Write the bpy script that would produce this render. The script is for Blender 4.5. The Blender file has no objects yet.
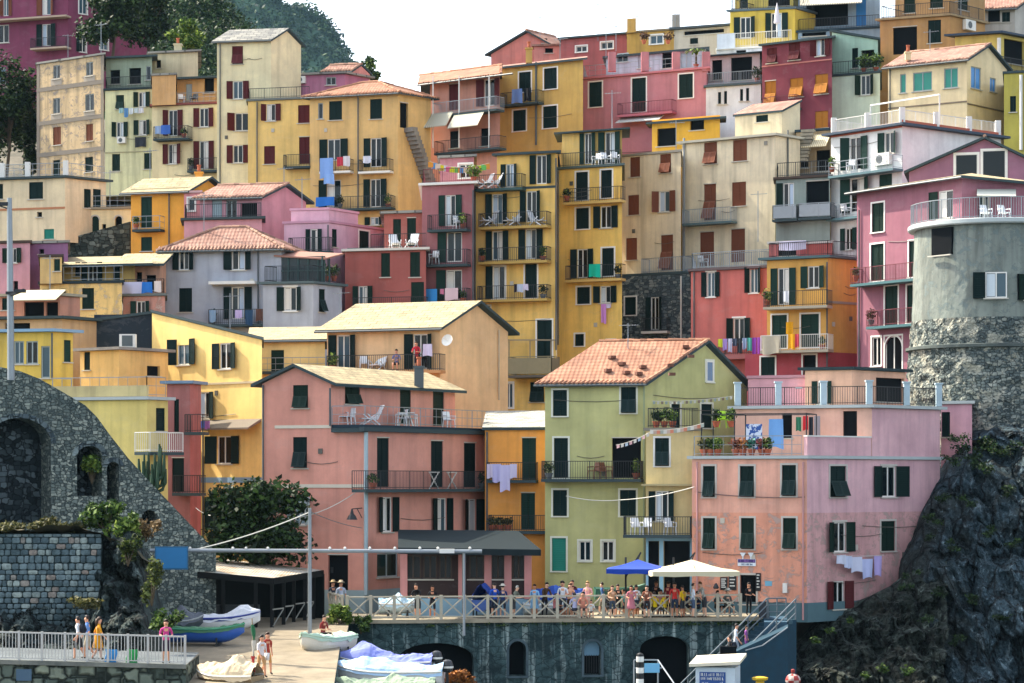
import bpy, math, random
from mathutils import Vector, Matrix, noise
R = math.radians
rnd = random.Random(7)
S = bpy.context.scene
COL = S.collection
F, HOR, CH = 2400.0, 480.0, 7.0

# ------------------------------------------------------------ camera, sky, sun, exposure
cd = bpy.data.cameras.new('camera'); cam = bpy.data.objects.new('camera', cd); COL.objects.link(cam)
cam.location = (0, 0, CH); cam.rotation_euler = (R(90), 0, 0)
cd.sensor_width = 36; cd.lens = 36*F/1024; cd.shift_y = (HOR-341.5)/1024
cd.clip_start = 1; cd.clip_end = 6000
S.camera = cam
SUN_EL = 47.0
SUN_DIR = Vector((-.88, .475, 0)).normalized()*math.cos(R(SUN_EL)) + Vector((0, 0, math.sin(R(SUN_EL))))
world = bpy.data.worlds.new('World'); S.world = world; world.use_nodes = True
wn = world.node_tree; bg = wn.nodes['Background']
sky = wn.nodes.new('ShaderNodeTexSky'); sky.sky_type = 'NISHITA'; sky.sun_disc = False
sky.sun_elevation = R(SUN_EL); sky.sun_rotation = math.atan2(SUN_DIR.x, SUN_DIR.y)
sky.air_density = 1.0; sky.dust_density = 2.5; sky.ozone_density = 1.5; sky.altitude = 10
hsv = wn.nodes.new('ShaderNodeHueSaturation'); hsv.inputs['Saturation'].default_value = .5
wn.links.new(sky.outputs[0], hsv.inputs['Color']); wn.links.new(hsv.outputs[0], bg.inputs[0]); bg.inputs[1].default_value = .15
sd = bpy.data.lights.new('sun', 'SUN'); sd.energy = 3.4; sd.angle = R(.5); sd.color = (1, .90, .74)
sun = bpy.data.objects.new('sun', sd); COL.objects.link(sun); sun.location = (-60, 80, 120)
sun.rotation_euler = SUN_DIR.to_track_quat('Z', 'Y').to_euler()
S.view_settings.view_transform = 'Standard'; S.view_settings.look = 'None'
S.view_settings.gamma = 1; S.view_settings.use_curve_mapping = False
S.view_settings.exposure = 1.72
S.cycles.max_bounces = 6; S.cycles.diffuse_bounces = 4; S.cycles.use_denoising = True

# ------------------------------------------------------------ helpers
def X(px, D): return (px-512)/F*D
def Z(py, D): return CH+(HOR-py)/F*D
def W(px, py, D): return Vector((X(px, D), D, Z(py, D)))
def terr(D):
    t = ((0,-6.4),(117,-6.4),(124.5,-6.2),(127.5,-.1),(132,.6),(141,3),(156,8),(170,16),(190,25),(215,36),(240,43),(300,55))
    for (a, za), (b, zb) in zip(t, t[1:]):
        if D <= b: return za+(zb-za)*(D-a)/(b-a)
    return 55
def lin(h):
    if not isinstance(h, str): return tuple(h)
    h = h.lstrip('#'); c = [int(h[i:i+2], 16)/255 for i in (0, 2, 4)]
    return tuple(v/12.92 if v <= .04045 else ((v+.055)/1.055)**2.4 for v in c)
def tag(o, label=None, cat=None, group=None, kind=None):
    if label: o['label'] = label
    if cat: o['category'] = cat
    if group: o['group'] = group
    if kind: o['kind'] = kind
    return o
def empty(name, loc, rz=0):
    o = bpy.data.objects.new(name, None); COL.objects.link(o); o.empty_display_size = .3
    o.location = loc; o.rotation_euler = (0, 0, rz); return o
def copy_tree(o, parent=None):
    c = o.copy(); COL.objects.link(c)
    if parent is not None: c.parent = parent
    for ch in list(o.children): copy_tree(ch, c)
    return c

class MB:
    def __init__(s): s.v = []; s.f = []; s.m = []; s.uv = {}
    def poly(s, pts, m=0, uv=None):
        i = len(s.v); s.v += [tuple(p) for p in pts]; s.f.append(tuple(range(i, i+len(pts)))); s.m.append(m)
        if uv: s.uv[len(s.f)-1] = uv
        return s
    def hexa(s, p, m=0):    # 8 points: bottom 4 (ccw), top 4
        i = len(s.v); s.v += [tuple(q) for q in p]
        for f in ((3,2,1,0),(4,5,6,7),(0,1,5,4),(1,2,6,5),(2,3,7,6),(3,0,4,7)):
            s.f.append(tuple(i+k for k in f)); s.m.append(m)
        return s
    def box(s, c, d, m=0, rz=0):
        c = Vector(c); x, y, z = (k/2 for k in d); M = Matrix.Rotation(rz, 3, 'Z')
        return s.hexa([c+M@Vector(q) for q in ((-x,-y,-z),(x,-y,-z),(x,y,-z),(-x,y,-z),(-x,-y,z),(x,-y,z),(x,y,z),(-x,y,z))], m)
    def bar(s, a, b, w=.05, h=None, m=0):
        a = Vector(a); b = Vector(b); d = b-a
        if d.length < 1e-6: return s
        d.normalize(); up = Vector((0,0,1)) if abs(d.z) < .95 else Vector((0,1,0))
        e = d.cross(up).normalized()*w/2; g = e.cross(d).normalized()*(h or w)/2
        return s.hexa([a-e-g,a+e-g,b+e-g,b-e-g,a-e+g,a+e+g,b+e+g,b-e+g], m)
    def tube(s, pts, r, n=7, m=0, cap=True):
        pts = [Vector(p) for p in pts]; rr = r if isinstance(r, (list, tuple)) else [r]*len(pts); i0 = len(s.v)
        for k, p in enumerate(pts):
            d = (pts[min(k+1, len(pts)-1)]-pts[max(k-1, 0)]).normalized()
            up = Vector((0,0,1)) if abs(d.z) < .9 else Vector((0,1,0))
            e = d.cross(up).normalized(); g = e.cross(d)
            for j in range(n):
                t = 2*math.pi*j/n; s.v.append(tuple(p+(e*math.cos(t)+g*math.sin(t))*rr[k]))
        for k in range(len(pts)-1):
            for j in range(n):
                a = i0+k*n+j; b = i0+k*n+(j+1) % n
                s.f.append((a, b, b+n, a+n)); s.m.append(m)
        if cap:
            s.f.append(tuple(i0+j for j in range(n))[::-1]); s.m.append(m)
            s.f.append(tuple(i0+(len(pts)-1)*n+j for j in range(n))); s.m.append(m)
        return s
    def lathe(s, c, prof, n=16, m=0):       # prof: (radius, z)
        c = Vector(c); i0 = len(s.v)
        for r, z in prof:
            for j in range(n):
                t = 2*math.pi*j/n; s.v.append((c.x+r*math.cos(t), c.y+r*math.sin(t), c.z+z))
        for k in range(len(prof)-1):
            for j in range(n):
                a = i0+k*n+j; b = i0+k*n+(j+1) % n; s.f.append((a, b, b+n, a+n)); s.m.append(m)
        s.f.append(tuple(i0+j for j in range(n))[::-1]); s.m.append(m)
        s.f.append(tuple(i0+(len(prof)-1)*n+j for j in range(n))); s.m.append(m)
        return s
    def grid(s, fn, nu, nv, m=0, closed=False):
        i0 = len(s.v)
        for a in range(nu+1):
            for b in range(nv+1): s.v.append(tuple(fn(a/nu, b/nv)))
        for a in range(nu):
            for b in range(nv):
                k = i0+a*(nv+1)+b; s.f.append((k, k+nv+1, k+nv+2, k+1)); s.m.append(m)
        return s
    def leaves(s, c, rad, n, size, m=0, rng=rnd, shell=.55):
        c = Vector(c)
        for _ in range(n):
            d = Vector((rng.gauss(0,1), rng.gauss(0,1), rng.gauss(0,1))).normalized()
            q = shell+(1-shell)*rng.random()
            p = c+Vector((d.x*rad[0], d.y*rad[1], d.z*rad[2]))*q
            a = Vector((rng.gauss(0,1), rng.gauss(0,1), rng.gauss(0,.7))).normalized()
            b = a.cross(d+Vector((rng.gauss(0,.6), rng.gauss(0,.6), rng.gauss(0,.6)))).normalized()
            z = size*(.6+.8*rng.random()); a = a*z; b = b*z*.62
            s.poly([p-a, p+b*.9-a*.2, p+a, p-b*.9+a*.2], m)
        return s
    def build(s, name, mats, parent=None, smooth=False, loc=None):
        if not isinstance(mats, (list, tuple)): mats = [mats]
        me = bpy.data.meshes.new(name); o = bpy.data.objects.new(name, me); COL.objects.link(o)
        if parent is None:
            if loc is None:
                xs = [p[0] for p in s.v]; ys = [p[1] for p in s.v]; zs = [p[2] for p in s.v]
                loc = Vector(((min(xs)+max(xs))/2, (min(ys)+max(ys))/2, min(zs)))
            o.location = loc; inv = Matrix.Translation(-Vector(loc))
        else:
            r = parent
            while r.parent is not None: r = r.parent
            inv = r.matrix_basis.inverted(); o.parent = parent
        me.from_pydata([tuple(inv@Vector(p)) for p in s.v], [], s.f)
        for mt in mats: me.materials.append(mt)
        me.polygons.foreach_set('material_index', s.m)
        if smooth: me.polygons.foreach_set('use_smooth', [True]*len(s.f))
        if s.uv:
            ul = me.uv_layers.new(name='uv').data
            for fi, uvs in s.uv.items():
                for k, li in enumerate(me.polygons[fi].loop_indices): ul[li].uv = uvs[k]
        me.update(); return o

# ------------------------------------------------------------ materials
_mc = {}
class G:
    def __init__(s, name):
        s.mat = bpy.data.materials.new(name); s.mat.use_nodes = True; s.t = s.mat.node_tree
        s.b = s.t.nodes['Principled BSDF']; s.tc = None
    def n(s, kind, **kw):
        q = s.t.nodes.new('ShaderNode'+kind)
        for k, v in kw.items():
            if k.startswith('i_'): q.inputs[k[2:].replace('_', ' ')].default_value = v
            else: setattr(q, k, v)
        return q
    def l(s, a, b): s.t.links.new(a, b)
    def co(s, scale=(1,1,1), out='Object', rot=(0,0,0)):
        if s.tc is None: s.tc = s.n('TexCoord')
        m = s.n('Mapping'); m.inputs['Scale'].default_value = scale; m.inputs['Rotation'].default_value = rot
        s.l(s.tc.outputs[out], m.inputs[0]); return m.outputs[0]
    def noise(s, v, scale, detail=4, rough=.6, dist=0):
        q = s.n('TexNoise'); q.inputs['Scale'].default_value = scale; q.inputs['Detail'].default_value = detail
        q.inputs['Roughness'].default_value = rough; q.inputs['Distortion'].default_value = dist
        s.l(v, q.inputs['Vector']); return q.outputs['Fac']
    def ramp(s, v, stops):
        q = s.n('ValToRGB'); e = q.color_ramp.elements
        while len(e) < len(stops): e.new(.5)
        for k, (p, c) in enumerate(stops):
            e[k].position = p; e[k].color = (*lin(c), 1) if not isinstance(c, float) else (c, c, c, 1)
        s.l(v, q.inputs[0]); return q.outputs[0]
    def mix(s, f, a, b, mode='MIX'):
        q = s.n('Mix', data_type='RGBA', blend_type=mode)
        for v, i in ((f, 0), (a, 6), (b, 7)):
            if hasattr(v, 'is_output'): s.l(v, q.inputs[i])
            elif i == 0: q.inputs[0].default_value = v
            else: q.inputs[i].default_value = (*lin(v), 1)
        return q.outputs[2]
    def math(s, op, a, b=0.):
        q = s.n('Math', operation=op)
        for v, i in ((a, 0), (b, 1)):
            if hasattr(v, 'is_output'): s.l(v, q.inputs[i])
            else: q.inputs[i].default_value = v
        return q.outputs[0]
    def bump(s, h, strength=.4, dist=.03):
        q = s.n('Bump'); q.inputs['Strength'].default_value = strength; q.inputs['Distance'].default_value = dist
        s.l(h, q.inputs['Height']); s.l(q.outputs[0], s.b.inputs['Normal'])
    def done(s, col, rough=.8, spec=.3, metal=0):
        if hasattr(col, 'is_output'): s.l(col, s.b.inputs['Base Color'])
        else: s.b.inputs['Base Color'].default_value = (*lin(col), 1)
        s.b.inputs['Roughness'].default_value = rough; s.b.inputs['Specular IOR Level'].default_value = spec
        s.b.inputs['Metallic'].default_value = metal; return s.mat
def cached(fn):
    def w(*a, **k):
        key = (fn.__name__, a, tuple(sorted(k.items())))
        if key not in _mc: _mc[key] = fn(*a, **k)
        return _mc[key]
    return w
def sc(c, f): return tuple(min(1, v*f) for v in lin(c))
def soft(c, f=.92):
    c = lin(c); y = .3*c[0]+.59*c[1]+.11*c[2]; return tuple(y+(v-y)*f for v in c)
@cached
def plaster(c, dirt=.5, patch=None):
    c = soft(c); g = G('plaster'); v = g.co(); base = lin(c)
    n1 = g.noise(v, .35, 5, .65); n2 = g.noise(g.co((1.6, 1.6, .12)), 1.1, 4, .6); n3 = g.noise(v, 3.5, 6, .7); n5 = g.noise(g.co((.5,.5,.8)), .9, 6, .75, .6)
    col = g.mix(g.ramp(n1, [(.32, 0.), (.7, 1.)]), sc(c, 1.1), tuple(b*k for b, k in zip(base, (.76, .75, .77))))
    col = g.mix(g.math('MULTIPLY', g.ramp(n5, [(.55, 0.), (.57, 1.)]), .3+dirt*.35), col, tuple(b*.8+.05 for b in base))
    col = g.mix(g.math('MULTIPLY', g.ramp(n2, [(.46, 0.), (.68, 1.)]), .1+dirt*.75), col, tuple(b*.42+.02 for b in base))
    col = g.mix(g.math('MULTIPLY', g.ramp(n3, [(.55, 0.), (.75, 1.)]), .15+dirt*.35), col, tuple(b*.55+.03 for b in base))
    if patch:
        n4 = g.noise(g.co((1, 1, 1.2)), 1.5, 9, .78, .5)
        col = g.mix(g.ramp(n4, [(.55, 0.), (.57, .9)]), col, patch); col = g.mix(g.ramp(n4, [(.535, 0.), (.55, .7), (.565, 0.)]), col, tuple(b*.35 for b in base))
    g.bump(g.noise(v, 9, 5, .7), .35, .02)
    return g.done(col, .92, .15)
@cached
def paint(c, rough=.55, spec=.35, metal=0, var=.25):
    g = G('paint'); n = g.noise(g.co(), 2.2, 5, .7)
    col = g.mix(g.math('MULTIPLY', g.ramp(n, [(.35, 0.), (.75, 1.)]), var), c, tuple(b*.5+.01 for b in lin(c)))
    return g.done(col, rough, spec, metal)
@cached
def louver(c):
    g = G('louvered_wood'); w = g.n('TexWave', wave_type='BANDS', bands_direction='Z', wave_profile='SAW'); w.inputs['Scale'].default_value = 3.2
    g.l(g.co(), w.inputs['Vector'])
    n = g.noise(g.co(), 1.4, 3)
    col = g.mix(g.math('MULTIPLY', w.outputs['Fac'], .45), c, tuple(b*.45 for b in lin(c)))
    col = g.mix(g.math('MULTIPLY', n, .5), col, tuple(b*.7+.008 for b in lin(c)))
    g.bump(w.outputs['Fac'], .6, .03)
    return g.done(col, .65, .12)
@cached
def tiles(c='b3684a', c2='8a4a36', pale='d3a27c'):
    g = G('roof_tiles'); uv = g.co(out='UV')
    w = g.n('TexWave', wave_type='BANDS', bands_direction='X'); w.inputs['Scale'].default_value = 1.3; g.l(uv, w.inputs['Vector'])
    w2 = g.n('TexWave', wave_type='BANDS', bands_direction='Y', wave_profile='SAW'); w2.inputs['Scale'].default_value = .85; g.l(uv, w2.inputs['Vector'])
    vo = g.n('TexVoronoi'); vo.inputs['Scale'].default_value = 1; g.l(g.co((4, 2.6, 1), 'UV'), vo.inputs['Vector'])
    col = g.mix(g.ramp(vo.outputs['Color'], [(.3, 0.), (1., .7)]), c, pale)
    col = g.mix(g.ramp(g.noise(g.co(out='UV'), .6, 6, .7), [(.42, 0.), (.72, .8)]), col, c2)
    col = g.mix(g.math('MULTIPLY', w2.outputs['Fac'], .5), col, tuple(b*.4 for b in lin(c2)))
    h = g.math('ADD', w.outputs['Fac'], g.math('MULTIPLY', w2.outputs['Fac'], .6)); g.bump(h, .45, .04)
    return g.done(col, .85, .2)
_te = {}
def tiles_edge(m):
    if m.name not in _te:
        cc = {TERRA.name: ('a87c62','84604e')}.get(m.name, ('a68470','7c6054')); _te[m.name] = island(*cc)
    return _te[m.name]
@cached
def island(c, c2):
    g = G('single_tiles'); ge = g.n('NewGeometry'); return g.done(g.ramp(ge.outputs['Random Per Island'], [(0., c2), (.6, c), (1., sc(c, 1.35))]), .85, .2)
@cached
def slate(c='8f8d84', c2='5d5f60'):
    g = G('slate_slabs'); br = g.n('TexBrick'); br.inputs['Scale'].default_value = 1.0
    br.inputs['Brick Width'].default_value = .6; br.inputs['Row Height'].default_value = .35; br.inputs['Mortar Size'].default_value = .02
    br.inputs['Color1'].default_value = (*lin(c), 1); br.inputs['Color2'].default_value = (*lin(c2), 1); br.inputs['Mortar'].default_value = (*sc(c2, .4), 1)
    g.l(g.co(out='UV'), br.inputs['Vector'])
    col = g.mix(g.ramp(g.noise(g.co(out='UV'), 1.3, 5, .7), [(.4, 0.), (.75, .6)]), br.outputs['Color'], sc(c, 1.35))
    g.bump(br.outputs['Color'], .7, .05); return g.done(col, .85, .2)
@cached
def masonry(c1='5f6f70', c2='2f3d42', c3='95a09b', mortar='20292c', scale=2.6, flat=1.5, plast=None, amount=.5, edge=.09):
    g = G('stone_masonry'); v = g.co((1, 1, flat))
    nz = g.n('TexNoise'); nz.inputs['Scale'].default_value = 1.7; g.l(v, nz.inputs['Vector'])
    vv = g.n('Mix', data_type='VECTOR'); vv.inputs[0].default_value = .12; g.l(v, vv.inputs[4]); g.l(nz.outputs['Color'], vv.inputs[5])
    a = g.n('TexVoronoi', distance='CHEBYCHEV'); b2 = g.n('TexVoronoi', distance='CHEBYCHEV', feature='F2')
    for q in (a, b2): q.inputs['Scale'].default_value = scale; q.inputs['Randomness'].default_value = .85; g.l(vv.outputs[1], q.inputs['Vector'])
    edist = g.math('SUBTRACT', b2.outputs['Distance'], a.outputs['Distance'])
    sp = g.n('SeparateColor'); g.l(a.outputs['Color'], sp.inputs[0])
    col = g.ramp(sp.outputs[0], [(.1, c2), (.5, c1), (.93, c3)])
    col = g.mix(g.math('MULTIPLY', g.noise(v, 6, 5, .7), .6), col, c2)
    ed = g.ramp(edist, [(.02, 0.), (edge*1.6, 1.)])
    col = g.mix(ed, mortar, col)
    col = g.mix(g.ramp(g.noise(g.co(), .28, 5, .65), [(.42, 0.), (.68, .7)]), col, c2)
    if plast:
        col = g.mix(g.ramp(g.noise(g.co(), .9, 8, .75, .3), [(amount, 0.), (amount+.05, 1.)]), col, plast)
    g.bump(g.math('ADD', ed, g.math('MULTIPLY', g.noise(v, 8, 5, .7), .5)), .9, .08)
    return g.done(col, .9, .2)
@cached
def cloth(c, c2=None, stripe=0.):
    g = G('cloth'); n = g.noise(g.co(), 4, 4, .6)
    base = c
    if c2:
        w = g.n('TexWave', wave_type='BANDS', bands_direction='X'); w.inputs['Scale'].default_value = stripe; g.l(g.co(), w.inputs['Vector'])
        base = g.mix(g.ramp(w.outputs['Fac'], [(.45, 0.), (.55, 1.)]), c, c2)
    col = g.mix(g.math('MULTIPLY', n, .3), base, tuple(b*.6 for b in lin(c)))
    g.b.inputs['Sheen Weight'].default_value = .1
    return g.done(col, .9, .1)
@cached
def cloth_spots(c, c2):
    g = G('patterned_cloth'); n = g.noise(g.co(), 5, 2, .5)
    return g.done(g.mix(g.ramp(n, [(.47, 0.), (.53, 1.)]), c, c2), .9, .1)
@cached
def glass(c='16232b', rough=.06):
    g = G('window_glass'); return g.done(g.mix(g.noise(g.co(), .5, 2), c, tuple(b*.5 for b in lin(c))), rough, .3)
@cached
def leaf(c1='2f4a1c', c2='12260f', c3='6f8a3a'):
    g = G('leaves'); ge = g.n('NewGeometry'); col = g.ramp(ge.outputs['Random Per Island'], [(.1, c2), (.55, c1), (.97, c3)])
    col = g.mix(g.ramp(g.noise(g.co(), .7, 4, .6), [(.35, 0.), (.7, .7)]), col, c2)
    tr = g.n('BsdfTranslucent'); g.l(col, tr.inputs[0]); ms = g.n('MixShader'); ms.inputs[0].default_value = .25
    m = g.done(col, .6, .25); out = g.t.nodes['Material Output']
    g.l(g.b.outputs[0], ms.inputs[1]); g.l(tr.outputs[0], ms.inputs[2]); g.l(ms.outputs[0], out.inputs[0]); return m
@cached
def rock(c1='3b515b', c2='0b151a', c3='8ea5ae', rot=.55, brown='30342e'):
    g = G('cliff_rock'); v = g.co((1.5, 1.2, .5), rot=(0, rot, 0)); w = g.co()
    n1 = g.noise(v, 1.3, 10, .72, .8); n2 = g.noise(w, 4.5, 8, .78, .4); n3 = g.noise(w, .3, 5, .6)
    cr = g.n('TexVoronoi', feature='DISTANCE_TO_EDGE'); cr.inputs['Scale'].default_value = .9
    nz = g.n('TexNoise'); nz.inputs['Scale'].default_value = 1.5; nz.inputs['Detail'].default_value = 6; g.l(w, nz.inputs['Vector'])
    vv = g.n('Mix', data_type='VECTOR'); vv.inputs[0].default_value = .35; g.l(v, vv.inputs[4]); g.l(nz.outputs['Color'], vv.inputs[5]); g.l(vv.outputs[1], cr.inputs['Vector'])
    crk = g.ramp(cr.outputs['Distance'], [(.0, 0.), (.07, 1.)])
    col = g.ramp(n1, [(.38, c2), (.47, c1), (.56, c1), (.66, c3)])
    col = g.mix(g.ramp(n3, [(.48, 0.), (.6, .75)]), col, brown)
    col = g.mix(g.ramp(n2, [(.4, .85), (.5, 0.)]), col, c2)
    col = g.mix(g.ramp(n2, [(.59, 0.), (.66, .85)]), col, c3)
    col = g.mix(crk, c2, col)
    g.bump(g.math('ADD', g.math('ADD', n1, g.math('MULTIPLY', n2, .5)), crk), 1, .3); return g.done(col, .85, .3)
@cached
def concrete(c='a39a86', c2='6f6a5e', sc_=1.):
    g = G('concrete'); v = g.co(); col = g.mix(g.ramp(g.noise(v, .5*sc_, 7, .7), [(.35, 0.), (.7, 1.)]), c, c2)
    col = g.mix(g.ramp(g.noise(v, 5*sc_, 6, .75), [(.55, 0.), (.8, .5)]), col, sc(c2, .6)); g.bump(g.noise(v, 12, 5), .4, .02)
    return g.done(col, .9, .2)
@cached
def streaked(c='3d5455', c2='18282b', c3='aebdb8'):
    g = G('streaked_stone'); s1 = g.noise(g.co((2.4, 2.4, .16)), 1.2, 5, .65, .2); m = g.noise(g.co(), 3.2, 8, .75)
    vo = g.n('TexVoronoi', feature='DISTANCE_TO_EDGE'); vo.inputs['Scale'].default_value = 2.3; g.l(g.co((.8, 1, 1.4)), vo.inputs['Vector'])
    col = g.ramp(m, [(.3, c2), (.55, c), (.8, '5e7172')])
    col = g.mix(g.ramp(s1, [(.53, 0.), (.66, .8)]), col, c3)
    col = g.mix(g.ramp(g.noise(g.co((.5,.5,.5)), .9, 6, .7), [(.5, 0.), (.62, .8)]), col, c2)
    col = g.mix(g.ramp(vo.outputs['Distance'], [(.0, 1.), (.06, 0.)]), col, c2)
    g.bump(g.math('ADD', m, vo.outputs['Distance']), .9, .06); return g.done(col, .85, .25)

GREEN, BROWN, RED, ORANGE, TEAL, SKYB = '0e2624', '7d4a35', '5a2326', 'b5762c', '2f8a78', '3f86c4'
WHITE = 'e4e2da'
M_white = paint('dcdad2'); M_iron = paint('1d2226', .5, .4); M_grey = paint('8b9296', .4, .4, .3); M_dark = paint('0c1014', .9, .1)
M_slab = paint('39474a', .8, .2); SLABS = [paint(q, .85, .15) for q in ('2c393c', '3d4a4c', '8f8672', '6c716c', '4a3f38', '2a3a44')]; M_pipe = paint('4e5658', .5, .4)

# ------------------------------------------------------------ facades
class Face:
    def __init__(s, o, u): s.o = Vector(o); s.u = Vector(u).normalized(); s.n = Vector((s.u.y, -s.u.x)); s.L = 0; s.holes = []
    def s(s, px, n=0):
        k = (px-512)/F; o = s.o+s.n*n
        return (k*o.y-o.x)/(s.u.x-k*s.u.y)
    def D(s, px, n=0): return (s.o+s.n*n+s.u*s.s(px, n)).y
    def pt(s, a, n, z): q = s.o+s.u*a+s.n*n; return Vector((q.x, q.y, z))
    def z(s, px, py, n=0): return Z(py, s.D(px, n))
    def P(s, px, py, n=0): return s.pt(s.s(px, n), n, s.z(px, py, n))
    def box(s, mb, a0, a1, n0, n1, z0, z1, m=0):
        return mb.hexa([s.pt(a0,n1,z0), s.pt(a1,n1,z0), s.pt(a1,n0,z0), s.pt(a0,n0,z0), s.pt(a0,n1,z1), s.pt(a1,n1,z1), s.pt(a1,n0,z1), s.pt(a0,n0,z1)], m)

def wall_face(mb, f, z0, z1, rec=.2):
    L = f.L; hs = []
    for a, b, c, d, arch in f.holes:
        a = max(a, .03); b = min(b, L-.03); c = max(c, z0+.02); d = min(d, z1-.03)
        if b-a > .05 and d-c > .05 and not any(a < q[1] and b > q[0] and c < q[3] and d > q[2] for q in hs): hs.append((a, b, c, d, arch))
    # merge near-equal cut lines so that no sliver is left
    xs = sorted({0, L, *[h[0] for h in hs], *[h[1] for h in hs]}); zs = sorted({z0, z1, *[h[2] for h in hs], *[h[3] for h in hs]})
    for i in range(len(xs)-1):
        run = None
        for j in range(len(zs)-1):
            cx = (xs[i]+xs[i+1])/2; cz = (zs[j]+zs[j+1])/2
            inside = any(h[0] < cx < h[1] and h[2] < cz < h[3] for h in hs)
            if not inside and run is None: run = zs[j]
            if inside and run is not None: mb.poly([f.pt(xs[i],0,run), f.pt(xs[i+1],0,run), f.pt(xs[i+1],0,zs[j]), f.pt(xs[i],0,zs[j])]); run = None
        if run is not None: mb.poly([f.pt(xs[i],0,run), f.pt(xs[i+1],0,run), f.pt(xs[i+1],0,z1), f.pt(xs[i],0,z1)])
    for a, b, c, d, arch in hs:
        if arch:
            r = (b-a)/2; spring = max(c, d-r*arch); N = 10
            arc = [(a+r-r*math.cos(math.pi*k/N), spring+(d-spring)*math.sin(math.pi*k/N)) for k in range(N+1)]
            for (x0, y0), (x1, y1) in zip(arc, arc[1:]):
                mb.poly([f.pt(x0,0,y0), f.pt(x1,0,y1), f.pt(x1,0,d), f.pt(x0,0,d)])
                mb.poly([f.pt(x0,0,y0), f.pt(x0,-rec,y0), f.pt(x1,-rec,y1), f.pt(x1,0,y1)])
            top = spring
        else:
            top = d; mb.poly([f.pt(a,0,d), f.pt(a,-rec,d), f.pt(b,-rec,d), f.pt(b,0,d)])
        mb.poly([f.pt(a,0,c), f.pt(a,-rec,c), f.pt(a,-rec,top), f.pt(a,0,top)])
        mb.poly([f.pt(b,0,top), f.pt(b,-rec,top), f.pt(b,-rec,c), f.pt(b,0,c)])
        mb.poly([f.pt(a,0,c), f.pt(b,0,c), f.pt(b,-rec,c), f.pt(a,-rec,c)])

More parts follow.
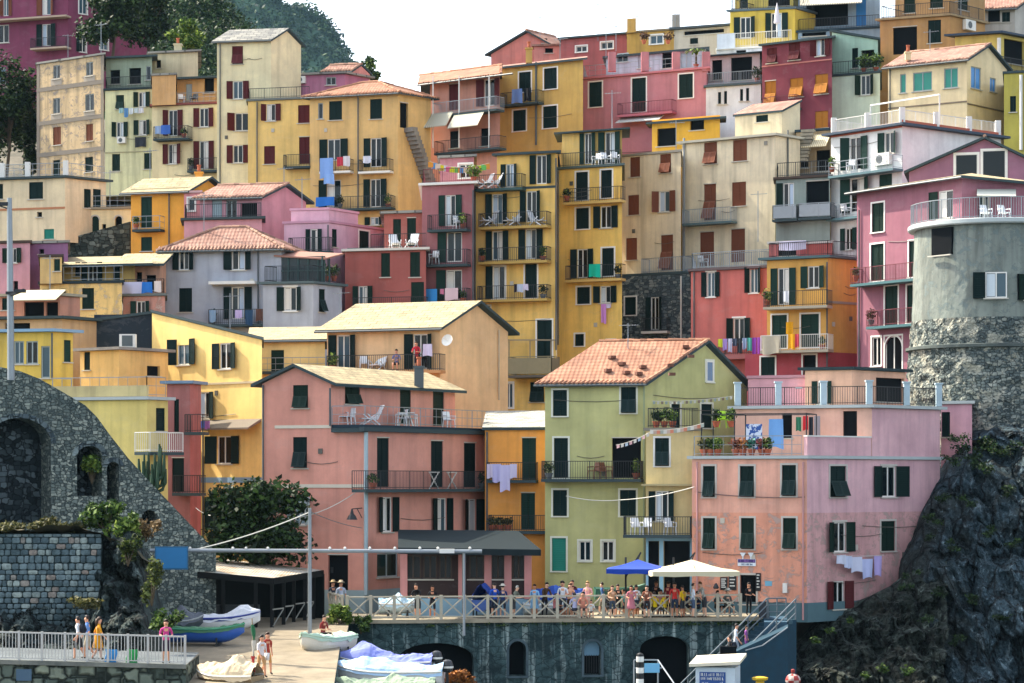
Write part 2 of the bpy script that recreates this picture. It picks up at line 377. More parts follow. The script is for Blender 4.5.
class House:
    def __init__(s, label, xc, D, th, x0, x1, ytop, col, depth=8., phi=None, dirt=.5, patch=None, name='house', root=None, group=None,
                 yb=None, cat='house', zb=None, mat=None, sh=GREEN, trim=None):
        s.D0 = D; C = Vector((X(xc, D), D)); uA = Vector((math.cos(R(th)), -math.sin(R(th))))
        ph = R(90-th if phi is None else phi); uB = Vector((math.cos(ph), math.sin(ph)))
        fa = Face(C, uA); LA = -fa.s(x0) if x0 < xc-.5 else depth
        if x1 <= xc+5:          # party wall: runs straight back from the corner
            k = X(xc+.5, D)/D; uB = Vector((k, 1)).normalized()
        fb = Face(C, uB); LB = fb.s(x1) if x1 > xc+5 else depth
        s.uA, s.uB, s.LA, s.LB = uA, uB, LA, LB
        s.A = Face(C-uA*LA, uA); s.A.L = LA; s.B = Face(C, uB); s.B.L = LB
        s.p0 = C-uA*LA; s.ze = Z(ytop, D)
        s.zb = zb if zb is not None else (Z(yb, D) if yb is not None else terr(D)-1.2)
        s.mat = mat or plaster(col, dirt, patch); s.col = col; s.sh = sh; s.trim = trim; s.extra = MB(); s.tops = None; s.matB = None
        if root is None:
            s.root = empty(name, (C.x, C.y, s.zb), -R(th)); tag(s.root, label, cat, group)
        else: s.root = root.root if isinstance(root, House) else root
    def fp(s, a, b): return s.p0+s.uA*a+s.uB*b           # footprint point: a along A, b back
    def face(s, k): return s.A if k == 'A' else s.B
    # ---- windows
    def win(s, k, spec):
        f = s.face(k)
        for it in spec.split(';'):
            q = [t.strip() for t in it.split(',')]
            if len(q) < 5: continue
            x0, y0, x1, y1 = map(float, q[:4]); st = q[4]; sh = s.sh; tr = s.trim
            for t in q[5:]:
                if t == 't': tr = WHITE
                elif t == 'n': tr = None
                else: sh = {'g': GREEN, 'b': BROWN, 'r': RED, 'o': ORANGE, 'e': TEAL, 's': SKYB, 'w': 'a9b8bd', 'k': '0d1a1e', 'l': '6f87a0'}[t]
            window(s, f, x0, y0, x1, y1, st, sh, tr)
        return s
    # ---- balcony: slab top at py y (front edge), rail height in px
    def bal(s, k, x0, x1, y, depth=1.0, rail=.95, style='iron', slab=M_slab, thick=.16, sides=True):
        f = s.face(k); a, b = f.s(x0, depth), f.s(x1, depth); zt = Z(y, f.D((x0+x1)/2, depth))
        o = f.box(MB(), a, b, .0, depth, zt-thick, zt).build('balcony', slab, s.root)
        if style: rail_mesh([f.pt(a+.04,0,zt), f.pt(a+.04,depth-.04,zt), f.pt(b-.04,depth-.04,zt), f.pt(b-.04,0,zt)] if sides else [f.pt(a+.04,depth-.04,zt), f.pt(b-.04,depth-.04,zt)], rail, style, o)
        return o
    def terrace(s, z=None, rail=.95, style='iron', inset=.08, faces='AB', ext=0):
        z = s.ze+.02 if z is None else z; i = inset
        pts = {'A': [s.fp(i, i), s.fp(s.LA-i, i)], 'B': [s.fp(s.LA-i, i), s.fp(s.LA-i, s.LB-i)], 'AB': [s.fp(i, s.LB-i), s.fp(i, i), s.fp(s.LA-i, i), s.fp(s.LA-i, s.LB-i)]}[faces]
        rail_mesh([Vector((p.x, p.y, z)) for p in pts], rail, style, s.root)
    def band(s, k, y, h=.16, m=None, x0=None, x1=None, out=.05):
        f = s.face(k); a = 0 if x0 is None else f.s(x0); b = f.L if x1 is None else f.s(x1)
        z = f.z((x0 or 0) if x0 else 512+F*(f.pt((a+b)/2,0,0).x)/(f.pt((a+b)/2,0,0).y), y)
        f.box(MB(), a, b, -.01, out, z-h/2, z+h/2).build('band', m or M_white, s.root)
    def pipe(s, k, px, y0, y1, m=M_pipe, r=.05):
        f = s.face(k); q0 = f.P(px, y0, .09); q1 = f.P(px, y1, .09)
        MB().tube([q0, q1], r, 6).build('drainpipe', m, s.root)
    # ---- roofs
    def roof(s, kind='flat', h=1.2, ov=.35, mat=None, t=.5, thick=.16, lip=.0, hs=None, k=None, ovb=None):
        mat = (rnd.choice(SLABS) if mat is M_slab else mat) or (rnd.choice(SLABS) if kind == 'flat' else tiles()); LA, LB, ze = s.LA, s.LB, s.ze; ovb = ov if ovb is None else ovb
        def top(a, b, z): p = s.fp(a, b); return Vector((p.x, p.y, z))
        mb = MB()
        def slab(pts, eave):
            # pts: top polygon; eave: unit vector for u
            e = Vector((eave.x, eave.y, 0)); n = (pts[1]-pts[0]).cross(pts[2]-pts[0]).normalized()
            if n.z < 0: n = -n
            v = n.cross(e)
            uvs = [(p.dot(e), p.dot(v)) for p in pts]; dn = Vector((0, 0, -thick)); N = len(pts)
            mb.poly(pts, 0, uvs); mb.poly([p+dn for p in pts][::-1], 1)
            for i in range(N):
                a, b = pts[i], pts[(i+1) % N]; mb.poly([a, a+dn, b+dn, b], 1)
        up = thick+.02
        if kind == 'flat':
            slab([top(-ov,-ov,ze+up), top(LA+ov,-ov,ze+up), top(LA+ov,LB+ov,ze+up), top(-ov,LB+ov,ze+up)], s.uA)
        elif kind == 'gA':          # ridge along A; gables on B side
            bm = t*LB; zf = ze-h*ov/bm; zk = ze-h*ov/(LB-bm)
            slab([top(-ov,-ov,zf+up), top(LA+ovb,-ov,zf+up), top(LA+ovb,bm,ze+h+up), top(-ov,bm,ze+h+up)], s.uA)
            slab([top(LA+ovb,LB+ov,zk+up), top(-ov,LB+ov,zk+up), top(-ov,bm,ze+h+up), top(LA+ovb,bm,ze+h+up)], s.uA)
            for a in (0, LA): s.extra.poly([top(a,0,ze), top(a,LB,ze), top(a,bm,ze+h)])
        elif kind == 'gB':          # ridge runs back; gable on A
            am = t*LA; zf = ze-h*ov/am; zk = ze-h*ov/(LA-am)
            slab([top(LA+ov,-ovb,zk+up), top(LA+ov,LB+ov,zk+up), top(am,LB+ov,ze+h+up), top(am,-ovb,ze+h+up)], s.uB)
            slab([top(-ov,LB+ov,zf+up), top(-ov,-ovb,zf+up), top(am,-ovb,ze+h+up), top(am,LB+ov,ze+h+up)], s.uB)
            for b in (0, LB): s.extra.poly([top(0,b,ze), top(LA,b,ze), top(am,b,ze+h)])
        elif kind == 'hip':
            k = min(LA, LB)*.48 if k is None else k; bm = LB/2; zo = ze-h*ov/bm
            r0, r1 = top(k,bm,ze+h+up), top(LA-k,bm,ze+h+up); c = [top(-ov,-ov,zo+up), top(LA+ov,-ov,zo+up), top(LA+ov,LB+ov,zo+up), top(-ov,LB+ov,zo+up)]
            slab([c[0], c[1], r1, r0], s.uA); slab([c[2], c[3], r0, r1], s.uA); slab([c[1], c[2], r1], s.uB); slab([c[3], c[0], r0], s.uB)
        elif kind == 'plane':       # heights above ze at p0, C, B-end, back-left
            h0, h1, h2, h3 = hs; gx = (h1-h0)/LA; gy = (h3-h0)/LB
            zz = lambda a, b: ze+h0+gx*a+gy*b+up
            slab([top(-ov,-ov,zz(-ov,-ov)), top(LA+ov,-ov,zz(LA+ov,-ov)), top(LA+ov,LB+ov,zz(LA+ov,LB+ov)), top(-ov,LB+ov,zz(-ov,LB+ov))], s.uA if abs(gy) > abs(gx) else s.uB)
            q = [(0,0,h0),(LA,0,h1),(LA,LB,h2),(0,LB,h3)]
            for (a,b,x),(c,d,y) in zip(q, q[1:]+q[:1]):
                if x > .01 or y > .01: s.extra.poly([top(a,b,ze), top(c,d,ze), top(c,d,ze+max(y,0)), top(a,b,ze+max(x,0))])
        s.roofo = mb.build('roof', [mat, mat if kind == 'flat' else M_slab], s.root)
        if kind in ('gA', 'gB', 'hip') and not mat.name.startswith('slate'):
            rt = MB(); rg_ = random.Random(int(s.D0*100)); bm = t*LB; am = t*LA
            if kind == 'gA': ed = [(top(-ov,bm,ze+h+up), top(LA+ovb,bm,ze+h+up))]; ev = [(top(-ov,-ov,ze-h*ov/bm+up), top(LA+ovb,-ov,ze-h*ov/bm+up), s.uB, h/bm)]; ed += [(top(LA+ovb-.1,-ov,ze-h*ov/bm+up), top(LA+ovb-.1,bm,ze+h+up))]
            elif kind == 'gB': ed = [(top(am,-ovb,ze+h+up), top(am,LB+ov,ze+h+up))]; ev = [(top(LA+ov,-ovb,ze-h*ov/(LA-am)+up), top(LA+ov,LB+ov,ze-h*ov/(LA-am)+up), -s.uA, h/(LA-am))]
            else: ed = [(r0, r1), (c[0], r0), (c[1], r1), (c[2], r1)]; ev = [(c[0], c[1], s.uB, h/bm), (c[1], c[2], -s.uA, h/k)]
            for p, q in ed:
                n = max(1, int((q-p).length/.38)); d = (q-p)/n
                for i in range(n): j = Vector((0,0,rg_.uniform(-.015,.02))); rt.tube([p+d*i+j, p+d*(i+1.06)+j], [.115,.09], 6)
            for p, q, inn, gr in ev:
                n = max(1, int((q-p).length/.24)); d = (q-p)/n; w3 = Vector((inn.x, inn.y, gr)).normalized()
                for i in range(n): p_ = p+d*(i+.5)+Vector((0,0,rg_.uniform(-.01,.015)))-w3*rg_.uniform(.02,.09); rt.tube([p_, p_+w3*.4], [.085,.075], 6)
            rt.build('edge_tiles', tiles_edge(mat), s.roofo)
        if kind in ('gA', 'hip') and mat not in (M_slab,):      # gutter along the front eave
            zz = ze-h*ov/(t*LB)+.06
            MB().tube([top(-ov,-ov-.05,zz), top(LA+ov,-ov-.05,zz)], .07, 6).build('gutter', M_pipe, s.root)
        return s
    def chimney(s, px, py, D, w=.6, h=1.2, m=None, pot=True):
        p = W(px, py, D); mb = MB().box(p+Vector((0,0,-h/2)), (w, w*.8, h)).box(p+Vector((0,0,-.06)), (w*1.25, w*1.05, .12))
        c = mb.build('chimney', m or s.mat, s.roofo if hasattr(s, 'roofo') else s.root)
        if pot: MB().lathe(p+Vector((0,0,.0)), [(.1,0),(.12,.1),(.11,.4),(.15,.42),(.15,.5)], 8).build('chimney_pot', tiles(), c)
    def ac(s, k, x0, y0, x1, y1, n=.35):
        f = s.face(k); c = f.pt((f.s(x0,n)+f.s(x1,n))/2, .2, 0); a0, a1 = f.s(x0,n), f.s(x1,n); z1, z0 = f.z((x0+x1)/2,y0,n), f.z((x0+x1)/2,y1,n)
        mb = f.box(MB(), a0, a1, .04, n, z0, z1); r = min(z1-z0, a1-a0)*.36; cz = (z0+z1)/2; ca = a0+(a1-a0)*.42
        ring = [f.pt(ca+r*math.cos(t*math.pi/6), n+.012, cz+r*math.sin(t*math.pi/6)) for t in range(12)]; mb.poly(ring, 1)
        mb.build('air_conditioner', [M_white, M_pipe], s.root)
    def dish(s, k, px, py, r=.4):
        f = s.face(k); c = f.P(px, py, .5); n3 = Vector((f.n.x*.6-.3, f.n.y*.6-.4, .35)).normalized(); e = n3.cross(Vector((0,0,1))).normalized(); g = e.cross(n3)
        mb = MB(); rings = [(r*q, -(1-q*q)*.12) for q in (1,.7,.35,.05)]
        i0 = 0
        for rr, dd in rings:
            for j in range(14): t = j*math.pi/7; mb.v.append(tuple(c+n3*dd+(e*math.cos(t)+g*math.sin(t))*rr))
        for q in range(3):
            for j in range(14): a = q*14+j; b = q*14+(j+1) % 14; mb.f.append((a, b, b+14, a+14)); mb.m.append(0)
        mb.bar(c-n3*.1, f.P(px, py, .0), .05).bar(c, c+n3*.4, .03); mb.build('satellite_dish', M_white, s.root)
    def done(s, zt=None):
        mb = s.extra; z0, z1 = s.zb, s.ze
        wall_face(mb, s.A, z0, z1); nb = len(mb.f); wall_face(mb, s.B, z0, z1)
        if s.matB: mb.m[nb:] = [1]*(len(mb.f)-nb)
        q = [s.fp(0, s.LB), s.fp(0, 0)]; r = [s.fp(s.LA, s.LB), s.fp(0, s.LB)]
        for (a, b) in (q, r): mb.poly([(a.x,a.y,z0), (b.x,b.y,z0), (b.x,b.y,z1), (a.x,a.y,z1)])
        t = [s.fp(0,0), s.fp(s.LA,0), s.fp(s.LA,s.LB), s.fp(0,s.LB)]
        mb.poly([(p.x,p.y,z1) for p in t])
        s.wall = mb.build('wall', [s.mat, s.matB] if s.matB else s.mat, s.root); return s

def rail_mesh(pts, h, style, parent, name='railing'):
    mb = MB(); mat = {'iron': M_iron, 'white': M_white, 'grey': M_grey, 'thin': M_grey, 'solid': None, 'glass': M_grey, 'red': paint('6a3038'), 'reed': paint('8d8264', .9)}.get(style, M_iron)
    up = Vector((0,0,1))
    for a, b in zip(pts, pts[1:]):
        d = b-a; L = d.length
        if L < .05: continue
        d = d/L
        if style in ('glass', 'reed'):
            mb.bar(a+up*h*.5+d*.03, b+up*h*.5-d*.03, .03, h*.86); mb.bar(a+up*h, b+up*h, .05)
            for k in range(int(L/1.4)+2): p = a+d*min(L, k*1.4); mb.bar(p, p+up*h, .05)
            continue
        mb.bar(a+up*h, b+up*h, .05, .04); mb.bar(a+up*.09, b+up*.09, .03)
        if style == 'thin': mb.bar(a+up*h*.55, b+up*h*.55, .025)
        n = max(1, int(L/(.13 if style != 'thin' else .5)))
        for k in range(n+1):
            p = a+d*(L*k/n); w = .045 if k % 10 == 0 else .02
            mb.bar(p+up*.0, p+up*h, w)
    return mb.build(name, mat, parent)

PANES = ['0e181e', '142229', '0b1216', '1c2c33', '47606c']  # the last, palest one has a pale reflection painted into the glass colour
def window(h, f, x0, y0, x1, y1, st, shc, trim):
    a0, a1 = f.s(x0), f.s(x1); Dm = f.D((x0+x1)/2); z1, z0 = Z(y0, Dm), Z(y1, Dm); w = a1-a0; arch = 0
    door = z1-z0 > 1.85
    if st.isupper(): arch = 1; st = st.lower()
    a, b = {'o': (a0+.27*w, a1-.27*w), 'l': (a0+.36*w, a1), 'r': (a0, a1-.36*w)}.get(st, (a0, a1))
    mb = MB(); surf = st == 's'
    if not surf: f.holes.append((a, b, z0, z1, arch))
    t = .1
    if trim:
        for q in ((a-t,a,z0-t*.3,z1+t), (b,b+t,z0-t*.3,z1+t), (a,b,z1,z1+t)): f.box(mb, q[0], q[1], -.01, .03, q[2], q[3], 0)
        if arch and False: pass
    if not door or trim: f.box(mb, a-.1, b+.1, -.02, .1, z0-.07, z0-.004, 0)       # sill
    mfr = paint(trim) if trim else paint('b9b4a6')
    if st in 'oglr' or surf:
        n0, n1 = (-.13, -.06) if not surf else (.0, .05)
        fw = .07
        for q in ((a,a+fw,z0,z1), (b-fw,b,z0,z1), (a+fw,b-fw,z1-fw,z1), (a+fw,b-fw,z0,z0+fw)): f.box(mb, *q[:2], n0, n1, *q[2:], 1)
        if b-a > .55 and not surf: f.box(mb, (a+b)/2-.035, (a+b)/2+.035, n0, n1, z0+fw, z1-fw, 1)
    if not mb.v: f.box(mb, a-.02, b+.02, -.02, .03, z1, z1+.06, 0)
    wo = mb.build('door' if door else 'window', [mfr, paint('46372c') if shc == '0d1a1e' and st == 'g' else M_white if st != 'g' or trim else paint('9aa3a2')], h.root)
    if st in 'oglrd' or surf:
        n = -.1 if st != 'd' else -.19
        if surf: n = .02
        pm = M_dark if st == 'd' else glass(PANES[rnd.randrange(len(PANES))] if shc != 'a9b8bd' else '9fb4bd')  # style d: black sheet, the shade inside an open doorway painted on
        if shc in (TEAL, SKYB, '6f87a0') and st == 'g': pm = paint(shc, .4)
        if surf: pm = paint(shc, .4)
        if shc == '0d1a1e' and st == 'g': pm = glass('0a1216', .25)
        MB().poly([f.pt(a,n,z0), f.pt(b,n,z0), f.pt(b,n,z1), f.pt(a,n,z1)]).build('pane', pm, wo)
        if st in 'olr' and rnd.random() < .45:      # pale curtain behind one half
            cx = rnd.choice((a, (a+b)/2)); f.box(MB(), cx+.08, cx+(b-a)/2-.06, -.097, -.085, z0+.1, z1-.1).build('curtain', cloth(rnd.choice(('c9d2d6', 'd8d5cc', 'b4c4d4'))), wo)
    if shc == GREEN: shc = h.shv = getattr(h, 'shv', None) or rnd.choice((GREEN, '122a22', '0b2222', '172f27', '102827', '1d3a33'))
    lm = louver(shc)
    def leafm(p, q, n0, n1, zz0=z0, zz1=z1):
        m = MB(); r = .06
        f.box(m, p+.005, q-.005, n0, n0+.02, zz0+.01, zz1-.01)
        for e in ((p+.005,p+r,zz0,zz1), (q-r,q-.005,zz0,zz1), (p+r,q-r,zz1-r,zz1), (p+r,q-r,zz0,zz0+r), (p+r,q-r,(zz0+zz1)/2-r/2,(zz0+zz1)/2+r/2)): f.box(m, e[0], e[1], n0+.001, n1, e[2]+.008, e[3]-.008)
        m.build('shutter', lm, wo)
    def ajar(hinge, far, sg):
        wd = abs(far-hinge)-.01; an = R(rnd.choice((3, 5, 8, 12, 18, 30, 42))); ca, sa = math.cos(an), math.sin(an); m = MB(); r = .06
        Q = lambda d, k, z: f.pt(hinge+sg*(d*ca-k*sa*.0+.01), .025+d*sa+k, z)
        def piece(d0, d1, k0, k1, zz0, zz1):
            if sg < 0: d0, d1 = d1, d0
            m.hexa([Q(d0,k1,zz0), Q(d1,k1,zz0), Q(d1,k0,zz0), Q(d0,k0,zz0), Q(d0,k1,zz1), Q(d1,k1,zz1), Q(d1,k0,zz1), Q(d0,k0,zz1)])
        piece(0, wd, .01, .025, z0+.01, z1-.01)
        for d0, d1, zz0, zz1 in ((0,r,z0,z1), (wd-r,wd,z0,z1), (r,wd-r,z1-r,z1), (r,wd-r,z0,z0+r), (r,wd-r,(z0+z1)/2-r/2,(z0+z1)/2+r/2)): piece(d0, d1, .0, .045, zz0+.008, zz1-.008)
        m.build('shutter', lm, wo)
    if st == 'o':
        ajar(a, a0, -1); ajar(b, a1, 1)
    elif st == 'l': ajar(a, a0, -1)
    elif st == 'r': ajar(b, a1, 1)
    if st == 'c' or (st == 'a'):
        mid = (a+b)/2; n = -.09
        leafm(a, mid, n, n+.04); leafm(mid, b, n, n+.04)
        if st == 'a':       # lower flaps swung out
            zm = z0+(z1-z0)*.52; ln = zm-z0
            for p, q in ((a+.03, mid-.01), (mid+.01, b-.03)):
                m = MB(); o = ln*.38; dz = ln*.07
                P = lambda s_, k, nn: f.pt(s_, .03+o*k+nn, zm-(ln-dz)*k)
                for e0, e1, k0, k1 in ((p, p+.06, 0, 1), (q-.06, q, 0, 1), (p+.06, q-.06, .0, .09), (p+.06, q-.06, .91, 1)):
                    m.hexa([P(e0,k1,.03), P(e1,k1,.03), P(e1,k1,0), P(e0,k1,0), P(e0,k0,.03), P(e1,k0,.03), P(e1,k0,0), P(e0,k0,0)], 1)
                m.hexa([P(p+.06,.91,.015), P(q-.06,.91,.015), P(q-.06,.91,0), P(p+.06,.91,0), P(p+.06,.09,.015), P(q-.06,.09,.015), P(q-.06,.09,0), P(p+.06,.09,0)], 0)
                m.build('flap', [lm, louver(tuple(min(1, v*1.25+.012) for v in lin(shc)))], wo)
    if st == 'p':
        leafm(a, b, -.09, -.05)
    if arch:        # arched head: stone ring
        r = (b-a)/2; N = 10; m = MB(); sp = z1-r
        for k in range(N):
            t0, t1 = math.pi*k/N, math.pi*(k+1)/N
            q = [(a+r-rr*math.cos(tt), sp+rr*math.sin(tt)) for rr, tt in ((r,t0),(r+.1,t0),(r+.1,t1),(r,t1))]
            m.poly([f.pt(x,.025,z) for x, z in q]); m.poly([f.pt(q[1][0],.025,q[1][1]), f.pt(q[1][0],-.01,q[1][1]), f.pt(q[2][0],-.01,q[2][1]), f.pt(q[2][0],.025,q[2][1])])
        m.build('arch_trim', mfr, wo)
    return wo
# ============================================================ HOUSES
BRIGHT = slate('a89a78', '8c7f64'); TERRA = tiles('a0725a', '7c5444', 'b49278'); OLDT = tiles('a2796a', '775449', 'bca08e'); SLATE = slate()
FLOORSLAB = paint('a9b1b0', .8, .2)
H = {}
def hs(key, *a, **k): H[key] = House(*a, **k); return H[key]

# ---- front row
h = hs('pink', 'tall salmon pink house with bright gable roof and a wall lamp, behind the dark veranda', 365, 124, 18, 262, 487, 428, 'd6937f', phi=58, dirt=.25, zb=-.3)
h.win('A', '293,437,307,468,a; 288,497,312,525,o,w; 328,555,348,604,d')
h.win('B', '377,438,389,487,c; 431,441,443,487,c; 464,443,476,487,c; 376,497,398,532,o; 431,498,452,532,o; 459,499,482,532,o; 377,553,398,577,g')
up = House('', 331, h.A.D(331), 18, 262, 455, 383, 'd6937f', phi=58, dirt=.25, root=h, zb=h.ze)
up.win('A', '293,385,308,408,a'); up.win('B', '345,385,360,404,a; 400,389,411,424,p; 433,390,444,426,p')
up.roof('gB', h=.85, ov=.45, mat=BRIGHT, ovb=.3); up.done(); up.chimney(419, 366, 131, .5, 1.2, M_pipe)
h.roof('flat', ov=-.03, mat=M_slab); h.bal('A', 331, 366, 428, .3, None, None, thick=.22); h.bal('B', 364, 492, 429, .3, None, None, thick=.22)
h.band('A', 486, .18, paint('c9c0ae')); h.band('A', 427, .16, paint('c9c0ae'), 275, 331)
h.box_base = None
f = h.A; f.box(MB(), 0, f.L, -.01, .04, -.2, 1.3).build('plinth', paint('8fa3a8', .8), h.root)
f = h.B; f.box(MB(), 0, f.L, -.01, .04, -.2, 1.3).build('plinth', paint('8fa3a8', .8), h.root)
h.bal('B', 366, 497, 489, .9, .95, 'iron')
z = h.ze+.2; rail_mesh([h.A.pt(h.A.s(332), 0, z), h.A.pt(h.A.L, 0, z), h.B.pt(h.B.L, 0, z), ], .95, 'thin', h.root)
for px in (365, 486): h.pipe('B', px+1, 432, 595, paint('9fb3ba', .5), .11)
h.pipe('A', 263, 385, 600, M_pipe); up.pipe('A', 330, 388, 426, M_pipe)
h.done()

h = hs('yellow_sun', 'sunlit butter yellow house with slanted dark red roof edge, left of the salmon pink house', 262, 134, 42, 152, 262, 340, 'f0cc74', dirt=.2, zb=-.5)
h.win('A', '170,339,197,365,o; 213,343,238,369,o; 193,392,216,419,o; 209,436,240,464,o; 209,497,240,530,o')
h0 = Z(313, h.A.D(152))-h.ze
h.roof('plane', hs=[h0, 0, 0, h0], ov=.15, mat=paint('5e2c2e', .8))
h.band('A', 480, .3, paint('7f9fb8')); h.band('A', 384, .12, paint('b8a988'))
f = h.A; mb = MB(); a, b = f.s(203), f.s(262); z = f.z(232, 430)
mb.hexa([f.pt(a,1,z), f.pt(b-.05,1,z), f.pt(b-.05,0,z+.45), f.pt(a,0,z+.45), f.pt(a,1,z+.1), f.pt(b-.05,1,z+.1), f.pt(b-.05,0,z+.6), f.pt(a,0,z+.6)]); mb.build('porch_roof', paint('6e6558', .9), h.root)
h.pipe('A', 203, 432, 540); h.done()
s = House('', 152, h.A.D(152)+.3, 10, 94, 152, 314, '27313a', root=h, dirt=.3); s.roof('plane', hs=[-.4, 0, 0, -.4], ov=.1, mat=paint('3a464c', .8)); s.done()

h = hs('narrow', 'narrow brick pink house squeezed between the yellow houses, with two dark iron balconies', 190, 131, 14, 167, 201, 384, '9c6664', zb=-.5)
h.win('A', '174,399,179,432,p; 172,458,184,492,p'); h.bal('A', 184, 203, 432, .9); h.bal('A', 172, 200, 493, .9)
h.roof('flat', ov=.3, mat=paint('65809a')); h.done()

h = hs('olive', 'plain yellow-green house above the stone arch wall, with a railed roof terrace', 147, 124, 18, 50, 168, 400, 'd9c46e', dirt=.35, phi=50, zb=0)
h.win('B', '156,408,165,431,p'); h.bal('B', 150, 184, 452, 1.2, 1.0, 'white')
h.roof('flat', ov=.25, mat=FLOORSLAB); h.terrace(z=h.ze+.2, rail=1.0, style='thin')
f = h.A; f.box(MB(), 0, f.L-.0, -.2, .02, h.ze+.2, h.ze+.75).build('parapet', plaster('c2b27c'), h.root); h.done()

h = hs('sunroom', 'yellow house with glazed sunroom under a pale blue roof edge, behind the grey lamp pole', 53, 130, 14, -14, 73, 332, 'dcb948', phi=50, zb=2)
h.win('A', '14,341,24,364,g; 26,341,38,364,g; 41,346,50,378,g'); h.win('B', '64,340,71,362,p')
h.roof('flat', ov=.35, mat=paint('7fa0b8')); h.pipe('A', 52, 333, 378); h.done()

h = hs('orangebox', 'flat orange house with grey concrete roof slab and air conditioner, above the railed terrace', 119, 134, 34, 80, 168, 350, 'e8bc6c', dirt=.5, phi=52, zb=3)
h.win('A', '84,352,90,370,p'); h.win('B', '147,366,160,376,d'); h.roof('flat', ov=.3, mat=concrete('9a938a', '6c6a66'))
c = W(128, 341, 135); MB().box(c, (.9, .5, .75)).box(c+Vector((0,-.26,0)), (.6, .03, .6), 1).build('air_conditioner', [M_white, M_pipe], h.root)
h.done()

h = hs('lowslate', 'low orange house with flat dark roof behind the glazed sunroom', 62, 139, 12, -16, 98, 319, 'c2a074', phi=55, zb=4); h.win('A', '5,323,30,332,d'); h.roof('flat', ov=.4, mat=M_slab); h.done()
h = hs('awning_house', 'low salmon house with beige awning over its veranda, behind the glazed sunroom house', 60, 145, 12, -16, 80, 296, 'cf8f72', phi=50, zb=6)
h.win('A', '24,302,44,318,d; 46,302,58,318,d; 2,298,14,310,c'); h.roof('flat', ov=.25, mat=concrete('b5a88c', '8c8474'))
f = h.A; a, b = f.s(18), f.s(66); z = f.z(40, 291)
MB().hexa([f.pt(a,1.6,z-.7), f.pt(b,1.6,z-.7), f.pt(b,.02,z), f.pt(a,.02,z), f.pt(a,1.6,z-.64), f.pt(b,1.6,z-.64), f.pt(b,.02,z+.06), f.pt(a,.02,z+.06)]).build('awning', cloth('cdbf9d'), h.root); h.done()

h = hs('orange_gap', 'bright orange house wedged between the salmon pink and olive green houses, behind the lilac washing', 545, 131, 10, 485, 545, 430, 'f0a03c', dirt=.25, zb=-.3)
h.win('A', '522,438,536,480,c; 521,493,535,530,c'); h.bal('A', 486, 536, 480, .8); h.bal('A', 488, 546, 531, .8, .85)
h.roof('plane', hs=[0, 0, 1.1, 1.1], ov=.15, mat=slate('a8a79c', '74736c')); h.pipe('A', 487, 432, 540); h.done()

h = hs('green', 'olive green house with orange tiled gable roof, black balcony and green front door', 645, 128.5, 12, 545, 747, 383, 'b9b878', phi=46, dirt=.25, zb=-.3, trim='d5d6c4')
h.win('A', '553,390,567,416,c; 621,387,636,413,a; 554,438,568,478,c; 612,438,641,478,d,n; 553,490,567,516,c; 620,490,636,516,c; 552,538,566,571,p,e; 579,541,591,561,g; 602,541,614,561,g')
h.win('B', '706,361,713,382,s,l; 671,404,680,428,p; 701,404,712,428,p')
h.roof('gA', h=2.35, ov=.35, mat=TERRA, t=.56); h.bal('A', 541, 641, 479, 1.0)
for px, py in ((580,362),(600,368),(618,376),(626,371),(640,353),(660,362),(667,378),(632,377),(652,370),(596,374)):
    t_ = random.Random(px).random(); f = h.A; a = f.s(px); k = (381-py)/36; zz = h.ze+h_ if False else 0
    p = h.fp(a, max(.3, k*h.LB*.56)); zr = h.ze+2.35*(k)+.2
    MB().box((p.x, p.y, zr+.08), (.34, .34, .16), 0, t_).build('vent_tile', paint('6e4a3c', .9), h.roofo)
h.pipe('A', 644, 384, 590, paint('8f9a76')); h.done(); h.chimney(603, 362, 133, .4, .7, M_pipe, True)

h = hs('creamext', 'cream house with plant terrace and blue framed garage fronts, between the olive and salmon houses', 693, 126, 8, 646, 700, 431, 'd8c184', zb=-.3, dirt=.3, phi=60)
h.win('A', '655,438,669,466,a,t; 648,491,676,521,o; 646,541,659,592,d,n; 664,541,690,592,d,n')
h.bal('A', 623, 691, 535, 1.0); h.bal('A', 641, 693, 484, .5, style=None, slab=paint('a89a70'), thick=.1)
f = h.A; mb = MB()
for a, b in ((646,648.5),(659.5,663.5),(690,692.5)): f.box(mb, f.s(a), f.s(b), 0, .12, 0, Z(538, 126))
f.box(mb, f.s(646), f.s(692.5), 0, .14, Z(541,126), Z(537,126)); mb.build('garage_frame', paint('86b2c8', .5), h.root)
h.roof('flat', ov=.1, mat=paint('7c7668')); h.terrace(z=h.ze+.2, rail=1.0, style='iron'); h.done()

h = hs('rosa', 'big peeling salmon and lilac quayside house with green flap shutters and laundry terrace', 807, 123, 20, 692, 940, 513, 'de987a', phi=42, dirt=.5, patch='a39088', zb=-.3, trim='b9b2a8')
h.win('A', '703,518,715,549,a; 741,518,754,549,a; 783,518,796,549,a; 740,575,756,604,d')
h.win('B', '826,522,853,552,o; 881,521,895,551,c; 826,581,851,609,o,r,n')
h.matB = plaster('d09c98', .5, 'a39088'); up = House('', 807, 123, 20, 692, 940, 459, 'dfa48c', phi=42, dirt=.45, root=h, zb=h.ze, trim='b9b2a8'); up.matB = plaster('d5a6aa', .35)
up.win('A', '703,466,715,497,a; 740,466,754,497,a; 782,465,796,496,a'); up.win('B', '830,466,846,497,a; 873,466,904,497,o')
h.done(); up.roof('flat', ov=.16, mat=FLOORSLAB); up.done(); h.up = up
up2 = House('', 872, up.B.D(872), 20, 735, 940, 408, 'd8aa94', phi=42, dirt=.25, root=h, zb=up.ze, trim='b9b2a8'); up2.matB = up.matB
up2.win('A', '843,411,857,439,d,n; 782,414,792,438,d,n'); up2.roof('flat', ov=.25, mat=FLOORSLAB); up2.done(); h.up2 = up2
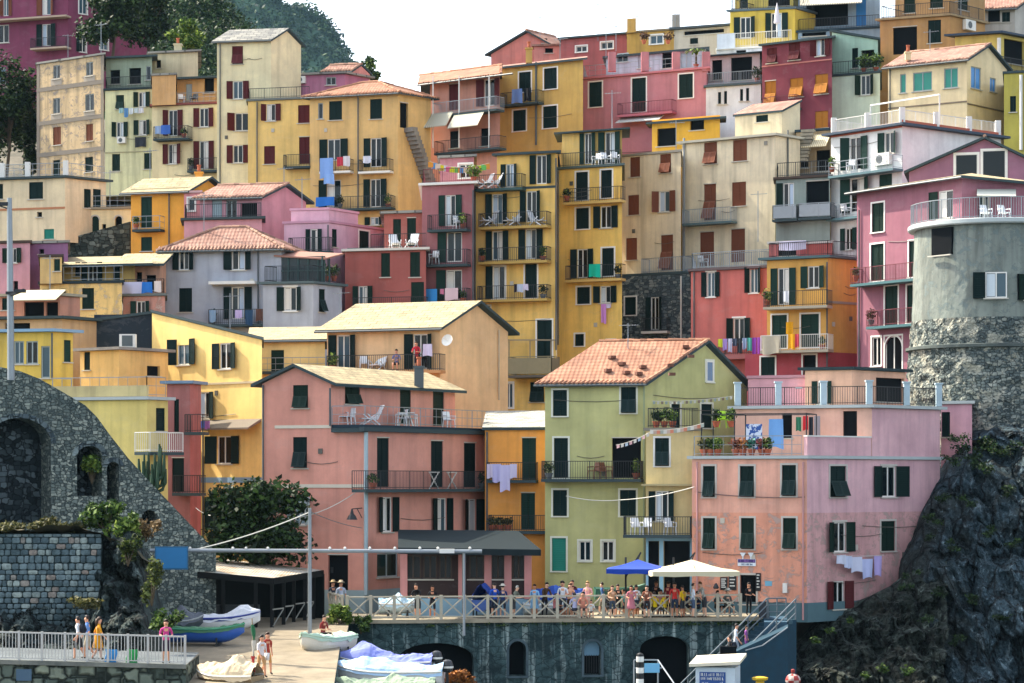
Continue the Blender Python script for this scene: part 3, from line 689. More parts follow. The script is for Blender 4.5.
f = up.B; f.box(MB(), 0, f.s(871), -.2, .02, up.ze+.19, up.ze+1.15).build('parapet', plaster('d5a6aa', .35), h.root)
f.box(MB(), -.02, f.s(871), -.22, .05, up.ze+1.15, up.ze+1.22).build('coping', M_white, h.root)
f = up.A; rail_mesh([f.pt(.1,-.1,up.ze+.2), f.pt(f.L-.3,-.1,up.ze+.2)], 1.0, 'thin', h.root)
z = up2.ze+.2; A2, B2 = up2.A, up2.B
rail_mesh([A2.pt(.1,0,z), A2.pt(A2.L,0,z), B2.pt(B2.L,0,z)], .95, 'iron', h.root)
for q in [A2.pt(t*A2.L, .0, z) for t in (.02,.32,.65,.98)]+[B2.pt(t*B2.L, 0, z) for t in (.5,.98)]:
    MB().box(q+Vector((0,0,.6)), (.32,.32,1.2)).box(q+Vector((0,0,1.23)), (.42,.42,.08)).build('terrace_post', paint('a9bcc4', .8), h.root)
r = House('', 852, up2.A.D(850)+3.4, 20, 805, 906, 370, 'd8a88a', phi=42, root=h, zb=up2.ze, dirt=.3); r.win('A', '812,381,833,404,o'); r.win('B', '876,378,904,402,d'); r.roof('flat', ov=.25, mat=M_slab); r.done()
lw = House('', 812, r.A.D(805)+.5, 20, 748, 812, 378, 'd59ca4', root=h, zb=up2.ze, dirt=.2, phi=60); lw.roof('flat', ov=.08, mat=paint('b3848c')); lw.done()
an = House('', 972, 131.0, 30, 941, 976, 404, 'd5a0aa', root=h, zb=-.3, phi=60, dirt=.2); an.win('A', '941.5,412,950,437,c'); an.roof('flat', ov=.15, mat=FLOORSLAB); an.done()
for (a, b) in ((.45,.5), (.98,1)):
    MB().tube([A2.pt(a*A2.L,.1,z+.9), A2.pt(min(b,1)*A2.L,.1,z+.9)], .04, 6).build('handrail', M_grey, h.root)
f = h.A; f.box(MB(), 0, f.L, -.01, .03, -.3, Z(603,123)).build('plinth', paint('4f6a70', .9), h.root)
f = h.B; f.box(MB(), 0, f.L, -.01, .03, -.3, Z(603,123)).build('plinth', paint('4f6a70', .9), h.root)
h.pipe('A', 803, 462, 620, paint('b98a88')); h.pipe('A', 697, 462, 600, paint('b98a88'))

# ---- middle rows
h = hs('peach', 'peach house with blank gable wall, bright roof and a man sitting on its balcony', 440, 141, 20, 327, 508, 327, 'e6bd88', phi=50, dirt=.25)
h.win('A', '329,335,358,371,o; 405,334,436,369,o'); h.roof('gA', h=1.55, ov=.45, mat=BRIGHT); h.bal('A', 326, 440, 371, .9, .95, 'iron', slab=paint('c08a58'))
h.pipe('B', 499, 330, 400, paint('c0ae92')); h.dish('A', 447, 340, .36); h.done()
h = hs('paleyellow', 'low pale yellow house with bright tiled roof and one green door, beside the peach house', 325, 144, 12, 252, 327, 341, 'eccb7c', dirt=.2, phi=70)
h.win('A', '271,350,284,372,p'); h.roof('gA', h=.95, ov=.3, mat=BRIGHT); h.bal('A', 250, 326, 371, .7, .8, 'thin'); h.done()

h = hs('grey', 'pale blue-grey house with red hipped roof, glazed corner veranda and green shutters', 281, 156, 10, 165, 300, 246, 'a9aeb6', dirt=.3, trim=None, phi=70)
h.win('A', '173,250,195,270,o; 224,250,253,270,o; 179,288,192,312,c; 224,287,252,319,o'); h.roof('hip', h=1.3, ov=.4, mat=OLDT, k=3); h.bal('A', 208, 263, 324, .9, .95); h.pipe('A', 258, 250, 330)
f = h.A; f.box(MB(), f.s(212), f.s(258), 0, .8, f.z(235,285), f.z(235,282)).build('canopy', M_white, h.root); h.done()
w = House('', 313, 154.6, 10, 263, 342, 284, 'a9aeb6', root=h, phi=52, dirt=.3); w.win('A', '277,287,304,311,o,t'); w.win('B', '319,289,325,312,a'); w.roof('flat', ov=.25, mat=paint('4f5f60')); w.terrace(z=w.ze+.2, rail=1.0); w.done()
mb = MB(); zt = w.ze+.2; z2 = Z(256, 155.5)
for a in (.05, .25, .45, .65, .85, .98): p = w.fp(w.LA*a, 1.2); mb.bar((p.x,p.y,zt), (p.x,p.y,z2), .09)
for b in (.35, .6): p = w.fp(w.LA*.98, w.LB*b); mb.bar((p.x,p.y,zt), (p.x,p.y,z2), .09)
for q in (.45, .98): a_, b_ = w.fp(w.LA*.05,1.2), w.fp(w.LA*.98,1.2); zz = zt+(z2-zt)*q; mb.bar((a_.x,a_.y,zz), (b_.x,b_.y,zz), .07)
a_, b_ = w.fp(w.LA*.05,1.26), w.fp(w.LA*.98,1.26); mb.poly([(a_.x,a_.y,zt), (b_.x,b_.y,zt), (b_.x,b_.y,z2), (a_.x,a_.y,z2)], 1)
a_, b_, c_, d_ = w.fp(0,1), w.fp(w.LA+.1,1), w.fp(w.LA+.1,w.LB), w.fp(0,w.LB); mb.hexa([(a_.x,a_.y,z2),(b_.x,b_.y,z2-.25),(c_.x,c_.y,z2+.2),(d_.x,d_.y,z2+.4),(a_.x,a_.y,z2+.1),(b_.x,b_.y,z2-.15),(c_.x,c_.y,z2+.3),(d_.x,d_.y,z2+.5)], 2)
mb.build('veranda', [paint('2f4a48'), glass('22343a'), OLDT], h.root)

h = hs('pinktwo', 'two-storey rose house with a red tiled roof and shaded loggia, above the blue-grey house', 262, 164, 12, 200, 306, 197, 'c28a92', dirt=.25, phi=48)
h.win('A', '212,199,222,218,p,w; 226,200,237,218,g; 241,203,257,218,d'); h.roof('gA', h=.95, ov=.35, mat=OLDT); h.done()
w = House('', 262, 161.6, 12, 184, 266, 219, 'c68e94', root=h, phi=48, dirt=.25); w.win('A', '214,228,222,240,d; 239,226,249,234,d'); w.roof('flat', ov=.25, mat=M_slab); w.terrace(z=w.ze+.2, rail=.9, faces='AB'); w.done()
w = House('', 201, 165.5, 12, 184, 204, 193, 'd58a8c', root=h); w.win('A', '188,198,195,211,g,t'); w.roof('flat', ov=.1, mat=paint('c09a98')); w.done()

h = hs('lilac', 'lilac pink flat-roofed house with a small terrace, right of the blue-grey house', 329, 160.5, 14, 284, 386, 223, 'c8a0b0', dirt=.25, phi=56)
h.win('A', '306,229,322,252,o'); h.win('B', '332,229,337,247,c; 359,231,369,249,c,t; 334,266,339,272,d'); h.bal('A', 288, 330, 251, .8, .9); h.roof('flat', ov=.08, mat=paint('b38698')); h.pipe('A', 328, 225, 290); h.done()
w = House('', 329, 161.2, 14, 291, 358, 210, 'cfa6b4', root=h, zb=h.ze, phi=56, dirt=.2); w.roof('flat', ov=.06, mat=paint('c598a8')); w.done()

h = hs('brick', 'brick red house with narrow green shutters and two white chairs on its roof terrace', 426, 157, 14, 345, 428, 250, 'a2584f', dirt=.3)
h.win('A', '381,253,390,277,c; 410,252,420,277,c; 353,286,373,313,o; 411,282,424,310,c'); h.roof('flat', ov=.25, mat=paint('c7c2b6')); h.done()
rail_mesh([h.A.pt(h.A.s(371),0,h.ze+.2), h.A.pt(h.A.L,0,h.ze+.2)], .9, 'iron', h.root)
f = h.A; f.box(MB(), f.s(345), f.s(371), -6, -.5, h.ze+.2, h.ze+.3).build('roof_slab', M_slab, h.root)
h.bal('A', 352, 425, 311, .8, .9, 'iron')
w = House('', 426, 159.3, 14, 384, 428, 213, 'a65c50', root=h, zb=h.ze, dirt=.3); w.win('A', '393,219,401,246,c; 407,218,416,246,c'); w.roof('flat', ov=.3, mat=SLATE); w.done()

h = hs('mauve', 'slim dusky mauve house with three iron balconies and a flag-strung roof terrace', 474, 157.6, 18, 422, 474, 184, 'a06466', dirt=.25, zb=10)
h.win('A', '439,195,462,226,o; 438,232,462,262,l; 437,270,462,300,l'); h.bal('A', 427, 467, 229, .8); h.bal('A', 426, 467, 264, .8); h.bal('A', 425, 467, 303, .8)
h.roof('flat', ov=.25, mat=M_white); h.terrace(z=h.ze+.2, rail=.9, style='red'); h.pipe('A', 473, 190, 325); h.done()
w = House('', 474, 160, 18, 440, 476, 157, 'b0747a', root=h, zb=h.ze); w.win('A', '459,164,472,178,g,t'); w.roof('flat', ov=.2, mat=SLATE); w.done()

h = hs('yellowtower', 'tall golden yellow house with three long balconies and white deck chairs, beside the mauve house', 556, 158, 20, 474, 558, 188, 'ecc05e', dirt=.5, zb=10)
h.win('A', '486,194,509,224,o; 520,191,543,222,o; 486,231,509,260,o; 519,229,543,259,o; 486,266,505,299,l,t; 525,264,537,298,c,t; 481,306,490,320,c,t; 537,320,552,362,c,t; 505,383,513,408,g,t; 530,382,544,402,a')
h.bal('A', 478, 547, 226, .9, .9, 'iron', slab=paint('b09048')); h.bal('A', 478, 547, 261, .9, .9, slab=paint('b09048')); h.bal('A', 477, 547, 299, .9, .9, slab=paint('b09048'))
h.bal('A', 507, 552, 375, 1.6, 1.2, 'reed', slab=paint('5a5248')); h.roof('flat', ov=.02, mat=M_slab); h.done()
w = House('', 556, 158, 20, 497, 558, 153, 'ecc05e', root=h, zb=h.ze, dirt=.5); w.win('A', '501,164,519,187,o; 530,155,553,184,o'); w.roof('plane', hs=[0,0,1.0,1.0], ov=.35, mat=SLATE); w.done()
h.bal('A', 475, 522, 188, .8, .9, 'iron', slab=paint('2d4a48')); h.pipe('A', 556, 158, 350); h.pipe('A', 475, 192, 340)
f = h.A; mb = MB()
for px in (509, 530, 551): mb.bar(f.P(px,374,1.5), f.P(px,341,1.5), .08); mb.bar(f.P(px,340,1.7), f.P(px,340,0), .08)
mb.bar(f.P(505,340,1.6), f.P(555,340,1.6), .08); mb.build('pergola', paint('8a7a62'), h.root)

h = hs('yellow_b', 'tall deep yellow house with a white top awning and a green towel on its balcony', 622, 160.5, 26, 557, 624, 166, 'efc45a', dirt=.5, zb=10)
h.win('A', '576,172,588,200,c,t; 601,170,612,198,c,t; 576,208,589,229,c,t; 594,206,618,228,o; 571,249,594,278,o; 602,248,614,276,c,t; 577,287,590,304,c,t; 594,286,617,303,o; 575,334,584,346,c,t; 607,340,615,350,d,t')
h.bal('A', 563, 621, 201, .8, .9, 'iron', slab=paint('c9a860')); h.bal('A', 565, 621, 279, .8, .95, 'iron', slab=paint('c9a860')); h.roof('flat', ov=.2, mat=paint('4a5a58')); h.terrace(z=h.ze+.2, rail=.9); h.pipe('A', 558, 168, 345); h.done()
w = House('', 622, 163, 26, 562, 624, 130, 'e6bc62', root=h, zb=h.ze); w.win('A', '580,133,596,164,o; 599,132,621,164,o'); w.roof('plane', hs=[0,0,.6,.6], ov=.6, mat=M_white, thick=.1); w.done()

h = hs('creamhouse', 'tall weathered cream house with brown shutters and a jutting grey balcony at mid height', 775, 166, 34, 682, 800, 136, 'e2d2ae', dirt=.6, phi=45, sh=BROWN, zb=14)
h.win('A', '704,141,717,164,a; 733,137,747,161,c; 704,184,716,220,a; 732,182,746,206,c; 700,232,714,266,c; 731,229,745,262,c'); h.bal('A', 682, 731, 222, .9, .95, 'grey', slab=paint('566b6e'))
h.roof('flat', ov=.3, mat=paint('a9a594')); h.pipe('A', 684, 138, 345, paint('8c9090'), .08); h.pipe('B', 788, 130, 230); h.done()
w = House('', 782, 169, 34, 735, 800, 112, 'e0cfa8', root=h, zb=h.ze, phi=45); w.win('A', '756,115,768,122,c'); w.roof('plane', hs=[0,0,.9,.9], ov=.1, mat=OLDT); w.done()
h = hs('creamlow', 'cream house with brown shutters standing on the dark stone house, beside a taller cream one', 681, 167, 34, 622, 682, 152, 'e2d2ae', dirt=.6, sh=BROWN, zb=14)
h.win('A', '630,157,640,177,c; 660,154,671,173,a; 628,195,639,215,c; 653,191,676,212,o; 626,238,637,260,c; 661,235,673,270,a'); h.roof('flat', ov=.1, mat=paint('8d8a80')); h.bal('A', 641, 684, 272, 1.1, 1.0, 'grey', slab=paint('4a5c60')); h.done()
H['creamhouse'].bal('A', 685, 765, 268, 1.1, 1.0, 'grey', slab=paint('4a5c60'))
h = hs('stone', 'dark rough stone house with one shuttered balcony window, below the cream house', 692, 165, 26, 622, 694, 274, '606870', mat=masonry('6f7c7e', '4a565a', 'a4aaa2', '39444a', 3.2, 1.9, 'b4b8b0', .6), zb=12)
h.win('A', '625,297,636,315,c,t; 646,297,664,330,o; 628,341,636,350,d; 648,340,660,350,d'); h.bal('A', 641, 667, 331, .6, .9, 'iron', slab=M_white); h.pipe('A', 681, 276, 345, M_white, .06); h.roof('flat', ov=.02, mat=M_slab); h.done()

h = hs('brightyellow', 'bright yellow rooftop room with yellow awning above the two cream houses', 720, 174, 28, 652, 722, 115, 'dca823', dirt=.2, zb=18); h.win('A', '657,128,676,146,d; 690,120,704,130,d'); h.roof('plane', hs=[-.3,-.3,.6,.6], ov=.5, mat=paint('e0b02c')); h.terrace(z=Z(152,167), rail=.9, style='thin') if False else None; h.done()

h = hs('salmonred', 'salmon red house with peeling plaster and washing along its balcony, above the olive green house', 770, 154, 30, 691, 772, 268, 'c66a60', dirt=.5, patch=None, zb=9)
h.win('A', '702,272,720,297,o,t; 745,267,763,293,o,t; 727,318,751,342,o,t'); h.roof('flat', ov=.2, mat=paint('5b4a4a')); h.bal('A', 718, 773, 354, 1.0, .95, 'iron', slab=paint('9a5c58'), thick=.3); h.pipe('A', 694, 272, 370); h.terrace(z=h.ze+.2, rail=1.0, style='grey'); h.done()
h = hs('ochre', 'ochre house with plain side wall and two laundry balconies over a red ground floor', 828, 150, 28, 767, 861, 258, 'd9a449', dirt=.3, phi=40, zb=Z(352, 150))
h.win('A', '771,268,796,305,o; 801,266,826,288,o; 772,315,787,348,c,t; 801,314,819,347,c,t'); h.bal('A', 763, 827, 306, 1.0, .95, 'iron', slab=paint('a8a08c')); h.bal('A', 760, 828, 350, 1.0, .95, 'white', slab=paint('a8a08c'))
h.roof('flat', ov=.35, mat=paint('3f5c60')); h.band('B', 303, .15, paint('8f8a7c')); h.pipe('A', 827, 262, 372); h.done()
w = House('', 828, 150, 28, 745, 861, 352, 'a8454c', root=h, phi=40, zb=8, dirt=.3); w.win('A', '761,357,775,377,c,t; 803,355,816,375,d,t'); w.done()
w = House('', 800, 153, 28, 769, 806, 243, 'c46a66', root=h, zb=h.ze); w.win('A', '778,246,796,256,d'); w.roof('flat', ov=.1, mat=paint('b9b0a8')); w.done(); h.terrace(z=h.ze+.2, rail=.9, style='iron')
w = House('', 832, 155, 28, 806, 834, 243, 'b0564e', root=h, zb=h.ze); w.roof('flat', ov=.1, mat=paint('b9b0a8')); w.done()

h = hs('darkpink', 'raspberry pink house wrapped round the back of the tower, with white trimmed green windows', 962, 141, 56, 857, 1040, 178, '97626f', dirt=.25, phi=34, zb=5)
h.win('A', '872,203,884,232,c,t; 871,244,884,281,c,t; 909,241,917,277,c,t; 885,286,898,325,c,t; 907,285,915,323,c,t; 872,337,881,366,g,t; 885,336,902,372,G,t; 930,191,953,219,l')
h.win('B', '977,192,990,219,l'); h.bal('A', 850, 918, 281, 1.0, .95, 'red', slab=paint('3d6468')); h.bal('A', 866, 914, 325, .9, .95, 'red', slab=paint('3d6468'))
h.roof('hip', h=.6, ov=.5, mat=BRIGHT, k=2.5); h.pipe('A', 859, 210, 375)
f = h.B; MB().hexa([f.P(977,196,1.6), f.P(1016,197,1.6), f.P(1016,190,0), f.P(977,190,0), f.P(977,195,1.6), f.P(1016,196,1.6), f.P(1016,189,0), f.P(977,189,0)]).build('awning', cloth('c4c4b4'), h.root); h.done()
w = House('', 1045, 149, 14, 909, 1050, 168, '96687c', root=h, zb=12, dirt=.2)
w.win('A', '955,154,978,186,s,k,t; 982,150,1006,186,s,k,t'); w.roof('gB', h=1.9, ov=.3, mat=tiles('8f3f40', '6c2d33', 'b06050'), t=.56); w.done()

h = hs('white', 'white corner house with blue-shaded side, dark slab balconies and a railed roof terrace', 902, 158, 50, 831, 1001, 126, 'e2e3de', phi=38, dirt=.2, zb=10)
h.win('A', '843,137,868,170,o; 879,132,900,154,o; 842,178,873,212,o; 879,174,892,196,c; 841,228,857,250,o'); h.bal('A', 828, 893, 172, 1.0, .9, 'thin', slab=paint('4f6c72')); h.bal('A', 826, 862, 217, 1.0, .9, 'thin', slab=paint('4f6c72')); h.ac('A', 872, 153, 889, 165)
h.roof('flat', ov=.45, mat=paint('2b3d4e')); h.terrace(z=h.ze+.2, rail=.9, style='white'); h.band('A', 130, .35, paint('b2573c')); h.band('B', 129, .35, paint('b2573c'))
for px in (836, 902): 0
h.done()
for t in (.02, .5, .98): q = h.fp(t*h.LA, .15); MB().box((q.x,q.y,h.ze+.7), (.35,.35,1.1)).build('terrace_post', M_white, h.root)
for t in (.35, .68, .98): q = h.fp(h.LA-.1, t*h.LB); MB().box((q.x,q.y,h.ze+.7), (.35,.35,1.1)).build('terrace_post', M_white, h.root)
q0, q1 = h.fp(.2*h.LA, 2.5), h.fp(h.LA+1, 2.5); zz = h.ze+2.2; mb = MB().bar((q0.x,q0.y,zz), (q1.x,q1.y,zz), .1)
for q in (q0, q1): mb.bar((q.x,q.y,h.ze+.2), (q.x,q.y,zz), .08)
mb.build('pergola', M_white, h.root)

h = hs('teal', 'grey-green house front with glass balcony, tucked between the cream and white houses', 830, 162, 26, 776, 832, 177, '86948c', dirt=.4, zb=12)
h.win('A', '777,183,794,216,l; 806,181,829,214,d'); h.bal('A', 772, 797, 219, .9, .95, 'glass'); h.bal('A', 798, 831, 217, .9, .95, 'glass'); h.roof('flat', ov=.2, mat=M_slab); h.terrace(z=h.ze+.2); h.done()
h = hs('stairs_house', 'weathered buff house with striped awning and outside stairs, left of the white corner house', 834, 168, 26, 796, 836, 130, 'a08a66', dirt=.9, zb=15)
h.win('A', '816,150,830,171,d; 800,150,808,168,d'); h.roof('flat', ov=.1, mat=M_slab)
f = h.A; a, b = f.s(806), f.s(831); z1, z0 = f.z(818,135), f.z(818,149)
MB().hexa([f.pt(a,1.1,z0), f.pt(b,1.1,z0), f.pt(b,0,z1), f.pt(a,0,z1), f.pt(a,1.1,z0+.06), f.pt(b,1.1,z0+.06), f.pt(b,0,z1+.06), f.pt(a,0,z1+.06)]).build('awning', cloth('d8ceb0', 'b09a70', 2.2), h.root)
mb = MB()
for k in range(9): c = f.P(801+k*.9, 160-k*3.6, .8); mb.box(c, (.9, .5, .2), 0, -.4)
mb.build('outside_stair', concrete(), h.root); h.bal('A', 790, 833, 174, 1.0, .9, 'thin'); h.done()

# ---- upper right
h = hs('redroofcream', 'cream house with red gable roof, teal blinds in front and blue shutters on its side', 967, 173, 33, 888, 1007, 60, 'ecd3a0', phi=48, dirt=.2, zb=20)
h.win('A', '900,74,906,93,g,e; 913,72,932,91,g,e; 944,68,958,88,g,e'); h.win('B', '971,67,981,89,g,s; 990,78,996,92,g,s'); h.roof('gA', h=1.35, ov=.3, mat=OLDT); h.band('A', 105, .1, paint('7c6c58')); h.band('B', 108, .1, paint('7c6c58')); h.pipe('A', 890, 66, 110); h.done(); h.chimney(908, 52, 176, .4, .6)
h = hs('maroon', 'maroon house with orange flap shutters, left of the pale green house', 832, 178, 34, 762, 834, 38, '7c3a44', dirt=.4, zb=22)
h.win('A', '767,48,777,63,a,r; 789,43,800,60,a,r; 811,38,830,56,o,r; 765,81,776,107,a,o; 790,78,803,97,a,o; 815,74,828,94,a,o; 815,111,828,128,c,o'); h.band('A', 63, .1, paint('b06a60')); h.roof('plane', hs=[0,0,1.4,1.4], ov=.3, mat=slate('9c8478', '6c5850')); h.bal('A', 762, 796, 108, .9, .9, 'red'); h.done()
h = hs('palegreen', 'pale mint house with planted balcony, right of the maroon house', 880, 178.5, 28, 831, 882, 73, 'd2e0c4', dirt=.25, zb=20)
h.win('A', '855,75,876,95,o'); h.roof('flat', ov=.15, mat=M_slab); h.terrace(z=h.ze+.2, rail=.9); h.done()
w = House('', 878, 181, 28, 832, 880, 40, 'a9cdb4', root=h, zb=h.ze); w.win('A', '852,48,858,68,p; 861,50,874,68,d'); w.roof('plane', hs=[.9,0,0,.9], ov=.2, mat=OLDT); w.done()
h = hs('tan', 'tan ochre house with a big dark loggia opening, behind the red roofed cream house', 950, 185, 22, 880, 985, 16, 'b08650', dirt=.4, phi=45, zb=25)
h.win('A', '893,27,917,54,d; 928,20,941,43,c'); h.roof('flat', ov=.25, mat=concrete('a8906a', '7c6c54')); h.terrace(z=h.ze+.2); h.done(); h.ac('B', 966, 20, 976, 30)
w = House('', 950, 188, 22, 895, 985, -30, 'b08a58', root=h, zb=h.ze, phi=45); w.win('A', '930,-12,943,8,c; 904,-10,915,13,p'); w.win('B', '958,-10,968,10,c'); w.roof('flat', ov=.3, mat=OLDT); w.done()
h = hs('yellowright', 'yellow house with thick navy roof edge and white corner post, near the top right corner', 1000, 180, 20, 955, 1045, 34, 'cdb555', phi=40, zb=22); h.win('B', '1004,40,1024,64,d'); h.win('A', '0,0,0,0,c'); h.roof('flat', ov=.5, mat=paint('27384a')); h.bal('B', 1000, 1040, 72, .8); h.pipe('A', 999, 38, 70, M_white, .15); h.done()
h = hs('limewall', 'plain lime yellow house side at the right edge, behind the red roofed cream house', 1040, 170, 20, 1004, 1044, 72, 'b3a743', zb=20, dirt=.4); h.win('A', '1010,96,1016,112,c'); h.roof('flat', ov=.1, mat=M_slab); h.pipe('A', 1021, 75, 150, M_white, .12); h.done()
h = hs('gableright', 'grey-white gabled house at the top right corner, behind the navy roof edge', 1015, 192, 15, 972, 1045, 8, 'b9b4a8', phi=50, zb=26); h.win('A', '988,8,1000,22,d; 1002,12,1010,22,c'); h.roof('gA', h=1.3, ov=.4, mat=OLDT); h.done()
h = hs('farright', 'brown brick house with dark loggias, last at the top right corner', 1050, 200, 15, 985, 1052, -28, '8c6a54', zb=28); h.win('A', '990,-10,1005,4,d; 1010,-12,1026,2,d'); h.roof('flat', ov=.3, mat=OLDT); h.done()

# ---- upper centre
h = hs('whiteblock', 'white blank-walled house with a grey railed balcony, left of the maroon house', 761, 183, 24, 706, 763, 84, 'd3d6d6', dirt=.4, zb=24); h.win('A', '718,92,721,104,p,k; 724,91,727,104,p,k; 740,89,743,101,p,k; 746,88,749,101,p,k'); h.roof('flat', ov=.2, mat=paint('3c4c52')); h.terrace(z=h.ze+.2, rail=.9, style='grey'); h.done()
w = House('', 760, 186, 24, 709, 762, 53, 'c9b2ac', root=h, zb=h.ze); w.win('A', '731,57,752,80,d; 712,60,722,80,d'); w.roof('plane', hs=[0,0,.5,.5], ov=.5, mat=M_white, thick=.08); w.done()
h = hs('pinklong', 'long rose pink house with white framed dark windows and one round-railed balcony', 708, 185, 28, 583, 710, 69, 'bd7a80', dirt=.3, zb=24, trim=WHITE)
h.win('A', '589,82,602,107,c; 632,78,646,112,c; 679,74,693,98,c'); h.bal('A', 617, 672, 113, .9, .9, 'red', slab=paint('b0606c')); h.roof('flat', ov=.2, mat=paint('b56a70')); h.terrace(z=h.ze+.2, rail=.9, style='thin')
f = h.A
for px in (612, 645, 676, 706): q = f.P(px, 62, -.2); MB().box(q, (.6, .6, 1.5)).build('terrace_pillar', plaster('bd7a80'), h.root)
a, b = f.s(622), f.s(665); z = f.z(643, 114); MB().hexa([f.pt(a,1.2,z-.75), f.pt(b,1.2,z-.75), f.pt(b,0,z-.2), f.pt(a,0,z-.2), f.pt(a,1.2,z-.7), f.pt(b,1.2,z-.7), f.pt(b,0,z-.14), f.pt(a,0,z-.14)]).build('awning', cloth('d5d3ca', '7c8488', 2.5), h.root); h.done()
w = House('', 706, 188.5, 28, 606, 708, 47, 'aebfc8', root=h, zb=h.ze); w.win('A', '617,53,628,62,g; 638,54,650,68,p,w; 662,52,674,68,d; 680,52,692,68,g,w'); w.roof('plane', hs=[-.2,-.2,.2,.2], ov=.3, mat=paint('8a979a')); w.done()
h = hs('ochreupper', 'mustard yellow house with white framed shuttered windows, left of the long rose pink house', 583, 186, 32, 500, 585, 60, 'cba652', dirt=.4, zb=24, trim=WHITE)
h.win('A', '519,72,531,92,c; 544,68,557,89,c; 513,110,526,131,c; 543,106,557,128,c'); h.roof('plane', hs=[0,0,1.5,1.5], ov=.4, mat=OLDT); h.bal('A', 500, 538, 103, .9, .9, 'iron'); h.pipe('A', 536, 62, 145, M_pipe, .08); h.done(); h.chimney(529, 48, 189, .5, 1.2)
h = hs('veranda', 'peach house with tiled roof over a columned veranda and striped awnings in the upper row', 500, 184, 36, 430, 502, 74, 'cb8f78', dirt=.3, zb=24)
h.win('A', '449,84,459,110,c,r; 478,79,501,106,o,r; 450,131,459,148,c,k; 480,128,490,146,d'); h.bal('A', 432, 496, 112, 1.1, .95, 'grey'); h.roof('gA', h=1.2, ov=1.2, mat=TERRA, ovb=.2); h.bal('A', 434, 498, 150, 1.1, .9, 'iron')
f = h.A; mb = MB()
for px in (433, 459, 489): mb.bar(f.P(px,148,1.05), f.P(px,76,1.05), .09)
mb.build('veranda_post', M_white, h.root)
for x0, x1 in ((435,461), (462,492)):
    a, b = f.s(x0), f.s(x1); z1, z0 = f.z((x0+x1)/2,115), f.z((x0+x1)/2,130)
    MB().hexa([f.pt(a,1.9,z0), f.pt(b,1.9,z0), f.pt(b,1.0,z1), f.pt(a,1.0,z1), f.pt(a,1.9,z0+.06), f.pt(b,1.9,z0+.06), f.pt(b,1.0,z1+.06), f.pt(a,1.0,z1+.06)]).build('awning', cloth('d8d2bc', '6e7468', 1.6), h.root)
h.done()
h = hs('salmongable', 'salmon house with a plain gable end, on the skyline above the mustard yellow house', 566, 214, 6, 491, 590, 53, 'cc7f72', phi=50, zb=30); h.win('A', '542,38,547,43,d'); h.roof('gB', h=1.9, ov=.35, mat=OLDT); h.done()
w = House('', 562, 211, 6, 534, 570, 46, 'cf8a7c', root=h, zb=30); w.win('A', '545,48,553,53,d'); w.roof('flat', ov=.2, mat=OLDT); w.done()
h = hs('redsky', 'dark red house with two small white framed windows on the skyline beside the salmon gable', 628, 206, 24, 561, 630, 34, 'a85a58', zb=30, trim=WHITE); h.win('A', '576,46,587,52,g; 601,42,613,49,g'); h.roof('plane', hs=[0,0,1.2,1.2], ov=.3, mat=slate()); h.done()
h = hs('ochresky', 'small ochre house with two potted plants beside a white framed window on the skyline', 676, 202, 22, 627, 678, 30, 'bd9440', zb=30, trim=WHITE); h.win('A', '650,35,663,44,g'); h.roof('flat', ov=.1, mat=paint('7c6c50')); h.terrace(z=h.ze+.2, rail=1.2, style='thin'); h.done()
w = House('', 636, 203, 22, 627, 638, 18, 'c09648', root=h, zb=h.ze); w.done(); w = House('', 680, 204, 22, 672, 683, 14, 'a8a498', root=h, zb=h.ze); w.done()
h = hs('creamsky', 'low cream skyline house with dark flat roof, beside the lemon yellow parasol house', 731, 200, 22, 674, 733, 26, 'c2b9a4', zb=30); h.win('A', '684,30,724,34,d; 690,38,698,44,c'); h.roof('flat', ov=.4, mat=paint('3c464a')); h.done()
h = hs('yellowsky', 'lemon yellow house with green shutters and a closed white parasol on its terrace, top right', 795, 196, 14, 730, 832, 9, 'd3b63c', phi=50, zb=28)
h.win('A', '734,17,757,38,o; 765,13,788,38,o'); h.roof('flat', ov=.2, mat=paint('4f6068')); h.terrace(z=h.ze+.2, rail=.9); h.done()
w = House('', 793, 199, 14, 735, 830, -28, 'd3b852', root=h, zb=h.ze, phi=50); w.win('A', '740,-8,748,8,p; 768,-10,790,6,d'); w.roof('flat', ov=.2, mat=OLDT); w.done()
h = hs('whiteterrace', 'white walled terrace house with pale railings in front of the lemon yellow house', 792, 190, 20, 717, 794, 46, 'c9d0d4', zb=28); h.win('A', '736,50,746,58,d'); h.roof('flat', ov=.1, mat=M_white); h.terrace(z=h.ze+.2, rail=1.1, style='white'); h.done()
w = House('', 735, 191, 20, 717, 737, 33, 'c2ccd2', root=h, zb=h.ze); w.done()
h = hs('shadedveranda', 'slate blue house with a deep shaded veranda and pale awning, above the maroon house', 880, 194, 18, 798, 882, 28, '7d94a4', zb=28); h.win('A', '802,30,826,36,d'); h.roof('flat', ov=.15, mat=M_slab); h.terrace(z=h.ze+.2, rail=.9, style='iron'); h.done()
w = House('', 880, 196.5, 18, 798, 882, -20, '8ba2b0', root=h, zb=h.ze); w.win('A', '806,2,848,26,d; 856,-4,866,26,p,s'); w.roof('flat', ov=.2, mat=M_slab); w.done()
f = w.A; MB().hexa([f.P(800,6,1.6), f.P(862,3,1.6), f.P(862,-6,0), f.P(800,-4,0), f.P(800,5,1.6), f.P(862,2,1.6), f.P(862,-7,0), f.P(800,-5,0)]).build('awning', cloth('c9c4b0', '9a968a', 1.6), h.root)

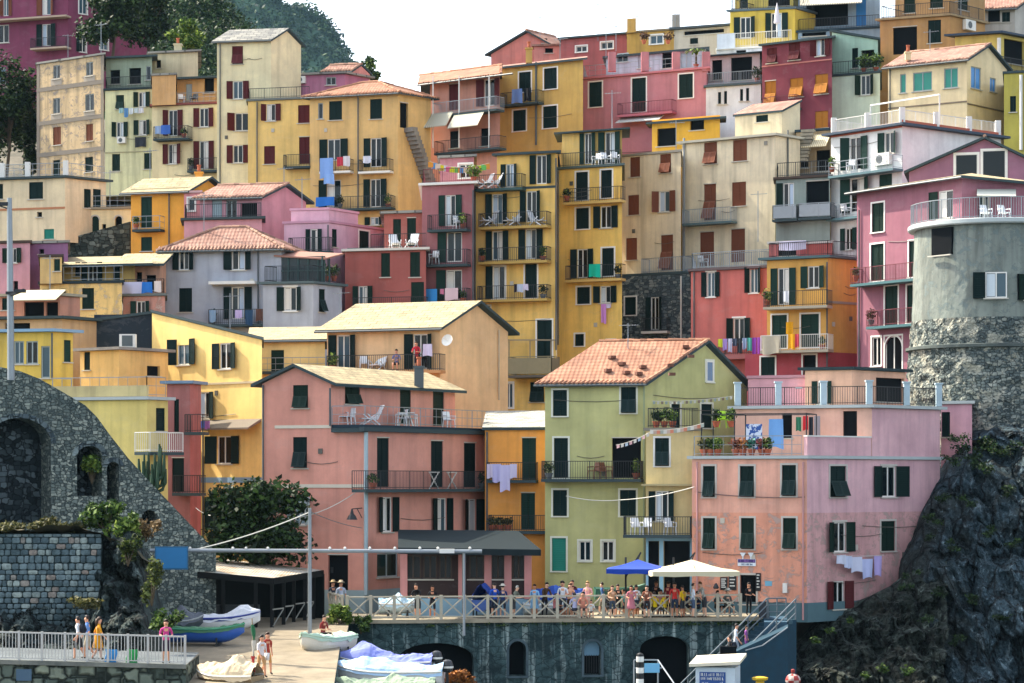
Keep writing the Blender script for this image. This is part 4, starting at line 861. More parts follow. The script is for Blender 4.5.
# ---- upper left
h = hs('maroonleft', 'big raspberry maroon house at the top left corner with stone balconies', 68, 224, 18, -45, 147, -30, '84405a', dirt=.3, phi=40, zb=Z(100, 224))
h.win('A', '0,-6,12,16,o,b; 37,-8,56,15,o,b; -8,25,9,43,l; 37,24,56,46,o; -8,67,6,84,g'); h.win('B', '79,-4,87,14,g,t; 76,25,86,52,l,t; 100,30,108,50,g,t')
h.bal('A', -10, 66, 17, 1.0, None, None, slab=paint('b09a84')); h.bal('A', 30, 66, 47, 1.0, .9, 'iron', slab=paint('b09a84')); h.bal('B', 104, 146, 3, 1.2, .9, 'iron', slab=paint('8f9a9c')); h.roof('flat', ov=.4, mat=OLDT); h.done()
h = hs('stained', 'old stained stone-framed house with narrow white windows, below the raspberry maroon house', 104, 196, 36, 37, 107, 55, 'cdb184', mat=plaster('cdb184', 1.0, '8a8078'), phi=30, zb=Z(182, 196))
h.win('A', '53,65,60,79,g; 86,62,93,76,g; 53,98,60,114,g; 85,94,94,111,g; 53,127,61,145,c,b; 86,124,93,141,c,b; 53,160,60,176,c; 85,157,93,172,c')
for y in (86, 120, 152): h.band('A', y, .35, paint('7f766a', .9))
h.roof('flat', ov=.2, mat=SLATE); f = h.A
for a in (0, f.L-.35): f.box(MB(), a, a+.35, -.01, .04, h.zb, h.ze).build('corner_stones', paint('857a6c', .9), h.root)
for x0, y0, x1, y1 in ((51,79,62,86),(84,76,95,84),(51,114,62,120),(84,111,95,118)): f.box(MB(), f.s(x0), f.s(x1), -.01, .03, f.z(x0,y1), f.z(x0,y0)).build('window_apron', paint('a89c8c', .9), h.root)
h.done()
h = hs('greencream', 'pale pistachio house with green shutters and stained lower wall, beside the old stained house', 152, 194, 14, 105, 154, 89, 'd4d09c', dirt=.7, zb=Z(195, 194))
h.win('A', '116,95,124,109,a; 134,92,150,107,o; 112,122,128,137,o; 134,120,151,135,o; 112,154,120,171,c; 144,153,153,169,c'); h.roof('flat', ov=.15, mat=M_slab); h.terrace(z=h.ze+.2, rail=.9); h.band('A', 152, .08, paint('9a9472')); h.done(); h.ac('A', 117, 137, 125, 143)
w = House('', 152, 197, 14, 106, 154, 57, '9fae94', root=h, zb=h.ze); w.win('A', '129,68,141,84,d; 110,70,120,84,d; 146,66,151,80,g'); w.roof('plane', hs=[0,0,.8,.8], ov=.5, mat=SLATE); w.done()
h = hs('creamred', 'cream house with dark red shutters and a terracotta terrace edge, beside the tall tower house', 217, 192, 14, 152, 219, 104, 'e4d29e', dirt=.3, sh=RED, zb=Z(200, 192))
h.win('A', '163,110,183,136,o; 194,108,214,127,o; 163,144,182,164,o; 194,141,214,169,o'); h.bal('A', 153, 188, 138, 1.0, .95); h.bal('A', 187, 220, 170, .9, .95); h.roof('flat', ov=.2, mat=paint('7c3c34')); h.terrace(z=h.ze+.2, rail=.8, style='thin'); h.done()
w = House('', 176, 192.3, 14, 152, 178, 75, 'd6a566', root=h, zb=h.ze); w.roof('flat', ov=.1, mat=SLATE); w.done()
w = House('', 217, 195, 14, 177, 219, 76, 'cfa568', root=h, zb=h.ze); w.win('A', '186,84,192,100,p,w; 204,78,214,93,d'); w.roof('plane', hs=[-.2,-.2,.3,.3], ov=.7, mat=OLDT); w.done()
h = hs('backcream', 'small cream attic house with flat grey roof behind the pistachio house', 198, 201, 14, 150, 200, 52, 'c7bd98', zb=35); h.win('A', '156,60,161,68,d'); h.roof('flat', ov=.3, mat=SLATE); h.done(); h.chimney(178, 44, 203, .6, 1.6)
h = hs('creamtower', 'tall cream tower house with slate gable roof and dark red shutters', 271, 190, 10, 217, 301, 40, 'e6d8a8', dirt=.25, phi=48, sh=RED, zb=Z(200, 190))
h.win('A', '232,46,243,64,a; 227,81,249,99,o; 227,113,249,131,l; 227,145,249,163,o'); h.roof('gA', h=1.0, ov=.25, mat=SLATE); h.pipe('A', 220, 44, 190); h.done()
h = hs('yellowmid', 'yellow house with dark red shutters and an arched niche balcony, beside the wide ochre house', 310, 187, 14, 248, 312, 99, 'e6c06a', dirt=.3, sh=RED, zb=Z(215, 187))
h.win('A', '261,104,281,121,o; 298,105,310,123,c; 264,146,275,164,c; 299,137,310,164,c'); h.bal('A', 283, 310, 166, .8, .9); h.roof('flat', ov=.15, mat=M_slab); h.terrace(z=h.ze+.2, rail=.8); h.pipe('A', 257, 102, 190); h.done()
h = hs('pinktop', 'pink rooftop flat with air conditioner and terrace door, on top of the yellow niche house', 345, 192, 12, 269, 369, 74, 'b0708a', phi=50, zb=Z(110, 192))
h.win('A', '281,80,292,96,l; 326,77,336,85,g'); h.ac('A', 296, 76, 305, 83); h.roof('flat', ov=.3, mat=SLATE); h.done()
w = House('', 352, 195, 12, 322, 370, 72, 'd08a80', root=h, zb=h.ze-3, phi=40); w.roof('gA', h=.6, ov=.1, mat=OLDT); w.done()
h = hs('ochreleft', 'wide ochre house with green shutters, towels on balconies and an outside stair at its side', 398, 184, 18, 310, 431, 92, 'd8b06a', dirt=.3, phi=46, zb=Z(225, 184))
h.win('A', '329,101,342,120,c; 318,103,323,119,g; 370,99,382,119,c; 320,139,348,160,o; 364,138,388,167,o; 319,180,341,208,l; 364,179,387,207,o; 365,217,384,225,o'); h.bal('A', 319, 350, 171, .8, .9, slab=M_white); h.bal('A', 358, 390, 171, .8, .9, slab=M_white); h.bal('A', 318, 391, 208, 1.0, .9)
h.win('B', '400,103,408,128,d'); h.roof('hip', h=1.0, ov=.4, mat=TERRA, k=3); h.pipe('A', 358, 94, 215)
f = h.B; mb = MB()
for k in range(16): z = f.z(404+k*1.5, 128+k*4.2); a = f.s(404+k*1.5); f.box(mb, a, a+.5, .02, 1.0, z-.35, z)
mb.build('outside_stair', concrete('8f8a80', '5f5c58'), h.root); h.done()

# ---- left middle
h = hs('creamleft', 'cream house with grey lower wall and thin orange bands, at the left edge', 65, 170, 16, -14, 106, 178, 'decaa0', dirt=.4, phi=44, zb=Z(242, 170))
h.win('A', '29,182,43,199,c; -6,184,3,199,c; 37,212,42,217,d; 44,229,54,239,c,e'); h.win('B', '84,189,91,208,c; 93,189,101,208,c'); h.band('A', 209, .14, paint('b0734c')); h.roof('flat', ov=.3, mat=M_slab); h.terrace(z=h.ze+.2, rail=.9, style='thin'); h.done()
for t in (.18, .5, .98): q = h.fp(t*h.LA, .2); MB().box((q.x,q.y,h.ze+.7), (.35,.35,1.1)).build('terrace_post', M_white, h.root)
h = hs('arches', 'low cream house with arched doorways above a dark sloping stone wall', 133, 171, 10, 65, 135, 209, 'e8d49e', dirt=.4, zb=Z(250, 171))
h.win('A', '70,218,77,239,P,b; 91,216,99,234,P; 115,216,122,228,D; 82,227,86,232,d; 102,224,106,229,d'); h.roof('flat', ov=.15, mat=M_slab); h.terrace(z=h.ze+.2, rail=.8, style='thin'); h.done()
h = hs('orangeleft', 'saffron orange house with a small iron balcony under wide cream eaves', 188, 166, 16, 131, 224, 190, 'eda42c', dirt=.2, phi=45)
h.win('A', '141,197,152,228,c; 141,237,152,251,c'); h.bal('A', 132, 160, 229, .8, .9, 'thin'); h.roof('gA', h=.9, ov=.45, mat=BRIGHT); h.band('A', 191, .4, paint('c9b88c')); h.pipe('A', 169, 192, 250); h.done(); h.chimney(199, 172, 169, .5, .9)
h = hs('pinkedge', 'rose pink house with green shutters at the left edge, joined to a mauve neighbour', 30, 158, 14, -16, 34, 243, 'c48e96', dirt=.3); h.win('A', '3,248,22,263,o; 13,281,18,292,d'); h.roof('flat', ov=.15, mat=M_slab); h.done()
h = hs('mauveedge', 'plain mauve house with one tiny window, joined to a rose pink house', 68, 158.6, 14, 30, 72, 243, '8f6284', dirt=.3); h.win('A', '39,249,44,254,d'); h.roof('flat', ov=.15, mat=SLATE); h.done()
h = hs('peeling', 'yellow house with peeling plaster, tiled terrace roof and an awning, left of the blue-grey house', 122, 152, 12, 40, 125, 283, 'ecc672', dirt=.9, patch='b8a68c')
h.win('A', '82,288,94,309,c; 43,289,66,303,o'); h.roof('flat', ov=.12, mat=M_slab); h.done(); z = h.ze+.2; rail_mesh([h.A.pt(h.A.s(63),-.1,z), h.A.pt(h.A.L,-.1,z)], .9, 'thin', h.root)
w = House('', 62, 152.3, 12, 40, 64, 257, 'd3b06a', root=h, zb=h.ze, dirt=.8); w.win('A', '54,259,60,271,c'); w.roof('flat', ov=.12, mat=M_slab); w.done()
w = House('', 135, 155, 12, 63, 138, 262, 'cba85c', root=h, zb=h.ze); w.win('A', '75,262,80,276,c; 82,262,103,282,o; 113,263,120,280,p'); w.roof('plane', hs=[-.2,-.2,.9,.9], ov=1.2, mat=BRIGHT); w.done()
h = hs('pinkruin', 'small faded pink house with flaking walls and a washing balcony, left of the blue-grey house', 165, 153, 12, 123, 167, 296, 'c98f7c', dirt=1.0, patch='b7a294'); h.win('A', '131,301,151,316,o'); h.roof('flat', ov=.15, mat=M_slab); h.terrace(z=h.ze+.2, rail=.9); h.done()
w = House('', 160, 155.5, 12, 122, 166, 264, 'c9987c', root=h, zb=h.ze, dirt=.8); w.win('A', '136,272,142,290,d; 146,275,156,290,d'); w.roof('plane', hs=[0,0,.5,.5], ov=.4, mat=BRIGHT); w.done()
# ============================================================ GROUND, HILLS, ROCK, WATER
def fbm(p, o=5, h=1.0, l=2.1): return noise.fractal(Vector(p), h, l, o)
M_ground = concrete('6d675a', '3f4038')
def ground():
    xs = [-520,-300,-180,-110,-70,-50,-40,-30,-22,-15,-8,-2,4,10,16,22,30,40,50,70,110,180,300,520]; ys = [97,108,116.9,121,124.5,127.5,130,136,142,149,156,164,172,180,190,200,212,225,240,300,420,700,1100,1600]
    mb = MB(); n = len(xs)
    for y in ys:
        for x in xs:
            z = terr(y) if y <= 240 else 43+(y-240)*.02
            if y > 126: z += .3*fbm((x*.1, y*.1, 0))
            mb.v.append((x, y, z))
    for j in range(len(ys)-1):
        for i in range(n-1): k = j*n+i; mb.f.append((k, k+1, k+n+1, k+n)); mb.m.append(0)
    tag(mb.build('ground', M_ground, loc=(0,100,-6)), kind='structure')
ground()
g = G('sea_water'); wv = g.noise(g.co(), .6, 6, .6, .5); g.bump(wv, .5, .3); M_sea = g.done('123038', .08, .5)
tag(MB().poly([(-420,-150,-5.4), (420,-150,-5.4), (420,112,-5.4), (-420,112,-5.4)]).build('water', M_sea, loc=(0,0,-5.4)), kind='structure')
# sloping street that climbs from the landing to the square
def sz(D): return min(0, .052*(D-118))
M_road = concrete('8f8470', '6b6252')
mb = MB(); rows = [92,95,98,101,104,107,110,113,116,118,124,132,141]
def rr(D):
    t = ((92,X(332,92)),(108,X(340,108)),(114,X(348,114)),(117.4,-8.0),(118,-8.0),(141,-8.4))
    for (a, xa), (b, xb) in zip(t, t[1:]):
        if D <= b: return xa+(xb-xa)*(D-a)/(b-a)
for a, b in zip(rows, rows[1:]):
    for q in range(6):
        P = lambda D, t: (-24+(rr(D)+24)*t, D, sz(D)+(.03 if D < 118 else .02))
        mb.poly([P(a,q/6), P(a,(q+1)/6), P(b,(q+1)/6), P(b,q/6)])
    mb.poly([(rr(a),a,sz(a)+.03), (rr(a),a,-5), (rr(b),b,-5), (rr(b),b,sz(b)+.03)], 1)
mb.poly([(-24,92,sz(92)+.03), (-24,92,-6), (rr(92),92,-6), (rr(92),92,sz(92)+.03)], 1)
tag(mb.build('street', [M_road, streaked()]), kind='structure')
mb = MB()
for a, b in zip(rows[:9], rows[1:9]):
    for q in range(6): P = lambda D, t: (rr(D)-.3+(9.5-max(0,D-104)*.7)*t, D, -2.15-.5*t-.012*(112-D)); mb.poly([P(a,q/6), P(a,(q+1)/6), P(b,(q+1)/6), P(b,q/6)])
tag(mb.build('slipway', concrete('57564e', '363a38')), kind='structure')

# ---- hills behind the village
def hill(name, D, crest, depth, yb, amp, c):
    xs0, xs1 = crest[0][0], crest[-1][0]
    def cz(px):
        for (a, ya), (b, yb_) in zip(crest, crest[1:]):
            if px <= b: return ya+(yb_-ya)*(px-a)/(b-a)
        return crest[-1][1]
    def fn(u, v):
        px = xs0+(xs1-xs0)*u; zt = Z(cz(px), D+depth); zb = Z(yb, D)
        t = min(1, v/.75); z = zb+(zt-zb)*t if v <= .75 else zt-(v-.75)*4*(zt-zb)*.8
        y = D+depth*v/.75; x = X(px, D+depth*min(1,v/.75))
        n = amp*fbm((x*.03, y*.03, z*.03), 6)
        return (x+n, y+n*1.5, z+n*.7)
    o = MB().grid(fn, 60, 40).build(name, paint(c, .95, .1)); tag(o, kind='structure'); return fn
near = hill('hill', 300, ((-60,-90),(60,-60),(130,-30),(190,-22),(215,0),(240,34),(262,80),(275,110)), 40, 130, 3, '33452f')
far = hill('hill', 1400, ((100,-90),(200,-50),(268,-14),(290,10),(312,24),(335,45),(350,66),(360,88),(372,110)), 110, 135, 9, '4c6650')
rg = random.Random(3); mb = MB()
for k in range(330):
    u, v = .2+.8*rg.random(), .1+.68*rg.random()
    p = Vector(near(u, v)); r = 1.6+1.8*rg.random(); mb.leaves(p+Vector((0,-.6,r*.3)), (r, r, r*.85), 150, .28, rng=rg, shell=.6)
tag(mb.build('woodland', leaf('2c4424', '132410', '54683a')), kind='stuff')
mb = MB()
for k in range(620):
    u, v = rg.random(), .25+.55*rg.random()
    if k < 150: v = .73+.04*rg.random()
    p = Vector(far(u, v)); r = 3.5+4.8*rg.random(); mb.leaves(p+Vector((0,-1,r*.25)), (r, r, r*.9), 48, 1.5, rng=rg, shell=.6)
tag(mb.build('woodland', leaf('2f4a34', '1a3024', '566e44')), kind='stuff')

# ---- single trees
def tree(name, label, base, h, crown_r, n, size, mat, group=None, clumps=9, seed=1, tk=.16):
    rng = random.Random(seed); b = Vector(base); root = empty(name, b); tag(root, label, 'tree' if 'tree' in name else 'plant', group)
    tr = MB(); top = b+Vector((rng.uniform(-.3,.3), 0, h*.62)); tr.tube([b+Vector((0,0,-.3)), b+(top-b)*.5+Vector((rng.uniform(-.2,.2),0,0)), top], [tk, tk*.75, tk*.4], 7)
    cr = MB()
    for k in range(clumps):
        t = 2*math.pi*k/clumps+rng.uniform(-.4,.4); q = rng.uniform(.25, .8)
        c = b+Vector((math.cos(t)*crown_r[0]*q, math.sin(t)*crown_r[1]*q, h*.62+crown_r[2]*rng.uniform(-.65,.75)))
        if k == 0: c = b+Vector((0,0,h*.62+crown_r[2]*.85))
        tr.tube([b+(top-b)*rng.uniform(.45,.95), c], [tk*.4, tk*.12], 5)
        s = rng.uniform(.32,.52); cr.leaves(c, [v*s for v in crown_r], n//clumps, size, rng=rng, shell=.35)
    tr.build('trunk', paint('4a3f33', .9), root); cr.build('crown', mat, root); return root
LD = leaf('1e3416', '0c1a0c', '4c6430'); LM = leaf('35521f', '152a12', '7d9646'); LY = leaf('5d7a2a', '2a4416', 'a4b458')
tree('tree', 'dark broad tree in front of the salmon pink house, beside the street', W(256, 566, 122), 3.2, (2.75,1.7,2.2), 9000, .16, leaf('22391a', '0e1a0c', '4a6630'), clumps=46, seed=5)
tree('tree', 'dark green tree at the left edge, beside the old stained house', W(6, 178, 204), 9, (3.4,2.5,4.2), 6500, .2, LD, clumps=16, seed=2)
tree('tree', 'dark leafy tree growing against the corner of the old stained house', W(27, 185, 208), 7, (1.6,2.0,3.9), 3600, .2, LD, clumps=12, seed=4)
tree('tree', 'bushy tree before the maroon house side, over the old stained house roof', W(112, 62, 212), 6.3, (3.3,2.5,2.9), 6500, .2, LD, clumps=16, seed=6)
tree('tree', 'taller grey-green tree between maroon house and cream attic house', W(150, 66, 222), 8.2, (3.0,2.5,3.6), 6000, .2, LD, clumps=15, seed=7)
tree('tree', 'small sunlit light green tree behind the cream tower house', W(188, 62, 214), 3.4, (2.0,1.5,1.4), 1900, .18, LY, clumps=9, seed=8)
tree('tree', 'tiny dark tree on the skyline behind the pink rooftop flat', W(371, 92, 205), 2.6, (1.0,.9,1.1), 420, .24, LM, clumps=7, seed=9)

# ---- cliff under the tower
def interp(t, x):
    if x <= t[0][0]: return t[0][1]
    for (a, ya), (b, yb) in zip(t, t[1:]):
        if x <= b: return ya+(yb-ya)*(x-a)/(b-a)
    return t[-1][1]
CL = ((420,978),(432,954),(445,942),(470,929),(500,914),(530,900),(560,889),(590,890),(640,895),(700,898),(730,900))
def cliff(u, v):
    py = 418+v*310; l = interp(CL, py); px = l+(u**1.25)*(1110-l)
    D = interp(((418,134.5),(432,131),(470,128.5),(560,125.5),(640,122.5),(690,120.5),(730,119)), py)
    e = (px-l)/20; D += 7*math.exp(-e*1.6)
    x, z = X(px, D), Z(py, D)
    q = (x*.8+z*.45, x*.2-z*.2, D*.2); n = fbm((q[0]*.5, q[1]*.9, 3.1), 8, .75)
    rdg = abs(fbm((q[0]*1.0, q[1]*1.6, 7.7), 6, .7)); big = fbm((x*.16, z*.16, 1.3), 3)
    fv = Vector((q[0]*.62+.25*n, q[1]*1.05+.2*n, q[2])); ds, pts = noise.voronoi(fv); cv = noise.cell_vector(pts[0]*5.3)-Vector((.5,.5,.5)); fac = (fv-pts[0]).dot(cv)
    fv2 = fv*2.3; ds2, pts2 = noise.voronoi(fv2); cv2 = noise.cell_vector(pts2[0]*5.3)-Vector((.5,.5,.5)); fac2 = (fv2-pts2[0]).dot(cv2)
    d = .9*n-.7*rdg+1.0*big+3.4*fac+1.1*cv.z+1.3*fac2+.4*cv2.z; k = min(1, .2+e*.45)
    return (x+.2*n, D-d*k, z+.2*rdg)
o = MB().grid(cliff, 240, 210).build('cliff', rock(), smooth=False); tag(o, kind='structure')
SLT = ((735,700),(762,690),(775,662),(800,637),(822,614),(850,604),(870,596),(890,586),(905,574),(950,560))
def slope(u, v):
    px = 742+u*205; yt = interp(SLT, px); py = yt+(740-yt)*v
    D = 125.5-8.5*v**.8; x, z = X(px, D), Z(py, D)
    n = fbm((x*.7, z*.7+D*.3, 2.2), 6, .8); r = abs(fbm((x*1.3+z*.6, z*.5, 5.5), 5, .8))
    bl = noise.cell(Vector((x*1.1, z*1.4, 4))); k = min(1, v*6); return (x, D-(1.0*n-1.3*r+.4*bl)*k, z+.3*n*k)
o = MB().grid(slope, 130, 120).build('rocky_slope', rock('3a443e', '101716', '7c8a80', .5, '3a3428')); tag(o, kind='structure')
LDRY = leaf('56562c', '2b3018', '8c8450')
mb = MB(); rg = random.Random(11)
for px, py, r in ((990,470,.5),(1005,490,.45),(965,500,.5),(950,545,.4),(985,530,.45),(1012,545,.4),(940,590,.4),(975,600,.35),(1000,620,.4),(958,640,.35),(925,620,.35),(958,440,.55),(965,447,.6),(972,455,.5),(950,462,.5),(985,444,.7),(1000,450,.6),(1015,447,.7),(940,500,.4),(935,520,.5),(980,462,.5),(925,540,.35),(912,575,.35),(905,590,.3)):
    D = interp(((418,133),(470,127.4),(560,124.2),(640,121)), py)
    for _ in range(3): mb.leaves(W(px+rg.uniform(-7,7), py+rg.uniform(-5,5), D+rg.uniform(-.4,.6)), (r*.8,r,r*.5), 70, .075, rng=rg, shell=.1)
tag(mb.build('cliff_scrub', leaf('22381c', '0e1a0e', '44602e')), kind='stuff')
mb = MB()
for px, py, r, D in ((884,668,.35,118.5),(908,670,.4,118.5),(865,675,.3,118.5),(830,630,.35,122.5),(815,640,.3,121.5),(850,620,.25,123),(780,668,.3,119)):
    mb.leaves(W(px, py, D), (r,r,r*.7), 60, .11, rng=rg, shell=.2)
tag(mb.build('slope_weeds', LM), kind='stuff')

# ---- round tower
tc = Vector((X(994, 137.5), 137.5)); twz0, twr = Z(330, 132.5), Z(222, 132.5)
def trad(z):        # battered round wall
    return interp(((Z(520,132.5),5.75),(Z(400,132.5),5.0),(Z(343,132.5),4.78),(twz0,4.72),(twr,4.55)), z)
tw = empty('round_tower', (tc.x, tc.y, Z(470,132.5))); tag(tw, 'round bastion tower, stone below and grey plaster above, on top of the cliff', 'tower')
def ringgrid(z0, z1, nz, wob=0., off=0.):
    def fn(u, v):
        z = z0+(z1-z0)*v; t = 2*math.pi*u; r = trad(z)+off
        if wob: r += wob*fbm((math.cos(t)*9, math.sin(t)*9, z*2.1), 4)
        return (tc.x+r*math.cos(t), tc.y+r*math.sin(t), z)
    return fn
zs_ = Z(316,132.5)
mb = MB().grid(ringgrid(Z(500,132.5), Z(345,132.5), 30, .16), 220, 60).grid(ringgrid(Z(345,132.5), zs_, 6, .12), 220, 14)
mb.build('stone_wall', masonry('757d76', '4a5454', 'adb0a3', '343c3c', 4.4, 1.5, 'a09f90', .52), tw)
MB().grid(ringgrid(zs_, twr, 10, .03, -.05), 120, 12).build('plaster_wall', plaster('828a80', 1.0, '6c7876'), tw)
mb = MB(); mb.lathe((tc.x,tc.y,Z(345,132.5)), [(trad(Z(345,132.5))-.1,-.12),(trad(Z(345,132.5))+.22,-.06),(trad(Z(345,132.5))+.22,.1),(trad(Z(345,132.5))-.1,.16)], 64); mb.build('string_course', concrete('5f6660', '3a4244'), tw)
mb = MB().lathe((tc.x,tc.y,twr), [(.2,0),(4.82,0),(4.88,.06),(4.88,.26),(4.82,.3),(.2,.3)], 64); mb.build('terrace_slab', paint('b4bcba', .8), tw)
ring = [Vector((tc.x+4.75*math.cos(t), tc.y+4.75*math.sin(t), twr+.3)) for t in [math.pi+k*math.pi/26 for k in range(27)]]
rail_mesh(ring, 1.15, 'grey', tw)
class Tw: pass
def tower_win(spec):
    for it in spec.split(';'):
        q = it.split(','); x0, y0, x1, y1 = map(float, q[:4]); px = (x0+x1)/2; py = (y0+y1)/2
        k = (px-512)/F; r = trad(Z(py,132.5)); # ray hit on the cylinder
        d = Vector((k,1)); A_ = d.dot(d); B_ = -2*d.dot(tc); C_ = tc.dot(tc)-r*r; t = (-B_-math.sqrt(max(0,B_*B_-4*A_*C_)))/(2*A_); hit = d*t
        nn = (hit-tc).normalized(); u = Vector((-nn.y, nn.x)); f = Face(hit+nn*.14, u)
        o = Tw(); o.root = tw; window(o, f, x0, y0, x1, y1, q[4].strip(), GREEN, None)
        a0, a1, z1, z0 = f.s(x0), f.s(x1), Z(y0, hit.y), Z(y1, hit.y)
        f.box(MB(), a0, a1, -.6, -.12, z0, z1).build('embrasure_shade', M_dark, tw)  # black box at the wall surface, painted shade of a window recess
tower_win('930,228,950,255,d; 973,272,1007,298,l; 1019,274,1036,300,l')
for px in (913, 945):
    pass
M_patch = plaster('8d9da0', .7)

# ---- stone arch wall at the left (a stair ramp runs down its crest)
LW = Face((X(-40,109), 109), (math.cos(R(33)), math.sin(R(33)))); 
TOPS = ((-60,362),(0,367),(20,371),(40,379),(61,391),(85,405),(97,417),(110,435),(128,458),(150,482),(170,503),(188,522),(203,538),(216,552))
ARCH = [(-14,51,418,524,.32), (77,102,446,496,.4), (107,119,462,512,.5), (142,157,510,526,.5)]
sw = empty('stone_wall', (LW.o.x, LW.o.y, -1)); tag(sw, 'rough stone ramp wall with tall blind arches, sweeping down from the left edge', 'wall')
M_lw = masonry('7c867f', '4f5a58', 'b0b6a8', '3a4444', 5.2, 1.5)
def lwz(px, py): return LW.z(px, py)
def arch_iv(px):
    for a, b, yt, yb, sp in ARCH:
        if a <= px <= b:
            m = (a+b)/2; t = abs(px-m)/((b-a)/2); rise = (b-a)*.5*.8; return (yt+rise-rise*math.sqrt(max(0,1-t*t)), yb)
    return None
cuts = sorted({*range(-38, 217, 3), *[a for a,*_ in ARCH], *[b for _,b,*_ in ARCH], 216})
mb = MB(); zbot = -1.5; deep = 1.2
for p0, p1 in zip(cuts, cuts[1:]):
    s0, s1 = LW.s(p0), LW.s(p1); t0, t1 = lwz(p0, interp(TOPS,p0)), lwz(p1, interp(TOPS,p1)); m = (p0+p1)/2; iv = arch_iv(m)
    if iv is None: mb.poly([LW.pt(s0,0,zbot), LW.pt(s1,0,zbot), LW.pt(s1,0,t1), LW.pt(s0,0,t0)])
    else:
        i0, i1 = arch_iv(p0+1e-4), arch_iv(p1-1e-4); h0, h1 = lwz(p0,i0[0]), lwz(p1,i1[0]); l0, l1 = lwz(p0,i0[1]), lwz(p1,i1[1])
        mb.poly([LW.pt(s0,0,h0), LW.pt(s1,0,h1), LW.pt(s1,0,t1), LW.pt(s0,0,t0)]); mb.poly([LW.pt(s0,0,zbot), LW.pt(s1,0,zbot), LW.pt(s1,0,l1), LW.pt(s0,0,l0)])
        mb.poly([LW.pt(s0,0,h0), LW.pt(s0,-deep,h0), LW.pt(s1,-deep,h1), LW.pt(s1,0,h1)]); mb.poly([LW.pt(s0,0,l0), LW.pt(s1,0,l1), LW.pt(s1,-deep,l1), LW.pt(s0,-deep,l0)])
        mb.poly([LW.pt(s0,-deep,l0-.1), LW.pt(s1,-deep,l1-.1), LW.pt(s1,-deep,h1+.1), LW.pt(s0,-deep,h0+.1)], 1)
        for e, ss, hh, ll in ((p0,s0,h0,l0),(p1,s1,h1,l1)):
            if any(abs(e-q) < .01 for A_ in ARCH for q in A_[:2]): mb.poly([LW.pt(ss,0,ll), LW.pt(ss,-deep,ll), LW.pt(ss,-deep,hh), LW.pt(ss,0,hh)])
    # coping / ramp top
    mb.poly([LW.pt(s0,.0,t0), LW.pt(s1,.0,t1), LW.pt(s1,-2.2,t1), LW.pt(s0,-2.2,t0)], 2)
    mb.poly([LW.pt(s1,-2.2,zbot), LW.pt(s0,-2.2,zbot), LW.pt(s0,-2.2,t0), LW.pt(s1,-2.2,t1)])
e = LW.s(216); mb.poly([LW.pt(e,0,zbot), LW.pt(e,-2.2,zbot), LW.pt(e,-2.2,lwz(216,552)), LW.pt(e,0,lwz(216,552))])
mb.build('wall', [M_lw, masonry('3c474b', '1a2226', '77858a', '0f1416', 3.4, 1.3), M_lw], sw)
# voussoirs round the arches
mb = MB()
for a, b, yt, yb, sp in ARCH[:3]:
    N = 15
    for k in range(N):
        q = []
        for tt in (math.pi*k/N, math.pi*(k+.88)/N):
            for rr_ in (1, 1+7/(b-a)*1.4):
                m = (a+b)/2; rx = (b-a)/2*rr_; rise = (b-a)*.4; ry = rise*(1+(rr_-1)*1.2)
                px = m-rx*math.cos(tt); py = yt+rise-ry*math.sin(tt); q.append((LW.s(px), lwz(px, py)))
        A_, B_, C_, D_ = q[0], q[1], q[3], q[2]
        mb.hexa([LW.pt(A_[0],.05,A_[1]), LW.pt(B_[0],.05,B_[1]), LW.pt(C_[0],.05,C_[1]), LW.pt(D_[0],.05,D_[1]), LW.pt(A_[0],-.1,A_[1]), LW.pt(B_[0],-.1,B_[1]), LW.pt(C_[0],-.1,C_[1]), LW.pt(D_[0],-.1,D_[1])])
mb.build('voussoir', masonry('6b7776', '46535a', '93a09d', '2c363a', 2.2, 1.), sw)

# ---- lower retaining wall with rounded blocks, rocks beside it
RW = Face((X(-40,104.5), 104.5), (1, .02))
f = RW; mb = MB(); z1, z0 = Z(534,104.5), Z(618,104.5); L1 = f.s(101); rng = random.Random(31); z = z0-.6
g = G('block_stone'); ge = g.n('NewGeometry'); col = g.ramp(ge.outputs['Random Per Island'], [(.0,'44545a'),(.35,'5d6f74'),(.7,'74868a'),(.96,'98a49e'),(1.,'94857a')])
col = g.mix(g.ramp(g.noise(g.co(), 5, 6, .7), [(.4, 0.), (.7, .75)]), col, '2c393c'); col = g.mix(g.ramp(g.noise(g.co(), .45, 4), [(.45, 0.), (.65, .6)]), col, '2a3a3c')
g.bump(g.noise(g.co(), 7, 6, .7), .8, .05); M_block = g.done(col, .9, .2)
def block(mb, x0, x1, za, zb_, n0):
    c = ((x0+x1)/2, (za+zb_)/2); hw, hh = (x1-x0)/2, (zb_-za)/2; NS = 16; ex = 6.0; prev = None
    for sc_, dn in ((1.0,-.08),(.985,.0),(.88,.035),(.4,.045)):
        ring = []
        for k in range(NS):
            t = 2*math.pi*(k+.5)/NS; ct, st_ = math.cos(t), math.sin(t); r = (abs(ct)**ex+abs(st_)**ex)**(-1/ex); w = 1+.12*noise.noise(Vector((c[0]*3+ct, c[1]*3+st_, 2.2)))
            ring.append(f.pt(c[0]+hw*sc_*r*ct*w, n0+dn, c[1]+hh*sc_*r*st_*w))
        i = len(mb.v); mb.v += [tuple(p) for p in ring]
        if prev is not None:
            for k in range(NS): mb.f.append((prev+k, prev+(k+1) % NS, i+(k+1) % NS, i+k)); mb.m.append(0)
        prev = i
    mb.f.append(tuple(range(prev, prev+NS))); mb.m.append(0)
